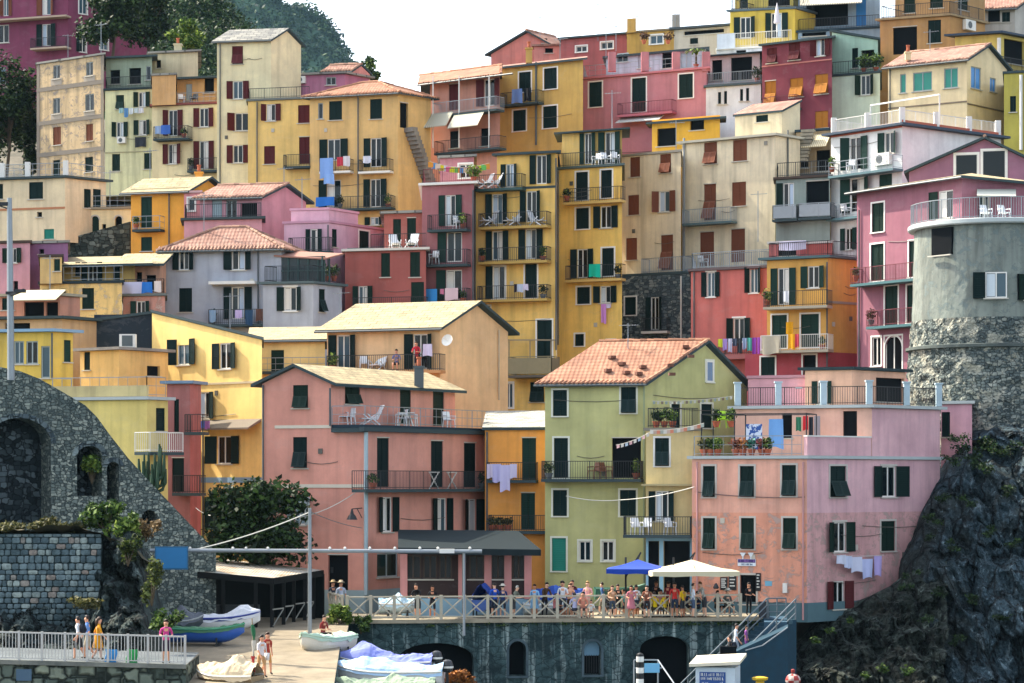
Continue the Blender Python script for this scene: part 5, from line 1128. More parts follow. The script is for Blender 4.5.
while z < z1-.05:
    hgt = min(rng.uniform(.2,.34), z1-z); s_ = 0; n0 = .1-.32*(z-z0)/(z1-z0)
    while s_ < L1-.05:
        w = min(rng.uniform(.2,.46), L1-s_); 
        if L1-s_-w < .2: w = L1-s_
        block(mb, s_+.012, s_+w-.012, z+.012, z+hgt-.012, n0+rng.uniform(-.03,.03)); s_ += w
    z += hgt
i_ = len(mb.f); mb.poly([f.pt(0,.05,z0-1), f.pt(L1,.05,z0-1), f.pt(L1,-.25,z1), f.pt(0,-.25,z1)], 1)
mb.poly([f.pt(0,-.25,z1), f.pt(L1,-.25,z1), f.pt(L1,-3,z1), f.pt(0,-3,z1)], 1); mb.poly([f.pt(L1,0,z0-1), f.pt(L1,-3,z0-1), f.pt(L1,-3,z1), f.pt(L1,-.25,z1)], 1)
o = mb.build('retaining_wall', [M_block, paint('2f3c3c', .95, .1)]); tag(o, 'retaining wall of rounded grey blocks above the railed walkway', 'wall')
RKT = ((-50,600),(60,598),(90,590),(97,548),(104,530),(118,520),(130,526),(142,545),(152,560),(158,590),(165,620),(172,640))
def rocks(u, v):
    px = -50+u*216; yt = interp(RKT, px); py = yt+(690-yt)*v
    base = 103.6 if px > 98 else 103.0
    D = base+1.8-8.2*v**1.6; e = max(0, (px-138)/22); D += 6*e*e*(1-v)
    x, z = X(px, D), Z(py, D); n = fbm((x*.8, z*.8, 9.1), 6, .8); r = abs(fbm((x*1.2+z*.3, z*.9, 4.4), 5, .8)); k = min(1, v*5)
    bl = noise.cell(Vector((x*1.2, z*1.5, 2))); return (x, D-(1.0*n-1.3*r+.35*bl)*k, z+.2*n)
o = MB().grid(rocks, 130, 90).build('rock_outcrop', rock('3c4c4c', '0f181a', '84948f', .2, '30382c')); tag(o, kind='structure')
def bank(u, v):
    px = -50+u*200; D = 104.6+6.5*v; py = interp(((-50,522),(40,520),(75,516),(100,522),(130,535),(160,560),(185,590)), px)+10*(1-v)
    x = X(px, D); z = Z(py, D)-1.2*(v) ; return (x, D, z+.25*fbm((x, D, 0), 4))
o = MB().grid(bank, 50, 12).build('bank', concrete('5a5240', '2f3326')); tag(o, kind='structure')

# planting on the bank
def bush(label, px, py, D, r, n, size, mat, name='shrub', seed=1, group=None):
    rng = random.Random(seed); b = W(px, py, D); root = empty(name, b); tag(root, label, 'plant', group)
    st = MB(); cr = MB()
    for k in range(7):
        d = Vector((rng.uniform(-1,1)*r[0]*.7, rng.uniform(-1,1)*r[1]*.7, r[2]*rng.uniform(.5,1.5))); st.tube([b, b+d], [.03,.012], 5)
        cr.leaves(b+d, [v*.5 for v in r], n//7, size, rng=rng, shell=.25)
    st.build('stem', paint('4a4030', .9), root); cr.build('foliage', mat, root); return root
bush('bright green bush in front of the narrow arch of the stone wall', 106, 532, 106, (1.05,.8,.75), 1500, .12, LM, seed=1)
bush('yellow-green bush hanging at the rock corner beside the small arch', 122, 540, 105.5, (.7,.6,.7), 900, .11, LY, seed=2)
bush('dry brown bush on the rock beside the blue board', 146, 542, 106.5, (.75,.6,.55), 700, .1, leaf('7a6444', '4c3f2c', 'a48a60'), seed=3)
bush('dry straw shrub at the foot of the tall arch', 40, 534, 106, (.9,.6,.4), 700, .09, LDRY, seed=4)
bush('pale weedy shrub at the left edge below the tall arch', 8, 536, 106, (.9,.6,.35), 600, .09, LDRY, seed=5)
bush('dry shrub between the straw shrub and the bright green bush', 70, 536, 106, (.8,.6,.35), 600, .09, LDRY, seed=6)
bush('climbing bush inside the middle arch of the stone wall', 92, 484, LW.D(92,-.3), (.45,.4,.75), 700, .1, LY, seed=7)
bush('olive weedy bush hanging down the rock behind the walkway people', 152, 606, 101.5, (.45,.5,1.1), 900, .1, leaf('4d5a2a', '232c14', '86904a'), seed=8)
bush('green bush beside the blue boat, at the end of the walkway railing', 166, 634, 99.5, (.75,.6,.6), 1000, .1, LM, seed=9)
bush('tangled ivy bush under the dry brown bush on the rock', 128, 566, 103, (.55,.5,.8), 800, .1, leaf('33461f', '141f10', '6c7838'), seed=10)
bush('dry grassy shrub at the foot of the rounded block wall', 85, 610, 101.8, (.9,.5,.3), 500, .09, LDRY, seed=12)
# candelabra cactus
cb = W(152, 492, 122); root = empty('cactus', cb); tag(root, 'tall dark candelabra cactus growing against the yellow-green house', 'plant')
rng = random.Random(4); mb = MB(); mb.tube([cb+Vector((0,0,-1)), cb+Vector((0,0,.9))], .16, 7)
for k in range(22):
    t = rng.uniform(0,6.28); r = rng.uniform(.15,.85); h = rng.uniform(.9,2.5)*(1-.35*r); b0 = cb+Vector((0,0,rng.uniform(-.4,.5))); e = Vector((math.cos(t)*r, math.sin(t)*r*.6, 0))
    mb.tube([b0, b0+e*.8+Vector((0,0,.25)), b0+e+Vector((0,0,.6)), b0+e*1.05+Vector((0,0,h))], [.07,.09,.1,.05], 6)
mb.build('stem', paint('24402c', .6), root)

# ---- slanting wall under the arched house
f = H['arches'].A; mb = MB(); a, b = f.s(64), f.s(134)
mb.hexa([f.pt(a,.9,f.z(64,258)), f.pt(b,.9,f.z(134,258)), f.pt(b,.05,f.z(134,258)), f.pt(a,.05,f.z(64,258)), f.pt(a,.9,f.z(64,242)), f.pt(b,.9,f.z(134,223)), f.pt(b,.05,f.z(134,223)), f.pt(a,.05,f.z(64,242))])
o = mb.build('stone_wall', masonry('4f5853', '2a332f', '818a80', '1a201e', 2.6)); tag(o, 'dark sloping stone wall under the arched doorways of the low cream house', 'wall')

# ---- the promenade: quay wall with vault openings, deck, balustrade
QW = Face((X(345,117.4), 117.4), W(706,622,119.6).xy-Vector((X(345,117.4),117.4))); QW.L = QW.s(758)
def qh(x0, y0, x1, y1, arch): QW.holes.append((QW.s(x0), QW.s(x1), QW.z((x0+x1)/2, y1), QW.z((x0+x1)/2, y0), arch))
qh(398, 643, 474, 720, .42); qh(509, 641, 526, 676, 1); qh(584, 641, 601, 675, 1); qh(640, 636, 690, 720, .5)
mb = MB(); wall_face(mb, QW, -5.5, -.02, .9)
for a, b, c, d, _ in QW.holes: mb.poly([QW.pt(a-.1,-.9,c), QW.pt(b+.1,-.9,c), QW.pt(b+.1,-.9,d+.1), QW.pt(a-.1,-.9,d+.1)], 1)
e0 = QW.pt(0,0,0); mb.poly([(e0.x-.0,e0.y,-5.5), (e0.x,e0.y+8,-5.5), (e0.x,e0.y+8,-.02), (e0.x,e0.y,-.02)])
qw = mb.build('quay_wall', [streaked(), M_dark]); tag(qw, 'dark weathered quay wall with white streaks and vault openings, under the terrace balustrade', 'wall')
for a, b, c, d, ar in QW.holes[1:3]:
    m = MB(); r = (b-a)/2; w_ = .12; sp = d-r
    QW.box(m, a-w_, a, -.02, .06, c, sp); QW.box(m, b, b+w_, -.02, .06, c, sp); QW.box(m, a-w_, b+w_, -.02, .1, c-.1, c)
    for k in range(8):
        t0, t1 = math.pi*k/8, math.pi*(k+1)/8; P = lambda rr_, tt, n: QW.pt(a+r-rr_*math.cos(tt), n, sp+rr_*math.sin(tt))
        m.hexa([P(r,t0,.06), P(r+w_,t0,.06), P(r+w_,t1,.06), P(r,t1,.06), P(r,t0,-.02), P(r+w_,t0,-.02), P(r+w_,t1,-.02), P(r,t1,-.02)])
    m.build('window_surround', concrete('55666c', '2c393f'), qw)
a, b, c, d, ar = QW.holes[2]; m = MB(); QW.box(m, a+.02, b-.02, -.5, -.4, d-.75, d); m.build('shutter', paint('6f98b0'), qw)
m = MB()
for k in range(7): s = a+(b-a)*(k+.5)/7; m.bar(QW.pt(s,-.3,c), QW.pt(s,-.3,d-.7), .03)
m.build('grille', M_iron, qw)
mb = MB(); q0, q1 = QW.pt(-.3,.25,0), QW.pt(QW.L,.25,0)
mb.hexa([(q0.x,q0.y,-.02), (q1.x,q1.y,-.02), (q1.x+4,141,-.02), (q0.x-.2,141,-.02), (q0.x,q0.y,.16), (q1.x,q1.y,.16), (q1.x+4,141,.04), (q0.x-.2,141,.04)])
o = mb.build('promenade', concrete('a69c86', '777060')); tag(o, kind='structure')
mb = MB(); rng = random.Random(9)
for k in range(60): mb.leaves(QW.pt(rng.uniform(4,QW.L), .22, -.08-.1*rng.random()), (.22,.12,.12), 10, .06, rng=rng, shell=.1)
tag(mb.build('moss', leaf('3c5626', '1c2c16', '66803a')), kind='stuff')

def balustrade(label, pts, n, h=1.12, z0=.16):
    L = sum((b-a).length for a, b in zip(pts, pts[1:])); root = empty('balustrade', pts[0]); tag(root, label, 'railing')
    M_b = paint('b3ab97', .8, .2)
    def at(t):
        t *= L
        for a, b in zip(pts, pts[1:]):
            l = (b-a).length
            if t <= l+1e-6: return a+(b-a)*(t/l)
            t -= l
        return pts[-1]
    up = Vector((0,0,1)); q = [at(k/n) for k in range(n+1)]
    for p in q: MB().bar(p, p+up*(h+.08), .15).build('post', M_b, root)
    hr = MB(); br = MB()
    for a, b in zip(q, q[1:]): hr.bar(a+up*h, b+up*h, .12, .07); br.bar(a+up*.14, b+up*.14, .07)
    hr.build('handrail', M_b, root); br.build('bottom_rail', M_b, root)
    for a, b in zip(q, q[1:]):
        d = (b-a).normalized()*.08
        MB().bar(a+d+up*.17, b-d+up*(h-.05), .06).bar(a+d+up*(h-.05)+Vector((0,.03,0)), b-d+up*.17+Vector((0,.03,0)), .06).build('cross_brace', M_b, root)
balustrade('long pale balustrade with crossed panels along the edge of the crowded terrace', [QW.pt(.1,.1,.15), QW.pt(QW.s(740),.1,.15)], 17)
a_ = QW.pt(.1,.1,.15); balustrade('short return of the crossed pale balustrade beside the street', [Vector((X(330,121.5),121.5,.15)), Vector((X(342,118.3),118.3,.15))], 3)

# ---- sea haze
hz = MB().hexa([(-560,-230,-8),(560,-230,-8),(560,1700,-8),(-560,1700,-8),(-560,-230,340),(560,-230,340),(560,1700,340),(-560,1700,340)]).build('haze', [])
hm = bpy.data.materials.new('haze'); hm.use_nodes = True; nt = hm.node_tree; nt.nodes.remove(nt.nodes['Principled BSDF'])
pv = nt.nodes.new('ShaderNodeVolumePrincipled'); pv.inputs['Color'].default_value = (.42,.74,.95,1); pv.inputs['Density'].default_value = .00003; pv.inputs['Anisotropy'].default_value = .1
nt.links.new(pv.outputs[0], nt.nodes['Material Output'].inputs['Volume']); hz.data.materials.append(hm); tag(hz, kind='stuff')
S.cycles.volume_bounces = 0

mb = MB(); rg = random.Random(77)
for k in range(420):
    x, y = rg.uniform(27, 110), rg.uniform(136, 300)
    if x < 40 and y < 215: continue
    z = terr(y) if y <= 240 else 43+(y-240)*.02
    r = rg.uniform(.8, 2.2); mb.leaves((x, y, z+r*.4), (r, r, r*.8), 45, .38, rng=rg, shell=.4)
for k in range(200):
    x, y = -rg.uniform(46, 110), rg.uniform(125, 300); z = terr(y) if y <= 240 else 43+(y-240)*.02
    r = rg.uniform(.8, 2.2); mb.leaves((x, y, z+r*.4), (r, r, r*.8), 45, .38, rng=rg, shell=.4)
tag(mb.build('hillside_scrub', leaf('34491f', '15260f', '6d7a3a')), kind='stuff')
# ============================================================ QUAYSIDE BUILDINGS AND STRUCTURES
h = hs('pavilion', 'glazed restaurant veranda with dark sloping canopy roof and pale blue base', 531, 121, 3, 402, 531, 552, '3f3230', depth=3.2, dirt=.2, zb=.03, name='veranda', cat='veranda')
h.win('A', '405,555,421,579,g,k; 423,555,437,579,g,k; 439,555,452,579,g,k; 469,555,484,579,g,k; 491,555,505,579,g,k; 512,555,525,579,g,k')
for px in (404, 462, 488, 508, 528): f = h.A; f.box(MB(), f.s(px)-.18, f.s(px)+.18, -.02, .16, 1.0, h.ze).build('pier', plaster('d58f88', .3), h.root)
h.done(); f = h.A; f.box(MB(), -.02, f.L+.02, .0, .06, .03, 1.02).build('plinth', paint('8fb2c4', .8), h.root)
mb = MB(); a, b = W(398, 549, 119.2), W(541, 551, 118.9); c, d = W(518, 532, 124.2), W(398, 531, 124.2)
up_ = Vector((0,0,.07)); e = W(470, 550, 119.4)
mb.hexa([a, b, c, d, a+up_, b+up_, c+up_, d+up_]); mb.bar(a+Vector((0,0,-.1)), b+Vector((0,0,-.1)), .06, .28); mb.build('roof', paint('20292c', .85, .1), h.root)
MB().bar(Vector((X(463,119.3),119.3,.15)), W(463, 548, 119.3), .09).build('post', M_iron, h.root)

# boat shed
h = empty('boat_shed', (X(240,118), 118, 0)); tag(h, 'dark open boat shed with a pale sunlit sheet roof on posts, beside the street', 'shed')
FL, FR, BR, BL = W(148,567,115.5), W(273,578,115.5), W(323,570,121.5), W(205,557,124.5)
def lerp(a, b, t): return a+(b-a)*t
g = G('sheet_roof'); w_ = g.n('TexWave', wave_type='BANDS', bands_direction='X'); w_.inputs['Scale'].default_value = 2.2; g.l(g.co(), w_.inputs['Vector'])
col = g.mix(g.ramp(g.noise(g.co(), .8, 6, .7), [(.4, 0.), (.65, 1.)]), 'a8a59a', '8a7458'); g.bump(w_.outputs['Fac'], .6, .05); M_sheet = g.done(col, .7, .3)
mb = MB(); N = 8
for i in range(N):
    for j in range(6):
        P = lambda u, v: lerp(lerp(FL, FR, u), lerp(BL, BR, u), v)
        q = [P(i/N,j/6), P((i+1)/N,j/6), P((i+1)/N,(j+1)/6), P(i/N,(j+1)/6)]; mb.poly(q); mb.poly([p-Vector((0,0,.08)) for p in q][::-1], 1)
for p, q in ((FL,FR),(FR,BR),(BR,BL),(BL,FL)): mb.bar(p-Vector((0,0,.16)), q-Vector((0,0,.16)), .1, .3, 1)
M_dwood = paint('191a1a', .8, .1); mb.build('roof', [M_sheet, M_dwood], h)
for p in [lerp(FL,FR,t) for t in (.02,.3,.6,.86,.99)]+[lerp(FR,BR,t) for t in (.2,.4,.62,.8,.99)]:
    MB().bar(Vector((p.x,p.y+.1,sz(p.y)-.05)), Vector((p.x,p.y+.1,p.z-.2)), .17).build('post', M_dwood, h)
mb = MB(); mb.poly([(BL.x-4,BL.y-.3,0), (BR.x,BR.y-.3,0), (BR.x,BR.y-.3,BR.z-.1), (BL.x-4,BL.y-.3,BL.z-.1)]); mb.build('shade_back_wall', paint('0e1214', .95, .05), h)  # near-black sheet added so the shed's inner shade is in the colour
mb = MB()
for t0, t1 in ((.0,.2),(.22,.4),(.42,.62),(.64,.8)):
    p, q = lerp(FR,BR,t0), lerp(FR,BR,t1); z = sz(p.y)
    mb.bar((p.x,p.y,z+.9), (q.x,q.y,z+.9), .06); mb.bar((p.x,p.y,z+.1), (q.x,q.y,z+.85), .04)
mb.build('side_rail', paint('8f9088'), h)
mb = MB()
for k in range(5): p = lerp(FL,FR,.15+.15*k); mb.box((p.x, p.y+3.2, sz(p.y)+.5), (1.0,.7,.9))
mb.build('workbench', paint('3a3f42'), h)

# pipe gantry with board
pg = empty('pipe_gantry', (X(310,112.5),112.5,sz(112.5))); tag(pg, 'grey pipe gantry, one tall pole carrying a long horizontal tube across the square', 'gantry')
zb_ = Z(551,112.5); MB().tube([(X(150,112.5),112.5,zb_+.03), (X(482,112.5),112.5,zb_-.02)], .09, 8).build('crossbeam', M_grey, pg)
MB().tube([(X(310,112.5),112.38,sz(112.5)), (X(310,112.5),112.38,Z(508,112.5))], [.1,.08], 10).build('pole', M_grey, pg)
MB().tube([(X(464,112.5),112.6,-.3), (X(464,112.5),112.6,zb_)], .06, 8).build('pole', M_grey, pg)
for px in (183,190,233,246,268,330,345,370,395,420,438,470): MB().lathe((X(px,112.5),112.5,zb_+.08), [(.05,0),(.07,.06),(.03,.12)], 6).build('lamp_socket', M_white, pg)
MB().box((X(447,112.5),112.4,zb_), (.7,.2,.2)).build('floodlight', M_white, pg)
o = MB().box(W(171.5,558,112.3), (1.55,.1,1.08)).box(W(171.5,558,112.24), (1.42,.02,.95), 1).build('sign_board', [paint('2c6488'), paint('2a74a8', .6)]); tag(o, 'plain blue board hanging under the left end of the grey pipe gantry', 'board')
o = MB().box(W(182,540,113.5), (.0+.4,.05,.35)).build('notice', paint('b8c4cc')) if False else None

# grey lamp pole, left
lp = empty('lamp_pole', (X(10,106),106,Z(372,106))); tag(lp, 'tall grey metal lamp pole rising above the stone arch wall at the left edge', 'pole')
MB().tube([W(11,380,108.6), W(10,260,108.6), W(9.5,198,108.6)], [.17,.14,.11], 10).build('pole', M_grey, lp)
MB().box(W(10,293,108.5), (.34,.3,.12)).bar(W(11,295,108.4), W(24,290,108), .12).box(W(20,291,108), (.5,.3,.14)).build('bracket', M_iron, lp)
MB().bar(W(0,206,108.6), W(12,210,108.6), .06).box(W(3,204,108.6), (.5,.2,.16)).build('lamp_head', M_iron, lp)

# wall lamp on the pink house is part of it
f = H['pink'].A; p = f.P(362,508,.05); q = f.P(352,509,.7)
mb = MB().bar(p, q, .05).bar(f.P(362,518,.05), lerp(p,q,.5), .03); mb.lathe(q+Vector((0,0,-.55)), [(.28,0),(.2,.18),(.1,.3),(.04,.55)], 10); mb.build('wall_lamp', M_iron, H['pink'].root)
mb = MB(); mb.box(f.P(332,570,.02), (.12,.1,.3), 0, -R(18)); mb.build('wall_plate', M_iron, H['pink'].root)

# overhead cables
def cable(label, pts, sag, r=.022, col='b9b9b0'):
    mb = MB()
    for a, b in zip(pts, pts[1:]):
        mb.tube([lerp(a,b,t)+Vector((0,0,-sag*4*t*(1-t))) for t in [k/10 for k in range(11)]], r, 5)
    tag(mb.build('cable', paint(col)), label, 'cable')
cable('pale cable from the stone ramp wall sagging up to the grey gantry pole', [W(160,556,113), W(310,512,112.4)], .25, .03)
cable('pale cable sagging from the narrow brick pink house across the tree to the salmon wall', [W(196,508,127), W(230,510,122), W(280,519,121.5), W(356,492,123.4)], .35)
cable('thin dark cable from the gantry pole top to the salmon pink house corner', [W(311,512,112.4), W(362,528,123)], .1, .02, '6a6a66')
cable('thin cable across the olive green house front to the salmon house', [W(566,496,127), W(620,500,127), W(694,487,122.5)], .12)
cable('thin cable along the upper windows of the peeling salmon house', [H['rosa'].A.P(697,492,.05), H['rosa'].A.P(805,497,.05)], .12, .02, '6a5a58')

# ---- stairs from the terrace down to the landing
st = empty('stairs', (X(715,116),116,-5)); tag(st, 'blue painted stone stairway with pipe handrails, down from the terrace balustrade end', 'stairs')
M_blue = paint('24404f', .85, .15, 0, .8); A0, A1 = Vector((X(768,118.6),118.6,.16)), Vector((X(668,112.6),112.6,-4.2)); n = 24; mb = MB(); dv = (A1-A0)/n
sd_ = Vector((dv.y,-dv.x,0)).normalized()
if sd_.y > 0: sd_ = -sd_
for k in range(n):
    p = A0+dv*k; q = p+Vector((dv.x,dv.y,0)); zt = p.z; b0, b1 = p+sd_*-.1, q+sd_*-.1; c0, c1 = p+sd_*1.7, q+sd_*1.7
    mb.hexa([Vector((v.x,v.y,-6)) for v in (c1,c0,b0,b1)]+[Vector((v.x,v.y,zt)) for v in (c1,c0,b0,b1)])
mb.build('flight', M_blue, st)
top = A0; mb = MB(); c = lambda px, py, D: W(px, py, D)
mb.hexa([(X(764,116.6),116.6,-6),(X(787,116.6),116.6,-6),(X(787,121),121,-6),(X(764,121),121,-6),(X(764,116.6),116.6,.1),(X(787,116.6),116.6,.1),(X(787,121),121,.14),(X(764,121),121,.14)])
mb.build('landing', paint('3a5668', .85, .15, 0, .7), st)
mb = MB(); mb.hexa([(X(700,112),112.2,-6),(X(788,114),114,-6),(X(788,116.5),116.5,-6),(X(700,116),114.5,-6),(X(700,112),112.2,Z(668,112.2)),(X(788,114),114,Z(628,114)),(X(788,116.5),116.5,Z(624,116.5)),(X(700,116),114.5,Z(664,114.5))]); mb.build('side_wall', M_blue, st)
o0 = W(728,652,112.7); MB().box(o0+Vector((0,-.05,0)), (.75,.3,.55)).build('opening_shade', M_dark, st)  # solid black box painted as the shade of an opening
M_prail = paint('5d686e', .5, .3)
def pipe_rail(p0, p1, nposts, h=1.0, name='handrail'):
    mb = MB(); u_ = Vector((0,0,1))
    for z in (h, h*.66, h*.33): mb.tube([p0+u_*z, p1+u_*z], .028 if z < h else .04, 6)
    for k in range(nposts): p = lerp(p0,p1,k/(nposts-1)); mb.tube([p, p+u_*h], .035, 6)
    mb.build(name, M_prail, st)
pipe_rail(A0+sd_*1.65, A1+sd_*1.65, 6); pipe_rail(A0-sd_*.05, A1-sd_*.05, 6)
pipe_rail(Vector((X(768,118.5),118.5,.16)), Vector((X(786,118.6),118.6,.16)), 3)
MB().tube([W(745,650,113.2)+Vector((0,-.3,0)), W(762,645,113.6)+Vector((0,-.3,0)), W(787,627,114.2)+Vector((0,-.3,0))], .03, 6).build('handrail', M_grey, st)

# ticket kiosk
kc = W(718,680,106); k = empty('kiosk', (kc.x, kc.y, -4.4)); tag(k, 'small white kiosk with overhanging slanted roof and blue notice, at the foot of the stairs', 'kiosk')
M_kw = paint('c3ced4', .6); rz = R(-14)
MB().box((kc.x, kc.y, -2.75), (1.75,1.5,3.05), 0, rz).build('cabin', M_kw, k)
mb = MB(); Mx = Matrix.Rotation(rz, 3, 'Z'); pts = [Vector(q) for q in ((-1.12,-1.0,0),(1.12,-1.0,.14),(1.12,1.0,.36),(-1.12,1.0,.22))]
zk = -1.2; lo = [Vector((kc.x,kc.y,zk))+Mx@p for p in pts]; mb.hexa(lo+[p+Vector((0,0,.14)) for p in lo]); mb.build('roof', paint('d9cfb6', .7), k)
face_c = Vector((kc.x,kc.y,-1.8))+Mx@Vector((-.12,-.77,0)); MB().box(face_c, (1.15,.04,.75), 0, rz).build('notice', paint('2b4d8a', .5), k)
fd = Mx@Vector((0,-.035,0))
def scribble(o, u, rows, mat, parent, seed, name='lettering'):
    # worn, unreadable lettering: rows of small raised strokes; rows: (x0, x1, z, height)
    rg_ = random.Random(seed); m = MB(); up_ = Vector((0,0,1)); n_ = Vector((u.y,-u.x,0))
    for x0, x1, z, hh_ in rows:
        x = x0
        while x < x1:
            w = rg_.uniform(.35,.7)*hh_
            if rg_.random() > .16:
                c0 = o+u*x+up_*z+n_*.004; h1 = hh_*rg_.choice((.75,1,1)); m.bar(c0, c0+up_*h1, hh_*.16, .006)
                if rg_.random() < .7: m.bar(c0+up_*h1*rg_.choice((0.,.5,1)), c0+u*w*.7+up_*h1*rg_.choice((0.,.5,1)), hh_*.15, .006)
                if rg_.random() < .5: m.bar(c0+u*w*.7, c0+u*w*.7+up_*h1, hh_*.15, .006)
            x += w*1.25
    m.build(name, mat, parent)
ku = Mx@Vector((1,0,0)); scribble(face_c+fd, ku, ((-.5,.5,.2,.13),(-.5,-.1,.04,.1),(-.05,.5,.02,.13),(-.45,-.2,-.2,.12),(.35,.5,-.2,.16)), M_white, k, 3)

# bottom-right odds and ends by the landing
r_ = empty('landing_rail', (X(655,108),108,-5)); tag(r_, 'grey pipe railing at the landing below the right vault', 'railing')
mb = MB()
for a, b in ((W(634,660,108),W(658,660,108)),(W(634,668,108),W(662,668,108)),(W(658,660,108),W(680,692,106))): mb.tube([a,b], .035, 6)
for px in (634,658): mb.tube([W(px,660,108), W(px,700,108)], .035, 6)
mb.build('rail', M_grey, r_)
o = MB().box(W(652,668,107.7), (.68,.05,.42)).build('sign_board', paint('6fb0d4', .6)); tag(o, 'small light blue board on the grey landing railing', 'board')
bo = empty('bollard', W(640,690,107)); tag(bo, 'black and white striped bollard post beside the light blue board', 'bollard'); mb = MB()
zz = bo.location.z
for q in range(6): mb.lathe((bo.location.x, bo.location.y, zz+q*.25), [(.15,0),(.17,.02),(.17,.23),(.15,.25)], 10, q % 2)
mb.build('shaft', [paint('15181a'), M_white], bo); MB().lathe((bo.location.x,bo.location.y,zz+1.5), [(.17,0),(.15,.1),(.05,.16)], 10).build('cap', paint('15181a'), bo)
bb = W(793,688,106); root = empty('buoy', bb); tag(root, 'red and white striped round buoy lying at the foot of the rocks', 'buoy'); mb = MB(); r0 = .34
for i in range(12):
    for j in range(16):
        P = lambda a, b: bb+Vector((0,0,.35))+Vector((math.cos(b)*math.cos(a), math.sin(b)*math.cos(a), math.sin(a)*.85))*r0
        a0, a1 = -math.pi/2+math.pi*i/12, -math.pi/2+math.pi*(i+1)/12; b0, b1 = 2*math.pi*j/16, 2*math.pi*(j+1)/16
        mb.poly([P(a0,b0), P(a0,b1), P(a1,b1), P(a1,b0)], (j//2+i//3) % 2)
mb.build('float', [paint('9a302a'), paint('b8a498')], root); MB().lathe(bb+Vector((0,0,.68)), [(.08,0),(.09,.12),(.04,.16)], 8).build('cap', paint('8a2a24'), root)
bb = W(760,688,105); root = empty('mooring_bollard', bb); tag(root, 'yellow iron mooring bollard at the bottom edge beside the kiosk', 'bollard'); MB().lathe(bb, [(.3,0),(.22,.08),(.18,.3),(.34,.36),(.36,.46),(.2,.5)], 12).build('post', paint('c9a01c'), root)

# ---- left walkway with railing
WK = Face((X(-60,94.6),94.6), (1, .035)); zw = lambda s: -.05-.028*s
mb = MB(); s1 = WK.s(186); P = lambda s, n, z: WK.pt(s, n, z)
for k in range(12):
    a, b = s1*k/12, s1*(k+1)/12
    mb.poly([P(a,0,zw(a)), P(b,0,zw(b)), P(b,-5.5,zw(b)+.1), P(a,-5.5,zw(a)+.1)])
wko = mb.build('walkway', concrete('62686a','454c4e')); tag(wko, kind='structure')
mb = MB()
for k in range(24):
    a, b = s1*k/24, s1*(k+1)/24; mb.poly([P(a,0,-4), P(b,0,-4), P(b,.02,zw(b)-.12), P(a,.02,zw(a)-.12)])
mb.poly([P(s1,0,-4), P(s1,-5.5,-4), P(s1,-5.5,zw(s1)), P(s1,0,zw(s1))])
mb.hexa([P(0,.12,zw(0)-.14), P(s1,.12,zw(s1)-.14), P(s1,-.15,zw(s1)-.14), P(0,-.15,zw(0)-.14), P(0,.12,zw(0)+.03), P(s1,.12,zw(s1)+.03), P(s1,-.15,zw(s1)+.03), P(0,-.15,zw(0)+.03)], 1)
o = mb.build('walkway_wall', [masonry('66736a', '39453f', '98a28f', '171d1a', 1.9, 1.1, edge=.13), concrete('7a7d76','4c5250')]); tag(o, 'low stone wall carrying the white railed walkway at the bottom left', 'wall')
root = empty('railing', P(0,0,zw(0))); tag(root, 'white vertical-bar railing along the walkway at the bottom left corner', 'railing'); M_rw = paint('b2b2ae', .5); u_ = Vector((0,0,1))
mb = MB(); mb2 = MB(); hh = 1.12; sp = [WK.s(px) for px in (-56,-28,-4,19,42,65,87,108,128,148,166,185)]
for a, b in zip(sp, sp[1:]): mb.bar(P(a,.0,zw(a)+hh), P(b,.0,zw(b)+hh), .07, .06); mb2.bar(P(a,0,zw(a)+.12), P(b,0,zw(b)+.12), .04)
mb.build('handrail', M_rw, root); mb2.build('bottom_rail', M_rw, root)
for s in sp: MB().bar(P(s,0,zw(s)), P(s,0,zw(s)+hh+.06), .09).build('post', M_rw, root)
for a, b in zip(sp, sp[1:]):
    mb = MB(); nn = max(3, int((b-a)/.125))
    for q in range(1, nn): s = a+(b-a)*q/nn; mb.bar(P(s,0,zw(s)+.12), P(s,0,zw(s)+hh), .028)
    mb.build('bar_panel', M_rw, root)
o = MB().box(WK.P(24,675,.06), (.6,.06,.45)).build('wall_plate', paint('3f5a70')); tag(o, 'small dark blue plate on the stone wall under the walkway railing', 'plate')
for px, col, lab in ((111,'3f8fd0','blue towel hanging inside the walkway railing'),(132,'35a05a','green towel hanging inside the walkway railing')):
    mb = MB(); c = WK.P(px, 657, -.12); mb.grid(lambda u, v: c+Vector((.28*(u-.5)*1.6+.03*math.sin(v*7), .05*math.sin(u*9), -.62*v+.3)), 8, 8); o = mb.build('towel', cloth(col)); m_ = o.modifiers.new('thick','SOLIDIFY'); m_.thickness = .02; tag(o, lab, 'towel')

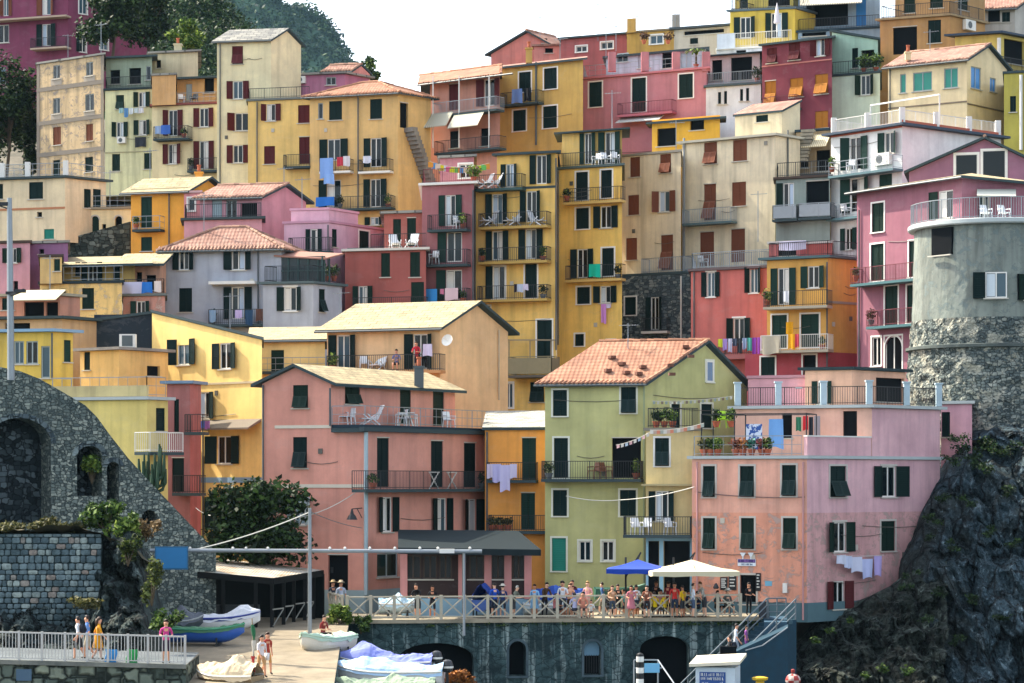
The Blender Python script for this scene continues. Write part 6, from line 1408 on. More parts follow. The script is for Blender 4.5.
# ============================================================ BOATS, PARASOLS
def boat(label, c, L, B, Hh, yaw, hull, rim=None, cover=None, ridge=.45, cover_mat=None, keel=0., group='boats hauled out on the quay', under=None, seed=1, motor=False, peaks=2, stripe=None, bench=True):
    root = empty('boat', c, yaw); tag(root, label, 'boat', group); M = Matrix.Translation(Vector(c))@Matrix.Rotation(yaw, 4, 'Z'); rng = random.Random(seed)
    def hw(u): return B/2*((1-max(0,u)**2.4) if u > 0 else 1-.22*u*u)
    def zt(u): return Hh*(1+.32*max(0,u)**2+.05*u*u)
    def zk(u): return Hh*.06+Hh*.75*max(0,u-.35)**2/.42
    def sect(u, w):     # w -1..1 around the hull, 0 = keel
        a = abs(w); y = hw(u)*(1-(1-a)**2.2)*math.copysign(1, w); z = zk(u)+(zt(u)-zk(u))*a**1.7; return M@Vector((u*L/2, y, z+keel))
    mb = MB(); mb.grid(lambda u, v: sect(-1+2*u, -1+2*v), 22, 16); mb.poly([sect(-1, -1+2*k/16) for k in range(17)])
    i0 = len(mb.f)
    mats = [paint(hull, .35, .5)]
    if stripe or under:
        for k, f in enumerate(mb.f[:-1]):
            j = k % 16; a = abs(-1+2*(j+.5)/16)
            if stripe and a > .84: mb.m[k] = 1
            if under and a < .62: mb.m[k] = 2
        mats += [paint(stripe or hull, .4, .4), paint(under or hull, .5)]
    mb.build('hull', mats, root, smooth=False)
    mb = MB()
    for s in (-1, 1): mb.tube([sect(-1+2*k/14, s*1.0)+Vector((0,0,.02)) for k in range(15)], .045, 6)
    mb.build('gunwale', paint(rim or 'd8d6ce', .5), root)
    if cover:
        pk = [(rng.uniform(-.7,.7), rng.uniform(.15,.4)) for _ in range(peaks)]
        def cf(u, v):
            uu = -1.02+2.02*u; w = -1+2*v; e = abs(w); z = zt(uu)+ridge*(1-e**1.6)*(1-.55*max(0,uu)**2)
            for p, hgt in pk: z += hgt*math.exp(-((uu-p)/.22)**2)*(1-e*e)
            z += .13*fbm((uu*3.2+seed, w*2.2, seed), 5)-.10*abs(fbm((uu*5, w*1.4+seed, 2), 3))*(1-e)-(.16 if e > .98 else 0); return M@Vector((uu*L/2, (hw(min(1,max(-1,uu)))+.05)*w, z+keel+.03))
        mb = MB().grid(cf, 40, 16); o = mb.build('cover', cover, root)
    elif bench:
        mb = MB()
        for u in (-.5, 0, .4): a, b = sect(u,-.97), sect(u,.97); mb.bar(a, b, .28, .05)
        mb.poly([sect(-1+2*k/14, -.8) for k in range(15)]+[sect(1-2*k/14, .8) for k in range(15)]); mb.build('thwart', paint('9a7a50'), root)
    for u in (-.55, .35):
        mb = MB(); a = M@Vector((u*L/2,-B*.42,0)); b = M@Vector((u*L/2,B*.42,0)); mb.bar(a+Vector((0,0,.06)), b+Vector((0,0,.06)), .12)
        for w in (-.4,.4): p = M@Vector((u*L/2, B*w, 0)); mb.bar(p, p+Vector((0,0,keel+Hh*.45)), .07)
        mb.build('trestle', M_iron, root)
    if motor:
        e = M@Vector((-L/2-.18,0,zt(-1)+keel)); mo = MB()
        ax = M.to_3x3()@Vector((1,0,0)); mo.lathe(e+Vector((0,0,-.05)), [(.16,0),(.24,.08),(.26,.3),(.2,.48),(.08,.54)], 12); o = mo.build('outboard_motor', paint('1b1f24', .35, .5), root)
        MB().lathe(e+Vector((0,0,.12)), [(.255,0),(.268,.02),(.268,.07),(.255,.09)], 12).build('band', M_white, o); MB().bar(e, e+Vector((0,0,-.9)), .12, .2).box(e+Vector((0,0,-.85))-ax*.1, (.3,.1,.1)).build('leg', paint('23272c'), o)
    return root
TB, TLB, TW_, TG, TC = cloth('3a56a8'), cloth('a4c0da'), cloth('c9ccd2'), cloth('4f7a5c'), cloth('cdbb9c')
def at(px, D, z=None): return (X(px,D), D, sz(D) if z is None else z)
boat('white boat with navy stripe under a pale cover, in front of the dark boat shed', at(212,112.5), 4.5, 1.6, .7, R(8), 'd2d6d8', stripe='2a3a86', rim='2a3a86', cover=TW_, ridge=.1, keel=.12, seed=2, peaks=1)
boat('blue rowing boat with green rim, closest to the street in front of the boat shed', at(205,108.5), 3.6, 1.3, .65, R(-4), '2456a8', rim='3f8a6a', stripe='2f7a5e', keel=.1, seed=3, cover=TG, ridge=.05, peaks=0)
boat('dark dinghy heaped with gear at the inner end of the boat shed', at(176,110.5), 2.6, 1.2, .6, R(25), '2c3a44', rim='8a8f90', cover=cloth('5a5f68'), ridge=.3, keel=.3, seed=14)
boat('white motorboat with mint green deck and a man on board, below the grey gantry pole', at(324,108,-1.15), 3.8, 1.6, .8, R(243), 'cfcabc', rim='a9c4ac', stripe='b9c9b4', cover=cloth('a9c0ae'), ridge=.1, keel=.25, seed=4, peaks=0)
boat('boat under a royal blue and lilac tarpaulin, beside the dark vault', at(382,107.5,-2.25), 4.6, 1.7, .8, R(172), 'c4c8d0', stripe='2b3f9a', cover=cloth('7c86c8'), ridge=.35, keel=.3, seed=5, motor=True)
boat('boat under a wrinkled sky blue and white tarpaulin, in front of the royal blue one', at(388,103.5,-2.3), 4.8, 1.8, .75, R(174), 'd6d8d8', cover=TLB, ridge=.3, keel=.3, seed=6, motor=True)
boat('boat under a pale sage green tarpaulin at the bottom edge, beside the outboard motors', at(384,99.5,-2.5), 4.2, 1.7, .7, R(178), 'c9c6b4', cover=cloth('8fa088'), ridge=.4, keel=.15, seed=7, peaks=1)
boat('small boat under a cream tarpaulin at the bottom, beside the furled flag', at(227,97,-1.5), 2.7, 1.5, .5, R(160), '8f7a5c', cover=TC, ridge=.5, keel=.1, seed=8, peaks=1)
boat('white boat under a crumpled blue cover on the terrace, near the olive house door', at(556,121.8,.08), 3.0, 1.3, .65, R(8), 'b4c2c4', cover=cloth('3f66b8', '2f4a9a', .5), ridge=.35, keel=.35, seed=9, peaks=1)
boat('boat under a deep blue peaked cover in front of the veranda windows', at(484,120.0,.12), 2.0, 1.1, .6, R(80), '3a5a9a', cover=cloth('2c4a9c'), ridge=.75, keel=.3, seed=10, peaks=0)
boat('low dinghy under a pale blue sheet behind the balustrade, left of the veranda', at(400,119.6,.12), 2.1, 1.2, .5, R(5), 'b8ccd4', cover=cloth('b4cfdc'), ridge=.25, keel=.2, seed=11, peaks=1)
boat('green rowing boat raised on trestles under the blue parasol', at(620,122.6,.08), 2.6, 1.2, .6, R(4), '2f6a58', rim='5a8a72', keel=.75, seed=12)
boat('white dinghy lying on the terrace, under the crumpled blue cover boat', at(552,120.6,.1), 2.9, 1.1, .5, R(4), 'c9d2d2', rim='e0e0da', keel=.1, seed=13, cover=cloth('b9c6c8'), ridge=.05, peaks=0)

def parasol(label, c, hw_, hd, rise, col, H_, yaw=0, edge=.22):
    root = empty('parasol', c, yaw); tag(root, label, 'parasol'); M = Matrix.Translation(Vector(c))@Matrix.Rotation(yaw, 4, 'Z'); T = lambda x, y, z: M@Vector((x,y,z))
    mb = MB(); ap = T(0,0,H_+rise); ring = [(-hw_,-hd),(0,-hd*1.02),(hw_,-hd),(hw_*1.02,0),(hw_,hd),(0,hd*1.02),(-hw_,hd),(-hw_*1.02,0)]
    for (x0,y0),(x1,y1) in zip(ring, ring[1:]+ring[:1]):
        N = 5
        for k in range(N):
            P = lambda x, y, t: T(x*t, y*t, H_+rise*(1-t)-.10*math.sin(math.pi*t)*rise)
            t0, t1 = k/N, (k+1)/N
            mb.poly([P(x0,y0,t0), P(x0,y0,t1), P(x1,y1,t1), P(x1,y1,t0)])
        mb.poly([T(x0,y0,H_), T(x1,y1,H_), T(x1,y1,H_-edge), T((x0+x1)/2,(y0+y1)/2,H_-edge*1.2), T(x0,y0,H_-edge)])
    o = mb.build('canopy', cloth(col), root); m = o.modifiers.new('thick','SOLIDIFY'); m.thickness = .02
    rb = MB()
    for x, y in ring: rb.bar(T(0,0,H_+rise-.08), T(x,y,H_-.04), .03)
    rb.build('rib', M_iron, root); ex = -hw_*.42
    MB().tube([T(ex,.2,0), T(ex,.2,H_+rise+.1)], .05, 8).build('pole', M_iron, root)
    MB().bar(T(ex,.2,H_*.82), T(.15,0,H_+rise+.35), .07).bar(T(.15,0,H_+rise+.35), T(0,0,H_+rise), .05).build('arm', M_iron, root)
    MB().box(T(ex,.2,.06), (.8,.8,.1), 0, yaw).build('base', M_iron, root)
parasol('square bright blue cantilever parasol above the terrace crowd', (X(638,121),121,.1), 1.5, 1.3, .45, '20409c', 2.45, R(-6))
parasol('large cream cantilever parasol above the terrace crowd, beside the blue one', (X(692,119.9),119.9,.12), 2.15, 1.5, .55, 'cdc2a2', 2.36, R(4))

# hanging sign, menus and small boxes on the salmon house wall are its parts
hr = H['rosa']; f = hr.A; c = f.P(746.5,560,.06); rz = -R(20)
mb = MB(); f.box(mb, f.s(738), f.s(756), .03, .07, f.z(747,566), f.z(747,559)); f.box(mb, f.s(738.4), f.s(755.6), .07, .085, f.z(747,562.6), f.z(747,559.2), 1)
for px in (743,751):
    q = f.P(px,556.5,.05); pts = [q+Vector(f.u.x*a, ) if False else f.pt(f.s(px)+a, .05, q.z+b) for a, b in ((-.16,.2),(.16,.2),(.03,-.02),(.03,-.16),(-.03,-.16),(-.03,-.02))]
    mb.poly(pts, 0); mb.poly([p+Vector((0,-.02,0)) for p in pts], 0)
mb.build('bar_sign', [paint('d4dce2'), paint('43306e')], hr.root)
scribble(f.P(747,562.3,.09), Vector((f.u.x,f.u.y,0)), ((-.36,.36,0,.14),), paint('8f6cb0'), hr.root, 5); scribble(f.P(747,565.2,.075), Vector((f.u.x,f.u.y,0)), ((-.3,.3,0,.09),), paint('4a6a8a'), hr.root, 6)
for x0, y0, x1, y1 in ((720.5,577,727.5,590),(729,571,736.5,590),(756,573,761,591)):
    mb = MB(); f.box(mb, f.s(x0), f.s(x1), .01, .06, f.z(x0,y1), f.z(x0,y0)); 
    for k in range(5): z = f.z(x0,y0+2+k*(y1-y0-3)/5); f.box(mb, f.s(x0+1), f.s(x1-1.2-(k % 2)), .06, .066, z-.03, z+.03, 1)
    mb.build('menu_board', [paint('1a1e22'), paint('c9c9c2')], hr.root)
MB().box(f.P(785,588,.1), (.22,.16,.5), 0, rz).build('meter_box', M_white, hr.root); f.box(MB(), f.s(765), f.s(772), .005, .02, f.z(768,586), f.z(768,581)).build('wall_patch', paint('6fa8c0'), hr.root)
MB().lathe(f.P(716,585,.3)+Vector((0,0,-.2)), [(.1,0),(.16,.06),(.08,.24),(.03,.3)], 8).build('wall_lamp', M_iron, hr.root)
MB().box(f.P(797,479,.12), (.2,.14,.3), 0, rz).build('junction_box', M_grey, hr.root) if False else None
# bush and flowers by the balustrade
bush('bright green bush spilling over the street end of the balustrade', 340, 628, 117, (.55,.5,.75), 1100, .1, LY, seed=21)
bush('orange flowering plant at the foot of the quay wall, beside the outboard motors', 458, 684, 104, (.8,.5,.35), 700, .08, leaf('9a5a28', '5a3a1c', 'd08a3c'), seed=22)
bush('drooping dark green plant on the left end of the quay wall', 361, 634, 116.8, (.5,.3,.5), 600, .09, LM, seed=23)
# flag
fp_ = at(255,97); root = empty('flag', fp_); tag(root, 'furled green white and red flag on a leaning pole, in the sunny street', 'flag'); b = Vector(fp_); t = b+Vector((-.12,0,2.5)); MB().tube([b, t], .025, 6).build('pole', paint('8a7a60'), root)
mb = MB()
for k, m in ((0,0),(1,1),(2,2)):
    mb.grid(lambda u, v: lerp(t,b,.1+.78*(k+v)/3*.98)+Vector((.075*math.cos(u*6.28)*(.7+.5*math.sin(v*4+k))+.04*math.sin(k*2.1+v*2), .06*math.sin(u*6.28), 0)), 10, 5, m)
mb.build('banner', [cloth('2c6444'), cloth('b8b4aa'), cloth('983434')], root)
# ============================================================ PEOPLE
def skel(pose):
    V = []; E = []; rad = []; zone = []
    def add(p, r, parent=None, z=0):
        V.append(Vector(p)); rad.append(r); i = len(V)-1
        if parent is not None: E.append((parent, i)); zone.append(z)
        return i
    sit = pose == 'sit'; hz = .93 if not sit else .5
    lean = {'lean': .35, 'walk': .06, 'sit': .1}.get(pose, 0.0)      # torso tilt, forward is -y
    T = lambda x, dz, fwd=0: (x, -lean*dz-fwd, hz+dz)
    pel = add(T(0,0), .125); ab = add(T(0,.2), .115, pel, 1); ch = add(T(0,.42), .135, ab, 1); nk = add(T(0,.54), .055, ch, 0)
    hd = add((0, -lean*.66-.02, hz+.66), .088, nk, 0); hd2 = add((0, -lean*.7-.02, hz+.745), .082, hd, 0)
    add((0, -lean*.68-.115, hz+.685), .018, hd, 0)                  # nose
    for s in (-1, 1): add((s*.092, -lean*.68-.01, hz+.685), .016, hd, 0)   # ears
    for s in (-1, 1):
        sh = add(T(s*.18,.45), .06, ch, 1)
        if pose == 'lean': el = (s*.24, -lean*.45-.12, hz+.18); wr = (s*.16, -lean*.45-.36, hz+.19)
        elif pose == 'sit': el = (s*.25, -.06, hz+.2); wr = (s*.14, -.3, hz+.17)
        elif pose == 'walk': el = (s*.24, s*.1, hz+.2); wr = (s*.25, s*.16-.12, hz-.03)
        elif pose == 'phone' and s == 1: el = (s*.25, -.1, hz+.2); wr = (s*.1, -.28, hz+.42)
        elif pose == 'talk': el = (s*.25, -.02, hz+.2); wr = (s*.17, -.24, hz+.17)
        else: el = (s*.235, .02, hz+.19); wr = (s*.25, -.05, hz-.06)
        e = add(el, .045, sh, 1); w = add(wr, .032, e, 2); d = (Vector(wr)-Vector(el)).normalized(); pm = add(Vector(wr)+d*.07, .034, w, 0)
        sd = Vector((s,0,0)) if abs(d.z) > .5 else Vector((1,0,0)); ax = d.cross(Vector((0,1,0))) if abs(d.z) > .5 else Vector((1,0,0))
        ax = Vector((0,1,0)) if abs(d.z) > .5 else Vector((1,0,0)); cur = ax.cross(d)*s
        for k, ln in enumerate((.055,.07,.075,.068)):
            o = ax*(-.027+.018*k); a = add(Vector(wr)+d*.10+o, .010, pm, 0); add(Vector(wr)+d*(.10+ln)+o*1.15+cur*.022, .008, a, 0)
        a = add(Vector(wr)+d*.05-ax*.045, .011, pm, 0); add(Vector(wr)+d*.09-ax*.06, .009, a, 0)
    for s in (-1, 1):
        if sit: kn = (s*.12, -.44, .5); an = (s*.13, -.42, .1)
        elif pose == 'walk': kn = (s*.1, -.12 if s > 0 else .02, .5); an = (s*.1, -.14 if s > 0 else .26, .09 if s > 0 else .14)
        else: kn = (s*.11, -.02, .49); an = (s*.12, .02, .085)
        hp = add((s*.095, 0, hz-.05), .1, pel, 3); k = add(kn, .062, hp, 3); a = add(an, .042, k, 4); add((an[0]+s*.015, an[1]-.13, an[2]-.05), .036, a, 5)
    return V, E, rad, zone
_bodies = {}
def bodies():
    tmp = []
    for pose in ('stand','lean','walk','sit','phone','talk'):
        V, E, rad, zone = skel(pose); me = bpy.data.meshes.new('body'); me.from_pydata([tuple(v) for v in V], E, []); o = bpy.data.objects.new('body', me); COL.objects.link(o)
        m = o.modifiers.new('skin','SKIN'); m.use_smooth_shade = True; m.branch_smoothing = .3; o.modifiers.new('sub','SUBSURF').levels = 1; o.modifiers['sub'].render_levels = 1
        for i, r in enumerate(rad): me.skin_vertices[0].data[i].radius = (r, r*.8 if r > .1 else r)
        me.skin_vertices[0].data[0].use_root = True; tmp.append((pose, o, V, E, rad, zone))
    bpy.context.view_layer.update(); dg = bpy.context.evaluated_depsgraph_get()
    for pose, o, V, E, rad, zone in tmp:
        me = bpy.data.meshes.new_from_object(o.evaluated_get(dg)); idx = []
        for p in me.polygons:
            c = p.center; best = (9, 0)
            for (a, b), z in zip(E, zone):
                d = V[b]-V[a]; t = max(0, min(1, (c-V[a]).dot(d)/max(1e-9, d.length_squared))); q = (c-(V[a]+d*t)).length-(rad[a]+(rad[b]-rad[a])*t)
                if q < best[0]: best = (q, z)
            z = best[1]
            if z in (1,) and c.z < V[0].z-.02 and pose != 'sit': z = 3
            idx.append(z)
        me.materials.clear()
        for _ in range(6): me.materials.append(None)
        me.polygons.foreach_set('material_index', idx); me.polygons.foreach_set('use_smooth', [True]*len(idx)); me.update(); _bodies[pose] = (me, V)
        bpy.data.objects.remove(o)
bodies()
SK = ('c99274', 'b87d5e', 'd8a789', '8d5c42')
def person(label, loc, face, shirt, legs, pose='stand', hair='2a1d16', skin=0, scale=1.0, short=True, sleeve=False, hat=None, bag=None, long_hair=False, dress=None, group=None):
    me0, V = _bodies[pose]; root = empty('person', loc, face); root.scale = (scale,)*3; tag(root, label, 'person', group)
    me = me0.copy(); sk = paint(SK[skin], .6, .3, 0, .1); ms = [sk, cloth(dress or shirt), cloth(shirt) if sleeve else sk, cloth(dress or legs), sk if short else cloth(legs), paint('3a332e', .7)]
    for k, m in enumerate(ms): me.materials[k] = m
    b = bpy.data.objects.new('body', me); COL.objects.link(b); b.parent = root
    def part(mb, name, mat, par=b):
        m2 = bpy.data.meshes.new(name); m2.from_pydata(mb.v, [], mb.f); m2.materials.append(mat); m2.polygons.foreach_set('use_smooth', [True]*len(mb.f)); o = bpy.data.objects.new(name, m2); COL.objects.link(o); o.parent = root; return o
    h0 = V[5]; mb = MB()
    def hp(u, v):       # skull cap, open at the face
        t = 2*math.pi*u; ph = math.pi*.5-v*math.pi*(.62 if math.sin(t) > -.25 else .3)
        return (h0.x+.096*math.cos(ph)*math.cos(t), h0.y+.012+.104*math.cos(ph)*math.sin(t), h0.z-.02+.112*math.sin(ph))
    mb.grid(hp, 12, 6)
    if long_hair: mb.tube([(h0.x, h0.y+.07, h0.z), (h0.x, h0.y+.11, h0.z-.14), (h0.x, h0.y+.12, h0.z-.3)], [.08,.075,.03], 8)
    part(mb, 'hair', paint(hair, .6))
    mb = MB()
    for s in (-1,1): mb.box((s*.033, h0.y-.088, h0.z-.045), (.024,.014,.014))
    mb.box((0, h0.y-.086, h0.z-.125), (.045,.012,.01)); part(mb, 'face', paint('2c1c18', .5))
    if hat:
        mb = MB().lathe((h0.x, h0.y, h0.z+.03), [(.19,0),(.19,.012),(.11,.02),(.1,.09),(.06,.115)], 14); part(mb, 'hat', cloth(hat))
    if dress:
        z = V[0].z; mb = MB()
        mb.grid(lambda u, v: ((.15+.1*v)*math.cos(2*math.pi*u), V[0].y+(.13+.09*v)*math.sin(2*math.pi*u), z+.1-.5*v), 14, 5); part(mb, 'skirt', cloth(dress))
    if bag == 'backpack':
        c = V[2]; mb = MB().tube([(0, c.y+.19, c.z-.24), (0, c.y+.21, c.z-.12), (0, c.y+.19, c.z+.1)], [.12,.15,.1], 10); part(mb, 'backpack', cloth('20242e'))
    elif bag:
        c = V[2]; mb = MB().box((.27, c.y, c.z-.5), (.1,.26,.3)).bar((.22, c.y, c.z+.05), (.27, c.y, c.z-.36), .03); part(mb, 'shoulder_bag', cloth(bag))
    return root
PI = math.pi
TZ = .16
def pl(px, D, z=TZ): return (X(px, D), D, z)
CR = 'visitors on the crowded terrace'
ppl = [ # label, px, D, face(0 = toward the sea), shirt, legs, pose, extras
 ('person in black T-shirt leaning on the balustrade beside the dinghy', 417, 118.6, .2, '14161a', '1c2028', 'lean', dict()),
 ('second person in black beside the leaning one, arms folded low', 433, 118.9, -.5, '1a1a1e', '2a2c34', 'talk', dict(hair='3a2a1c')),
 ('person with broad royal blue shirt seen from behind at the balustrade', 494, 118.7, PI+.3, '2450b0', '2a3040', 'talk', dict()),
 ('person in navy shirt right beside the royal blue shirt', 503, 119.0, PI-.3, '2a3c6a', '40424a', 'stand', dict(hat='c9c4b4')),
 ('grey-haired person in olive grey shirt bending over the balustrade', 512, 118.6, .8, '6a6e62', '4a4c50', 'lean', dict(hair='b8b4ac')),
 ('person in light blue summer dress by the balustrade', 535, 118.6, .4, '7fb0d4', '7fb0d4', 'stand', dict(dress='7fb0d4', long_hair=True)),
 ('seated person in rose top at the balustrade, below the black hat', 553, 118.7, 2.6, 'c47a80', '2c3038', 'sit', dict(long_hair=True)),
 ('person in white shirt with black hair behind the balustrade', 561, 119.3, 0, 'cfd2d4', '3a4048', 'talk', dict(hair='0e0c0c')),
 ('tall person in dark maroon shirt standing behind the crowd', 573, 121.6, .3, '54202a', '26262c', 'stand', dict(scale=1.08)),
 ('person in dark teal jacket walking behind the crowd', 563, 121.2, 1.2, '1f3a3e', '22262c', 'walk', dict(sleeve=True, short=False)),
 ('person in pale lavender shirt sitting close to the balustrade', 575, 118.5, 3.3, 'b4b4d0', '3a3c48', 'sit', dict()),
 ('person in peach vest standing behind the lavender shirt', 572, 119.6, -.6, 'd8a080', '4a3a34', 'phone', dict(hair='5a3a20')),
 ('blonde person with long hair and pink top by the balustrade', 587, 119.2, -.3, 'd49a98', 'c9b0a0', 'talk', dict(hair='b08a50', long_hair=True)),
 ('seated person in salmon top, right of the lavender shirt', 582, 118.6, .5, 'c9826c', '3c3030', 'sit', dict()),
 ('child in white shirt sitting on the ground edge by the balustrade', 591, 118.4, 0, 'd8d8d0', '7a7468', 'sit', dict(scale=.72)),
 ('long-haired brunette in tan top by the balustrade', 611, 118.7, .4, 'b48a66', '3a4654', 'talk', dict(long_hair=True, hair='5a3620')),
 ('person in black vest taking a photo beside the tan top', 618, 119.2, .2, '18181c', '23262e', 'phone', dict()),
 ('person in dusty pink dress with dark hair under the blue parasol', 631, 118.6, -.2, 'c47e84', 'c47e84', 'talk', dict(dress='b8707a', long_hair=True)),
 ('person in white shirt with back turned under the blue parasol', 637, 119.6, PI, 'd4d8dc', '3c4654', 'stand', dict()),
 ('person in brown patterned top under the blue parasol pole', 647, 118.7, .1, '7a4a38', '302a2c', 'talk', dict(long_hair=True)),
 ('seated person in bright yellow shirt near the blue parasol', 653, 119.1, 2.9, 'd8b820', '3a3a30', 'sit', dict()),
 ('second seated person in bright yellow, facing the first one', 663, 119.2, -2.0, 'd4b428', '4a463c', 'sit', dict(hair='4a3420')),
 ('person in red vest standing under the cream parasol', 673, 119.0, .3, 'b8302a', '2a3444', 'stand', dict()),
 ('person in dark red striped shirt behind the red vest', 669, 120.2, PI, '7a2430', '20242c', 'talk', dict()),
 ('standing person in golden yellow T-shirt under the cream parasol', 682, 118.8, PI+.2, 'e0b41c', '33363c', 'stand', dict()),
 ('person in white T-shirt facing left at the balustrade', 695, 118.9, 1.3, 'd4dae0', '44546c', 'talk', dict()),
 ('person in pale grey top leaning forward under the parasol edge', 704, 119.3, -1.2, 'a8a49a', '3c3c40', 'lean', dict(hair='6a4a2c')),
 ('seated person in dark grey at the bar wall', 716, 120.6, .2, '3c4044', '26282c', 'sit', dict()),
 ('person with white cap sitting under the menu boards', 728, 120.4, 0, '5a5c58', '2c2e30', 'sit', dict(hat='d8d4c8')),
 ('waiter in black standing in the bar doorway', 747, 120.9, .3, '16181c', '16181c', 'talk', dict(short=False)),
 ('person in teal top at the tables behind the balustrade', 645, 120.8, .5, '2f6f72', '2c3034', 'sit', dict()),
 ('person in pale pink top at the tables under the cream parasol', 660, 120.9, -.6, 'd0a8a4', '3c3436', 'sit', dict(long_hair=True)),
 ('person in navy polo at the tables under the cream parasol', 688, 120.8, .4, '24304e', '2c3038', 'sit', dict()),
 ('person in ivory shirt sitting between the parasol poles', 677, 121.2, 0, 'd0c8b0', '4a443c', 'sit', dict(hair='8a8078')),
 ('child in turquoise shirt standing among the tables', 624, 120.4, .6, '3fa0a0', '3c3f48', 'stand', dict(scale=.75)),
 ('person in charcoal hoodie sitting behind the tan top', 608, 120.2, .9, '2c2e34', '22242a', 'sit', dict(sleeve=True, short=False)),
 ('person in burgundy top sitting at the back under the blue parasol', 634, 121.3, -.4, '5c2430', '26242a', 'sit', dict(long_hair=True)),
 ('person in sage green shirt seated behind the pink dress', 628, 120.0, 1.4, '6c7c62', '30342e', 'sit', dict()),
 ('person in black dress standing at the back between the parasols', 655, 121.6, .2, '18181c', '18181c', 'stand', dict(dress='18181c', long_hair=True, hair='4a2c1a')),
 ('person in striped navy top sitting beside the white T-shirt', 699, 119.9, -1.2, '2c3a58', '2a2c30', 'sit', dict()),
 ('person in coral shirt at the far table under the cream parasol', 671, 121.8, .5, 'b85a4c', '2e3034', 'sit', dict()),
 ('person in brown jacket leaning by the white dinghy', 545, 119.4, .6, '4a3628', '2a2a30', 'lean', dict(sleeve=True, short=False)),
 ('person in denim shirt walking near the green boat', 602, 121.0, -1.4, '4a6a94', '8a8272', 'walk', dict()),
]
_pr = random.Random(12)
for lab, px, D, fc, sh, lg, po, kw in ppl:
    kw = dict(kw); kw['scale'] = kw.get('scale', 1)*_pr.uniform(.92, 1.04)
    person(lab, pl(px+_pr.uniform(-2,2), D+_pr.uniform(0,.35)), fc+_pr.uniform(-.7,.7), sh, lg, po, skin=px % 3, group=CR, **kw)
zw_ = lambda px: WK.P(px, 600, -1.2)
def wk(px, n=-1.0): p = WK.pt(WK.s(px, n), n, 0); return (p.x, p.y, zw(WK.s(px, n)))
person('walker in white T-shirt with a black backpack on the railed walkway', wk(79), -1.9, 'd4d6d8', '2c3038', 'walk', bag='backpack', hair='1c1410')
person('walker in blue shirt just ahead of the black backpack', wk(88, -1.9), -1.6, '5a80b8', 'b4a890', 'walk')
person('walker in mustard orange dress on the railed walkway', wk(98), 1.9, 'c98a1e', 'c98a1e', 'walk', dress='c98a1e', hair='3c2818', long_hair=True)
person('person in magenta top leaning at the end of the walkway railing', wk(166, -.6), .3, 'b8407e', '3a3040', 'talk', hair='2c1c18')
person('dark-haired woman in white with a white shoulder bag, crossing the sunny street', (X(261,97.5),97.5,sz(97.5)+.03), .8, 'd0ccd0', 'b08a60', 'walk', bag='d8d8d8', long_hair=True, hair='1c1414')
person('person in rust red top walking beside the woman with the white bag', (X(267,98.4),98.4,sz(98.4)+.03), .6, '9a3c34', 'c08a50', 'walk', hair='3a2418')
person('man in maroon shirt sitting on the mint green boat deck', (X(323,108.4),108.4,-.42), .9, '7a2a28', '202024', 'sit', hair='15100e')
person('elderly person in white hat standing before the salmon house doorway', pl(341,122.5,.08), .1, 'b4c0d4', '2c3444', 'stand', hat='c9b89a')
person('elderly person in dark clothes with straw hat, beside the white hat', pl(333,122.8,.08), .4, '3c4450', '24262c', 'stand', hat='b09a74')
person('man in lilac shirt sitting on the peach house balcony', (H['peach'].A.pt(H['peach'].A.s(400),.5,0).x, H['peach'].A.pt(H['peach'].A.s(400),.5,0).y, Z(371,140.6)), -.2, '8a8ab4', '2c2c3a', 'sit', hair='1c1a1a')
person('woman in red top leaning over the peach house balcony rail', (H['peach'].A.pt(H['peach'].A.s(420),.45,0).x, H['peach'].A.pt(H['peach'].A.s(420),.45,0).y, Z(371,140.6)), -.2, 'b83040', '3a2c30', 'lean')
def stp(px, t, off=.8):
    p = lerp(A0, A1, t); return (p.x+sd_.x*off, p.y+sd_.y*off, p.z)
person('person in white shirt and pale shorts walking down the blue stairs', stp(0,.42,.5), 1.2, 'd4d8dc', 'b8c0c8', 'walk', hair='1c1414')
person('child in purple skirt following down the blue stairs', stp(0,.33,.6), 1.2, '9a5aa0', '8a4a94', 'stand', scale=.7)
person('person in black climbing the blue stairs ahead of the white shirt', stp(0,.54,.9), -1.8, '1c1c20', '24262c', 'walk', bag='backpack')
person('person in red patterned shirt and cap at the landing beside the kiosk', (X(684,109),109,-4.2), .6, 'a02c34', '3a2430', 'stand', hat='c98a30')

# tables and chairs on the terrace
def table(label, px, D, col):
    p = Vector(pl(px, D)); r = empty('cafe_table', p); tag(r, label, 'table', 'small square tables on the terrace'); MB().box(p+Vector((0,0,.73)), (.7,.7,.04)).build('tabletop', paint(col), r)
    for x in (-.28,.28):
        for y in (-.28,.28): MB().bar(p+Vector((x,y,0)), p+Vector((x,y,.71)), .04).build('leg', M_iron, r)
for lab, px, D in (('cafe table between the two yellow shirts',658,119.6),('cafe table before the navy polo',689,120.2),('cafe table beside the teal top',648,120.3),('cafe table under the menu boards',724,120.0),('cafe table before the pale pink top',664,120.5)): table(lab, px, D, 'c9c2b0')
SD = empty('sandwich_board', pl(764,119.4)); tag(SD, 'small dark chalk board standing at the top of the blue stairs', 'board'); p = Vector(pl(764,119.4))
MB().hexa([p+Vector(q) for q in ((-.25,-.2,0),(.25,-.2,0),(.25,-.16,0),(-.25,-.16,0),(-.25,-.02,.8),(.25,-.02,.8),(.25,.0,.8),(-.25,.0,.8))]).build('panel', paint('20242a'), SD)
MB().hexa([p+Vector(q) for q in ((-.25,.16,0),(.25,.16,0),(.25,.2,0),(-.25,.2,0),(-.25,.0,.8),(.25,.0,.8),(.25,.02,.8),(-.25,.02,.8))]).build('rear_panel', paint('20242a'), SD)

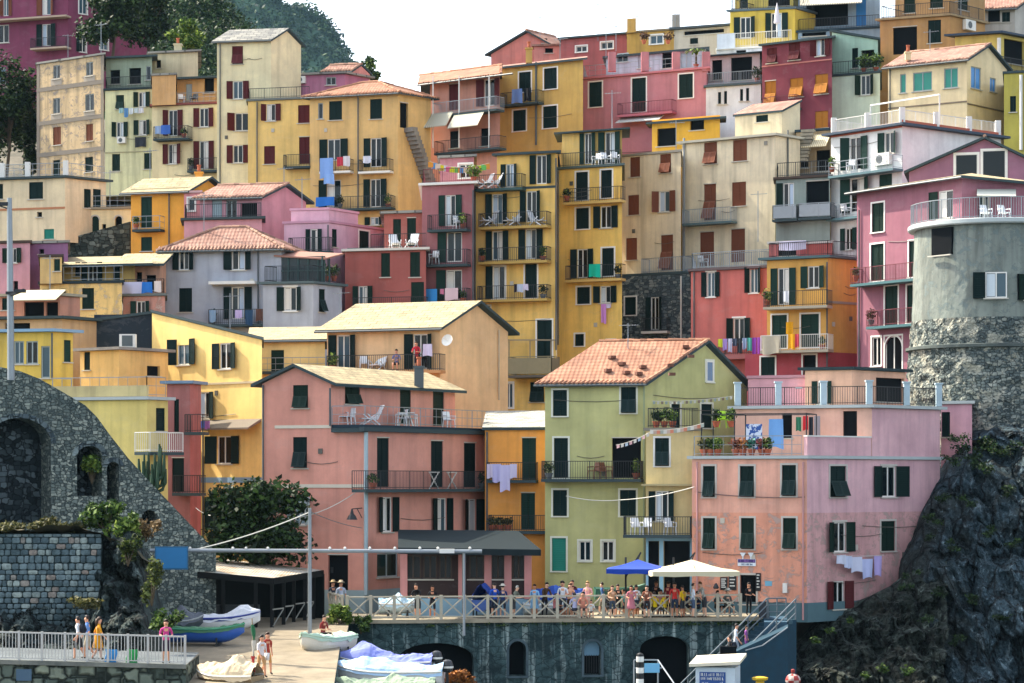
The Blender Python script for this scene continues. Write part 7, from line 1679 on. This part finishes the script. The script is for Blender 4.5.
# ============================================================ LAUNDRY, CHAIRS, POTS
_n = 0
def wash(F_, n, x0, x1, y0, y1, col, label, name='towel', group=None, mat=None):
    """one hanging cloth between pixel columns x0..x1 of a facade plane, n metres out"""
    global _n; _n += 1; rng = random.Random(_n); a, b = F_.s(x0, n), F_.s(x1, n); z1, z0 = F_.z((x0+x1)/2, y0, n), F_.z((x0+x1)/2, y1, n); ph = rng.uniform(0,6); k = rng.uniform(6,10); ts = rng.uniform(-.08,.08)
    mb = MB()
    def fn(u, v, off=0):
        return F_.pt(a+(b-a)*(u+ts*v*(u-.5)), n+(.012+.035*v)*math.sin(u*k+ph)+off, z1+(z0-z1)*v*(1+.05*math.sin(u*5+ph)))
    mb.grid(lambda u, v: fn(u, v), 10, 6).grid(lambda u, v: fn(1-u, v, -.014), 10, 6)
    o = mb.build(name, mat or cloth(col)); tag(o, label, 'laundry', group); return o
def line(F_, n, x0, x1, y, label):
    a, b = F_.P(x0, y, n), F_.P(x1, y, n); o = MB().tube([lerp(a,b,t)+Vector((0,0,-.12*4*t*(1-t)*.5)) for t in (0,.25,.5,.75,1)], .012, 5).build('clothes_line', paint('c9c9c4')); tag(o, label, 'line')
f = H['orange_gap'].A
for x0, x1, y0, y1, c, l in ((487,493,464,478,'cbbfd4','small lilac cloth hanging leftmost on the orange house balcony'),(492,501,464,482,'b9b4dc','lilac towel hanging second on the orange house balcony'),(500,510,465,491,'c4bee0','long lavender sheet hanging on the orange house balcony'),(510,517,464,478,'ccc4de','pale mauve cloth hanging rightmost on the orange house balcony')): wash(f, .86, x0, x1, y0, y1, c, l, group='washing on the orange house')
f = H['rosa'].B
for x0, x1, y0, y1, c, l in ((837,846,555,564,'c9ccdc','small white cloth on the line under the peeling house window'),(845,852,556,568,'bcc4dc','pale blue shirt on the line under the peeling house window'),(851,862,557,572,'c9cce0','white towel in the middle of the peeling house line'),(862,873,559,578,'b9bfe4','long pale blue sheet on the peeling house line'),(874,882,556,576,'b4a4d8','violet pillowcase at the right end of the peeling house line')): wash(f, .5, x0, x1, y0, y1, c, l, 'sheet' if 'sheet' in l else 'towel', 'washing on the peeling house')
line(f, .5, 834, 884, 555, 'clothes line under the window of the peeling salmon house')
f = H['rosa'].up.A; n = -1.6
wash(f, n, 746, 762, 424, 449, '', 'blue and white floral sheet on the roof terrace line', 'sheet', 'washing on the roof terrace', cloth_spots('c9d4e4','3a5a9a'))
wash(f, n, 769, 783, 419, 448, '6f9fd4', 'plain sky blue sheet on the roof terrace line', 'sheet', 'washing on the roof terrace')
f2 = H['rosa'].up2.A
for x0, x1, y0, y1, c, l in ((796,801,417,431,'2f6a50','green shirt hanging under the roof terrace beam'),(803,808,416,430,'c02c34','bright red shirt hanging under the roof terrace beam'),(809,813,417,436,'20242c','black trousers hanging under the roof terrace beam'),(814,820,416,437,'8a8488','patterned grey shirt hanging under the roof terrace beam')): wash(f2, .6, x0, x1, y0, y1, c, l, 'shirt', 'washing on the roof terrace')
q = H['rosa'].up; z = q.ze+.2; pr = empty('pergola', q.A.pt(1,-1.5,z)); tag(pr, 'thin iron pergola with drying line over the plant terrace of the salmon house', 'pergola')
mb = MB(); a_ = [q.A.pt(q.A.s(px),nn,z) for px in (700,733,805) for nn in (-.3,-2.6)]; hz_ = 2.15
for i, p in enumerate(a_): MB().bar(p, p+Vector((0,0,hz_)), .06).build('post', M_iron, pr)
for i, j in ((0,2),(2,4),(1,3),(3,5),(0,1),(2,3),(4,5)): mb.bar(a_[i]+Vector((0,0,hz_)), a_[j]+Vector((0,0,hz_)), .05)
mb.build('beam', M_iron, pr)
f = H['ochreleft'].A
wash(f, .86, 320, 333, 158, 178, '7fa4dc', 'big sky blue towel on the ochre house upper balcony', group='washing on the ochre house'); wash(f, .9, 324, 334, 174, 184, '86aade', 'second blue towel tucked below the big sky blue one', group='washing on the ochre house')
wash(f, .86, 337, 343, 157, 166, 'b83a4a', 'small red cloth on the ochre house upper balcony', group='washing on the ochre house'); wash(f, .86, 343, 350, 156, 166, 'd0ccd0', 'white cloth beside the small red cloth', group='washing on the ochre house')
wash(f, .86, 363, 371, 156, 163, 'c9ccd8', 'white towel on the right upper balcony of the ochre house', group='washing on the ochre house'); wash(f, 1.06, 316, 334, 197, 206, '2f6fc0', 'deep blue towel over the lower ochre house rail', group='washing on the ochre house')
f = H['grey'].A
for x0, x1, y0, y1, c, l in ((209,216,310,322,'7f9ab4','grey-blue towel on the blue-grey house balcony'),(235,242,310,318,'b8a8d0','lilac cloth on the blue-grey house balcony'),(245,253,310,325,'2f4a66','dark blue towel on the blue-grey house balcony'),(256,263,309,321,'5a4038','brown towel on the blue-grey house balcony')): wash(f, .95, x0, x1, y0, y1, c, l, group='washing on the blue-grey house')
f = H['mauve'].A
for x0, x1, y0, y1, c, l in ((426,437,289,303,'3f8fd0','bright blue towel on the lowest mauve house balcony'),(440,444,289,294,'c97a94','small pink cloth on the lowest mauve house balcony'),(445,458,288,300,'d4b8bc','pale rose sheet on the lowest mauve house balcony')): wash(f, .84, x0, x1, y0, y1, c, l, group='washing on the mauve house')
f = H['yellow_b'].A; wash(f, .84, 589, 600, 264, 277, '1fb89a', 'turquoise green towel over the deep yellow house balcony rail'); wash(f, .3, 601, 606, 304, 323, 'c98acc', 'pink dress hanging below a window of the deep yellow house', 'dress'); wash(f, .3, 606, 611, 304, 308, 'c9bcd4', 'tiny lilac cloth beside the hanging pink dress')
f = H['yellowtower'].A
for x0, x1, y0, y1, c, l in ((514,517,284,292,'2a2430','black sock cloth on the lowest golden house balcony'),(517,523,284,292,'b4bccc','pale grey shirt on the lowest golden house balcony'),(523,528,284,290,'c8c0d4','white lilac cloth on the lowest golden house balcony')): wash(f, .94, x0, x1, y0, y1, c, l, 'shirt', 'washing on the golden house')
f = H['pinkruin'].A
for x0, x1, y0, y1, c, l in ((122,143,282,294,'c4c4dc','long white sheet on the flaking pink house balcony'),(142,152,282,293,'2f74c4','royal blue towel on the flaking pink house balcony'),(154,161,281,292,'d8ccc4','cream towel on the flaking pink house balcony')): wash(f, .1, x0, x1, y0, y1, c, l, group='washing on the flaking pink house')
f = H['salmonred'].A; cols = ('c4cc3a','a088c4','b4b8d0','3a4458','2a3038','7f94b4','4a9a94','7a3a9a','8a4ab0','2c2c34','b0b8c8')
for k in range(11): x = 718+k*4.9; wash(f, 1.06, x, x+4.3, 339-.2*k, (347,350,352,346,353,349,351,358,356,348,345)[k], cols[k], ('lime yellow','violet','pale lilac','slate','black','steel blue','teal','deep purple','bright purple','charcoal','light grey')[k]+' garment on the salmon red house balcony line', 'garment', 'washing on the salmon red house')
f = H['ochre'].A; wash(f, 1.06, 762, 780, 336, 354, 'b4ac98', 'large beige net blanket over the lower ochre balcony corner', 'blanket'); wash(f, 1.06, 788, 795, 334, 349, 'e0a020', 'orange-yellow towel on the lower ochre balcony', group='washing on the lower ochre balcony'); wash(f, 1.06, 795, 799, 334, 347, 'c94a5a', 'coral red towel on the lower ochre balcony', group='washing on the lower ochre balcony'); wash(f, .7, 786, 793, 322, 334, 'd89a1c', 'amber sheet hanging inside the lower ochre balcony', 'sheet', 'washing on the lower ochre balcony')
wash(f, 1.06, 783, 789, 291, 302, 'd0d4d8', 'white towel on the upper ochre balcony')
q = H['ochre']; zq = q.ze+.2; wash(q.A, -.1, 779, 806, 241, 250, 'd4cce0', 'long white sheet on the ochre house roof terrace', 'sheet')
f = H['greencream'].A
for k in range(5): x = 119+k*5; wash(f, .5, x, x+4.4, 108, (113,117,114,113,113)[k], ('8fb4b4','5a86b0','c9d0d0','b8c4c4','d0d0d4')[k], ('pale teal','blue','white','grey-green','pale grey')[k]+' cloth on the pistachio house window line', 'garment', 'washing on the pistachio house')
wash(f, .3, 135, 146, 137, 147, '33363c', 'dark rug hung out under a pistachio house window', 'rug')
f = H['creamred'].A; wash(f, 1.04, 155, 161, 126, 134, '8aa0c0', 'pale blue towel on the left red-shutter balcony', group='washing on the red-shutter house'); wash(f, 1.04, 161, 170, 125, 134, '3f66b0', 'dark blue towel on the left red-shutter balcony', group='washing on the red-shutter house')
f = H['ochreupper'].A; wash(f, .95, 512, 522, 89, 103, '6f92cc', 'round blue blanket airing on the mustard house balcony', 'blanket'); wash(f, .95, 524, 531, 88, 101, '1c2026', 'black garment airing on the mustard house balcony', 'garment')
f = H['peach'].A; wash(f, .98, 423, 432, 344, 356, 'c4bcd4', 'lilac shirt drying on the right of the peach house balcony', 'shirt'); wash(f, .5, 205.5 if False else 436, 438, 347, 356, 'd8d8d8', 'small white cloth at the peach house balcony corner') if False else None
f = H['yellow_sun'].A; wash(f, 1.02, 205, 210, 421, 429, 'b06ab8', 'purple garment over the porch roof edge of the butter yellow house', 'garment'); wash(f, 1.03, 201, 205, 421, 428, '4a6ab8', 'blue garment over the porch roof edge of the butter yellow house', 'garment')

# ---- chairs: one of each kind, then copies
def chair(label, p, rz, col='d8dadc', group=None, deck=False, name='chair'):
    r = empty(name, p, rz); tag(r, label, 'chair', group); p = Vector(p); M = Matrix.Translation(p)@Matrix.Rotation(rz,4,'Z'); m = paint(col, .4, .4); T = lambda *q: M@Vector(q)
    if deck:
        MB().hexa([T(-.28,-.6,.32),T(.28,-.6,.32),T(.28,.25,.28),T(-.28,.25,.28),T(-.28,-.6,.36),T(.28,-.6,.36),T(.28,.25,.33),T(-.28,.25,.33)]).build('seat', m, r)
        MB().hexa([T(-.28,.25,.28),T(.28,.25,.28),T(.28,.3,.28),T(-.28,.3,.28),T(-.28,.62,1.05),T(.28,.62,1.05),T(.28,.67,1.05),T(-.28,.67,1.05)]).build('backrest', m, r)
        for s in (-1,1): MB().bar(T(s*.31,-.55,.0), T(s*.31,.45,.62), .05).build('leg', m, r); MB().bar(T(s*.34,.4,.0), T(s*.34,-.3,.58), .05).build('leg', m, r)
    else:
        MB().hexa([T(-.24,-.24,.42),T(.24,-.24,.42),T(.24,.22,.40),T(-.24,.22,.40),T(-.24,-.24,.46),T(.24,-.24,.46),T(.24,.22,.44),T(-.24,.22,.44)]).build('seat', m, r)
        MB().hexa([T(-.24,.2,.44),T(.24,.2,.44),T(.24,.24,.44),T(-.24,.24,.44),T(-.22,.32,.9),T(.22,.32,.9),T(.22,.36,.9),T(-.22,.36,.9)]).build('backrest', m, r)
        for sx in (-1,1):
            for y in (-.22,.22): MB().bar(T(sx*.26,y*1.1,0), T(sx*.22,y,.44), .05).build('leg', m, r)
            MB().bar(T(sx*.27,-.24,.64), T(sx*.27,.24,.66), .05).bar(T(sx*.27,-.22,.42), T(sx*.27,-.22,.64), .04).build('armrest', m, r)
    return r
def spot(F_, px, n, py): a = F_.s(px, n); z = F_.z(px, py, n); return F_.pt(a, n, z)
protos = {}
def put(label, F_, px, n, py, rz, deck=False, col='d8dadc', group='white plastic chairs on balconies', z=None):
    p = spot(F_, px, n, py)
    if z is not None: p.z = z
    k = (deck, col)
    if k not in protos: protos[k] = chair(label, p, rz, col, group, deck, 'deck_chair' if deck else 'chair'); return
    c = copy_tree(protos[k]); c.location = p; c.rotation_euler = (0,0,rz); c['label'] = label; c['group'] = group
f = H['yellowtower'].A; dk = 'white deck chairs'
put('white deck chair at the left end of the golden house top balcony', f, 489, .5, 226, -.9, True, group=dk); put('white deck chair in the middle of the golden house top balcony', f, 513, .5, 226, -.9, True, group=dk); put('white deck chair at the right end of the golden house top balcony', f, 537, .5, 226, .9, True, group=dk)
put('white lounger at the left of the golden house roof terrace', f, 484, .4, 188, -1.1, True, group=dk, z=H['yellowtower'].ze+.1); put('white lounger second on the golden house roof terrace', f, 493, .4, 188, -1.1, True, group=dk, z=H['yellowtower'].ze+.1)
f = H['mauve'].A; put('white chair with laundry rack on the top mauve house balcony', f, 458, .4, 229, .5); put('white chair on the middle mauve house balcony', f, 434, .4, 264, -.4)
f = H['brick'].A; zz = H['brick'].ze+.2; put('white deck chair on the left of the brick red roof terrace', f, 395, -.8, 248, .3, True, group=dk, z=zz); put('white deck chair on the right of the brick red roof terrace', f, 412, -.8, 248, -.3, True, group=dk, z=zz)
f = H['peach'].A; put('white chair on the left of the peach house balcony', f, 364, .5, 371, .1); put('white deck chair beside the white chair on the peach house balcony', f, 378, .5, 371, -.5, True, group=dk)
q = H['pink']; f = q.A; fb = q.B; zz = q.ze+.2
for lab, px, n, rz, dkk in (('white chair at the corner of the salmon terrace',342,-1.0,.3,False),('white chair stacked beside the salmon terrace corner chair',349,-1.4,-.4,False),('white lounger on the salmon terrace, left of the table',371,-2.0,-1.2,True)): put(lab, f, px, n, 428, rz, dkk, z=zz, group=dk if dkk else 'white plastic chairs on balconies')
for lab, px, rz in (('white chair left of the white table on the salmon terrace',401,-1.3),('white chair right of the white table on the salmon terrace',412,1.4),('white chair by the right shuttered door of the salmon terrace',449,.6)): put(lab, fb, px, -1.0, 430, rz, z=zz)
p = fb.pt(fb.s(406,-1), -1.0, zz); t_ = empty('table', p); tag(t_, 'white garden table on the salmon house terrace', 'table'); MB().box(p+Vector((0,0,.72)), (.9,.7,.04)).build('tabletop', M_white, t_)
for x in (-.38,.38): MB().bar(p+Vector((x,-.3,0)), p+Vector((x*.4,.3,.7)), .05).build('leg', M_white, t_); MB().bar(p+Vector((x,.3,0)), p+Vector((x*.4,-.3,.7)), .05).build('leg', M_white, t_)
for k, px in enumerate((434,452)):      # folding racks on the lower balcony
    p = spot(fb, px, .4, 489); r = empty('drying_rack', p); tag(r, 'white folding drying rack on the long salmon balcony, '+('beside the middle door' if k == 0 else 'beside the right door'), 'drying rack'); e = Vector((fb.u.x,fb.u.y,0))
    MB().bar(p-e*.45, p+e*.45+Vector((0,0,.9)), .05).build('frame', M_white, r); MB().bar(p+e*.45+Vector((0,.08,0)), p-e*.45+Vector((0,.08,.9)), .05).build('frame', M_white, r); MB().bar(p-e*.5+Vector((0,.04,.9)), p+e*.5+Vector((0,.04,.9)), .05).build('top_bar', M_white, r)
f = H['creamext'].A
for lab, px, rz in (('white chair left on the cream house balcony',637,.4),('white chair second on the cream house balcony',646,-.4),('white chair right on the cream house balcony',670,.3)): put(lab, f, px, .5, 535, rz)
zz = H['creamext'].ze+.2; put('lime green chair on the cream house roof terrace', f, 723, -1.2, 430, .2, False, 'a4cc2a', None, zz)
f = H['green'].A
for lab, px, rz in (('brown chair on the olive house balcony, left of its table',594,-.8),('brown chair on the olive house balcony, right of its table',606,.8)): put(lab, f, px, .5, 479, rz, False, '7a4c34', 'brown chairs on the olive house balcony')
f = H['darkpink'].B; 
for lab, px, py, dz in (('white chair on the tower terrace under the awning',986,222,0),('second white chair on the tower terrace, at the table',1004,222,0)):
    k = tc.x; put(lab, Face((tc.x-4, tc.y-3.0), (1,0)), px, 0, 222, .4, z=twr+.3)
f = H['yellow_b'].A; zz = H['yellow_b'].ze+.2
for lab, px, rz in (('white chair at the right of the deep yellow top terrace',606,.5),('white chair in the middle of the deep yellow top terrace',597,-.5),('white chair at the right corner of the deep yellow top terrace',615,.2)): put(lab, f, px, -.6, 166, rz, z=zz)
f = H['white'].A; put('white chair on the middle white house balcony', f, 846, .5, 217, .4); put('white chair on the top white house balcony', f, 851, .5, 172, -.4)
f = H['creamhouse'].A; put('white chair on the grey railed terrace of the taller cream house', f, 703, .6, 268, .5)
f = H['creamred'].A; put('white chair on the terracotta edged terrace', f, 181, -.8, 104, .3, z=H['creamred'].ze+.2); put('dark chair on the terracotta edged terrace', f, 194, -.8, 104, -.3, False, '3a3c40', None, H['creamred'].ze+.2)

# ---- potted plants
def pot(label, p, h=.7, r=.35, mat=None, col='a8583c', group='potted plants', palm=False, n=160, seed=1, size=.09):
    rng = random.Random(seed*7+1); root = empty('potted_plant', p); tag(root, label, 'plant', group); p = Vector(p)
    MB().lathe(p, [(.12,0),(.2,.26),(.22,.27),(.22,.32),(.17,.32)], 10).build('pot', paint(col, .8), root); mb = MB()
    if palm:
        for k in range(16):
            t = 2*PI*k/16+rng.uniform(-.2,.2); d = Vector((math.cos(t), math.sin(t), 0)); q = [p+Vector((0,0,.3+.5*h))+d*(r*s)+Vector((0,0,h*(.9*s-.75*s*s))) for s in (0,.3,.6,.85,1.05)]
            w = Vector((-d.y,d.x,0))*.07
            for a, b in zip(q, q[1:]): mb.poly([a-w,a+w,b+w*.7,b-w*.7])
        MB().tube([p+Vector((0,0,.25)), p+Vector((0,0,.35+.5*h))], .09, 6).build('trunk', paint('5a4a38'), root)
    else: mb.leaves(p+Vector((0,0,.3+h*.5)), (r,r,h*.55), n, size, rng=rng, shell=.2)
    mb.build('foliage', mat or LM, root)
f = H['pinklong'].A; pot('palm in a terracotta pot on the rose pink house terrace corner', f.pt(f.s(694),-.4,H['pinklong'].ze+.2), 1.5, .9, leaf('4a6a24','22381a','8aa044'), palm=True, seed=3)
f = H['mauve'].A; pot('round bright green shrub on the mauve house roof terrace', f.pt(f.L-.2,-.5,H['mauve'].ze+.2), .8, .55, LY, n=420, seed=4)
q = H['rosa'].up; f = q.A; zz = q.ze+.2
pc = [('low grassy plant trough at the left end of the plant terrace',702,LDRY),('second grassy plant from the left on the plant terrace',709,LM),('third leafy plant on the plant terrace',716,LY),('reddish plant on the plant terrace beside the floral sheet',734,leaf('8a4a3a','4a2a22','c07a5a')),('orange flowering pot on the plant terrace',741,leaf('c0763a','6a4024','e0a060')),('blue-green pot plant under the floral sheet',750,leaf('3a7a6a','1c3c36','6ab09a')),('dark red geranium pot under the sky blue sheet',760,leaf('7a2c34','2a3a1c','b04a50')),('pale leafed pot between the two hanging sheets',766,LM)]
for k, (l, px, m) in enumerate(pc): pot(l, f.pt(f.s(px),-.35,zz), .6, .36, m, n=200, seed=20+k)
q = H['creamext']; f = q.A; zz = q.ze+.2
for k, (l, px) in enumerate((('small pot at the left end of the cream roof terrace',656),('pot second from left on the cream roof terrace',664),('bushy pot in the middle of the cream roof terrace',672),('dark bushy pot behind the lime green chair',716),('tall pot at the right end of the cream roof terrace',731))): pot(l, f.pt(f.s(px),-.3,zz), .7, .32, (LD,LM,LY,LD,LM)[k], n=170, seed=40+k)
q = H['palegreen']; f = q.A
for k, (l, px) in enumerate((('bushy green pot on the mint house terrace',862),('hanging green pot at the right of the mint house terrace',874))): pot(l, f.pt(f.s(px),-.4,q.ze+.2), 1.1, .6, LM, n=320, seed=60+k, size=.12)
q = H['whiteblock']; f = q.A; pot('dark green bush in a pot on the white blank-walled house', f.pt(f.s(756),-.3,q.ze+.2), .9, .55, LD, n=260, seed=70, size=.11)
q = H['orange_gap']; f = q.A
for k, (l, px) in enumerate((('flower trough plant at the left of the lower orange balcony',492),('second flower trough plant of the lower orange balcony',500),('third flower trough plant of the lower orange balcony',508))): pot(l, spot(f,px,.5,531), .45, .3, LDRY, n=120, seed=80+k)
q = H['white']; pot('green bush trained over the white house roof parapet corner', q.A.pt(.4,-.5,q.ze+.2), .6, .4, LM, n=160, seed=90) if False else None
w = H['grey']; f = w.A
for k, (l, px) in enumerate((('green plant on the glazed corner veranda of the blue-grey house',326),('second plant at the veranda corner of the blue-grey house',334))):
    p = W(px, 281, 157.5); pot(l, p, .8, .45, LM, n=180, seed=95+k)
q = H['yellowsky']; f = q.A; p = f.pt(f.s(778),.6-1.0,q.ze+.2) ; 
pc_ = W(777, 32, 189.5); root = empty('parasol', pc_); tag(root, 'closed white parasol in front of the lemon yellow house shutters', 'parasol'); MB().tube([pc_, pc_+Vector((0,0,2.2))], .05, 6).build('pole', M_white, root); MB().tube([pc_+Vector((0,0,.7)), pc_+Vector((0,0,1.3)), pc_+Vector((0,0,2.3))], [.26,.2,.03], 8).build('canopy', cloth('d0cdd4'), root)
q = H['ochresky']; f = q.A
for k, (l, px) in enumerate((('small pot left on the skyline ochre terrace',644),('small pot right on the skyline ochre terrace',668))): pot(l, W(px,44,199), .7, .5, leaf('6a4a34','3a2a20','8a6a44'), n=120, seed=110+k, size=.13)

for k, (hk, fk, px, py, n, l) in enumerate((('yellowtower','A',482,261,.6,'leafy pot at the left end of the middle golden house balcony'),('yellowtower','A',543,299,.6,'leafy pot at the right end of the lowest golden house balcony'),('yellowtower','A',543,261,.6,'leafy pot at the right end of the middle golden house balcony'),
 ('yellow_b','A',567,201,.6,'green pot on the upper deep yellow house balcony'),('yellow_b','A',618,279,.6,'green pot beside the turquoise towel balcony end'),('mauve','A',463,229,.5,'small pot on the top mauve house balcony'),('mauve','A',463,303,.5,'small pot on the lowest mauve house balcony'),
 ('ochreleft','A',340,208,.6,'pot at the middle of the lower ochre house balcony'),('ochreleft','A',388,208,.6,'pot at the right end of the lower ochre house balcony'),('creamred','A',184,138,.6,'pot on the left red-shutter balcony'),('creamred','A',191,170,.5,'pot on the right red-shutter balcony'),
 ('ochre','A',767,306,.6,'pot on the upper ochre balcony, below the roof terrace sheet'),('ochre','A',822,350,.6,'pot at the right end of the lower ochre balcony'),('green','A',549,479,.6,'pot at the left end of the black olive house balcony'),('green','A',636,479,.6,'pot at the right end of the black olive house balcony'),
 ('pink','B',373,489,.5,'pot at the left end of the long salmon balcony'),('pink','B',482,489,.5,'pot at the right end of the long salmon balcony'),('peach','A',333,371,.5,'pot at the left end of the peach house balcony'),('darkpink','A',856,281,.5,'pot on the upper raspberry house balcony'),('darkpink','A',871,325,.5,'pot on the lower raspberry house balcony'),
 ('white','A',832,172,.5,'pot at the left of the top white house balcony'),('orangeleft','A',136,229,.4,'small pot on the saffron house balcony'),('grey','A',213,324,.4,'pot on the blue-grey house balcony beside the towels'))):
    pot(l, spot(H[hk].face(fk), px, n, py), .55+.25*(k % 3)/2, .26+.1*(k % 2), (LM,LD,LY)[k % 3], n=150, seed=200+k, col=('a8583c','6a6e70','8a4a34')[k % 3], size=.08)
# ---- prayer flags and pennants
def flags(label, a, b, n, cols, sag=.3, size=.22):
    root = empty('pennant_string', a); tag(root, label, 'flag string'); pts = [lerp(a,b,k/n)+Vector((0,0,-sag*4*(k/n)*(1-k/n))) for k in range(n+1)]
    MB().tube(pts, .012, 5).build('cord', paint('c9c4b8'), root); e = (b-a).normalized()
    for k in range(n):
        p = lerp(pts[k], pts[k+1], .5); rng = random.Random(k)
        mb = MB(); w = e*size*.45; d = Vector((0,-.05*rng.random(),-size)); mb.hexa([p-w+d,p+w+d,p+w+d+Vector((0,.012,0)),p-w+d+Vector((0,.012,0)),p-w,p+w,p+w+Vector((0,.012,0)),p-w+Vector((0,.012,0))]); mb.build('pennant', cloth(cols[k % len(cols)]), root)
PC = ('d8a81e','d4d8dc','b83a34','4f8a4a','3f6ab0')
flags('string of colourful prayer flags over the mauve house roof terrace', W(429,161,158.5), W(489,163,158.5), 17, ('d08a3a','4a8ac0','d4b8a0','d8c42a','c9ccd0','d86a8a','c8c828','6ab05a'), .35, .38)
flags('faded pennants hanging from the pergola of the cream roof terrace', W(650,430,125.6), W(704,423,125.0), 16, ('c9c4b8','b8a090','c07a60','9aa094'), .12, .2)
flags('pale pennants across the olive house gable wall', W(652,401,126.4), W(733,396,128.5), 20, ('8a948a','b8b4a4','7a6a5a'), .1, .16)
flags('small pennants from the cream roof terrace down to the olive house door', W(616,445,126.5), W(650,432,125.8), 8, ('c9a0a0','c9c4b8','90a0b0'), .1, .18)

# ---- roof clutter: aerials and dishes are parts of their houses
def aerial(h, px, py, D, hgt=2.0, seed=0):
    p = W(px, py, D); mb = MB().bar(p+Vector((0,0,-hgt*.3)), p+Vector((0,0,hgt)), .05); rng = random.Random(seed); a = rng.uniform(-.6,.6); d = Vector((math.cos(a),math.sin(a),.05))
    mb.bar(p+Vector((0,0,hgt*.92))-d*.5, p+Vector((0,0,hgt*.92))+d*.6, .03)
    for k in range(6): c = p+Vector((0,0,hgt*.92))+d*(-.4+.2*k); e = Vector((-d.y,d.x,0))*(.28-.025*k); mb.bar(c-e, c+e, .02)
    mb.build('aerial', M_grey, H[h].root)
for k, (h_, px, py, D) in enumerate((('maroonleft',68,52,214),('stained',101,48,199),('pinklong',606,48,190),('pinklong',616,45,190),('ochresky',637,16,203),('ochresky',690,12,204),('creamsky',683,14,203),('peach',340,325,146),('grey',204,232,158),('pinktwo',284,190,166),('yellowsun' if False else 'yellow_sun',230,330,137),('creamhouse',758,230,160),('tan',961,20,188),('redroofcream',930,58,177),('orangeleft',150,185,169),('green',628,352,132),('lilac',302,208,163),('yellow_b',612,128,165),('ochreupper',560,58,189),('creamlow',676,150,170),('redsky',598,32,207),('salmongable',540,34,214),('awning_house',50,290,146),('arches',110,206,173))): aerial(h_, px, py, D, 1.6+.5*(k % 3), k)
# facade cables, small vents and meter boxes on the larger house fronts
def clutter(hk, side, seed, n=3):
    h_ = H[hk]; f = h_.face(side); rng = random.Random(seed); z0 = max(h_.zb, h_.ze-12)+1; z1 = h_.ze-.4
    if f.L < 2.5 or z1-z0 < 3: return
    for k in range(n):
        z = rng.uniform(z0, z1); a, b = sorted((rng.uniform(.2,f.L-.2), rng.uniform(.2,f.L-.2)))
        if b-a < 1: continue
        MB().tube([f.pt(a+(b-a)*t, .03, z-.12*math.sin(math.pi*t)) for t in (0,.25,.5,.75,1)], .016, 5).build('facade_cable', paint('5a564e'), h_.root)
    for k in range(2):
        a = rng.uniform(.4,f.L-.4); z = rng.uniform(z0, z1)
        if any(q[0]-.3 < a < q[1]+.3 and q[2]-.3 < z < q[3]+.3 for q in f.holes): continue
        f.box(MB(), a-.12, a+.12, .0, .05, z-.14, z+.14).build('vent_cover', paint(rng.choice(('8a8478','b4aea0','5a5850'))), h_.root)
for k, hk in enumerate(('pink','yellow_sun','green','rosa','grey','lilac','brick','mauve','yellowtower','yellow_b','creamhouse','creamlow','salmonred','ochre','darkpink','white','ochreleft','yellowmid','creamred','greencream','creamtower','pinklong','ochreupper','peach')): clutter(hk, 'A', k)
clutter('pink','B',50); clutter('rosa','B',51); clutter('green','B',52); clutter('ochre','B',53)
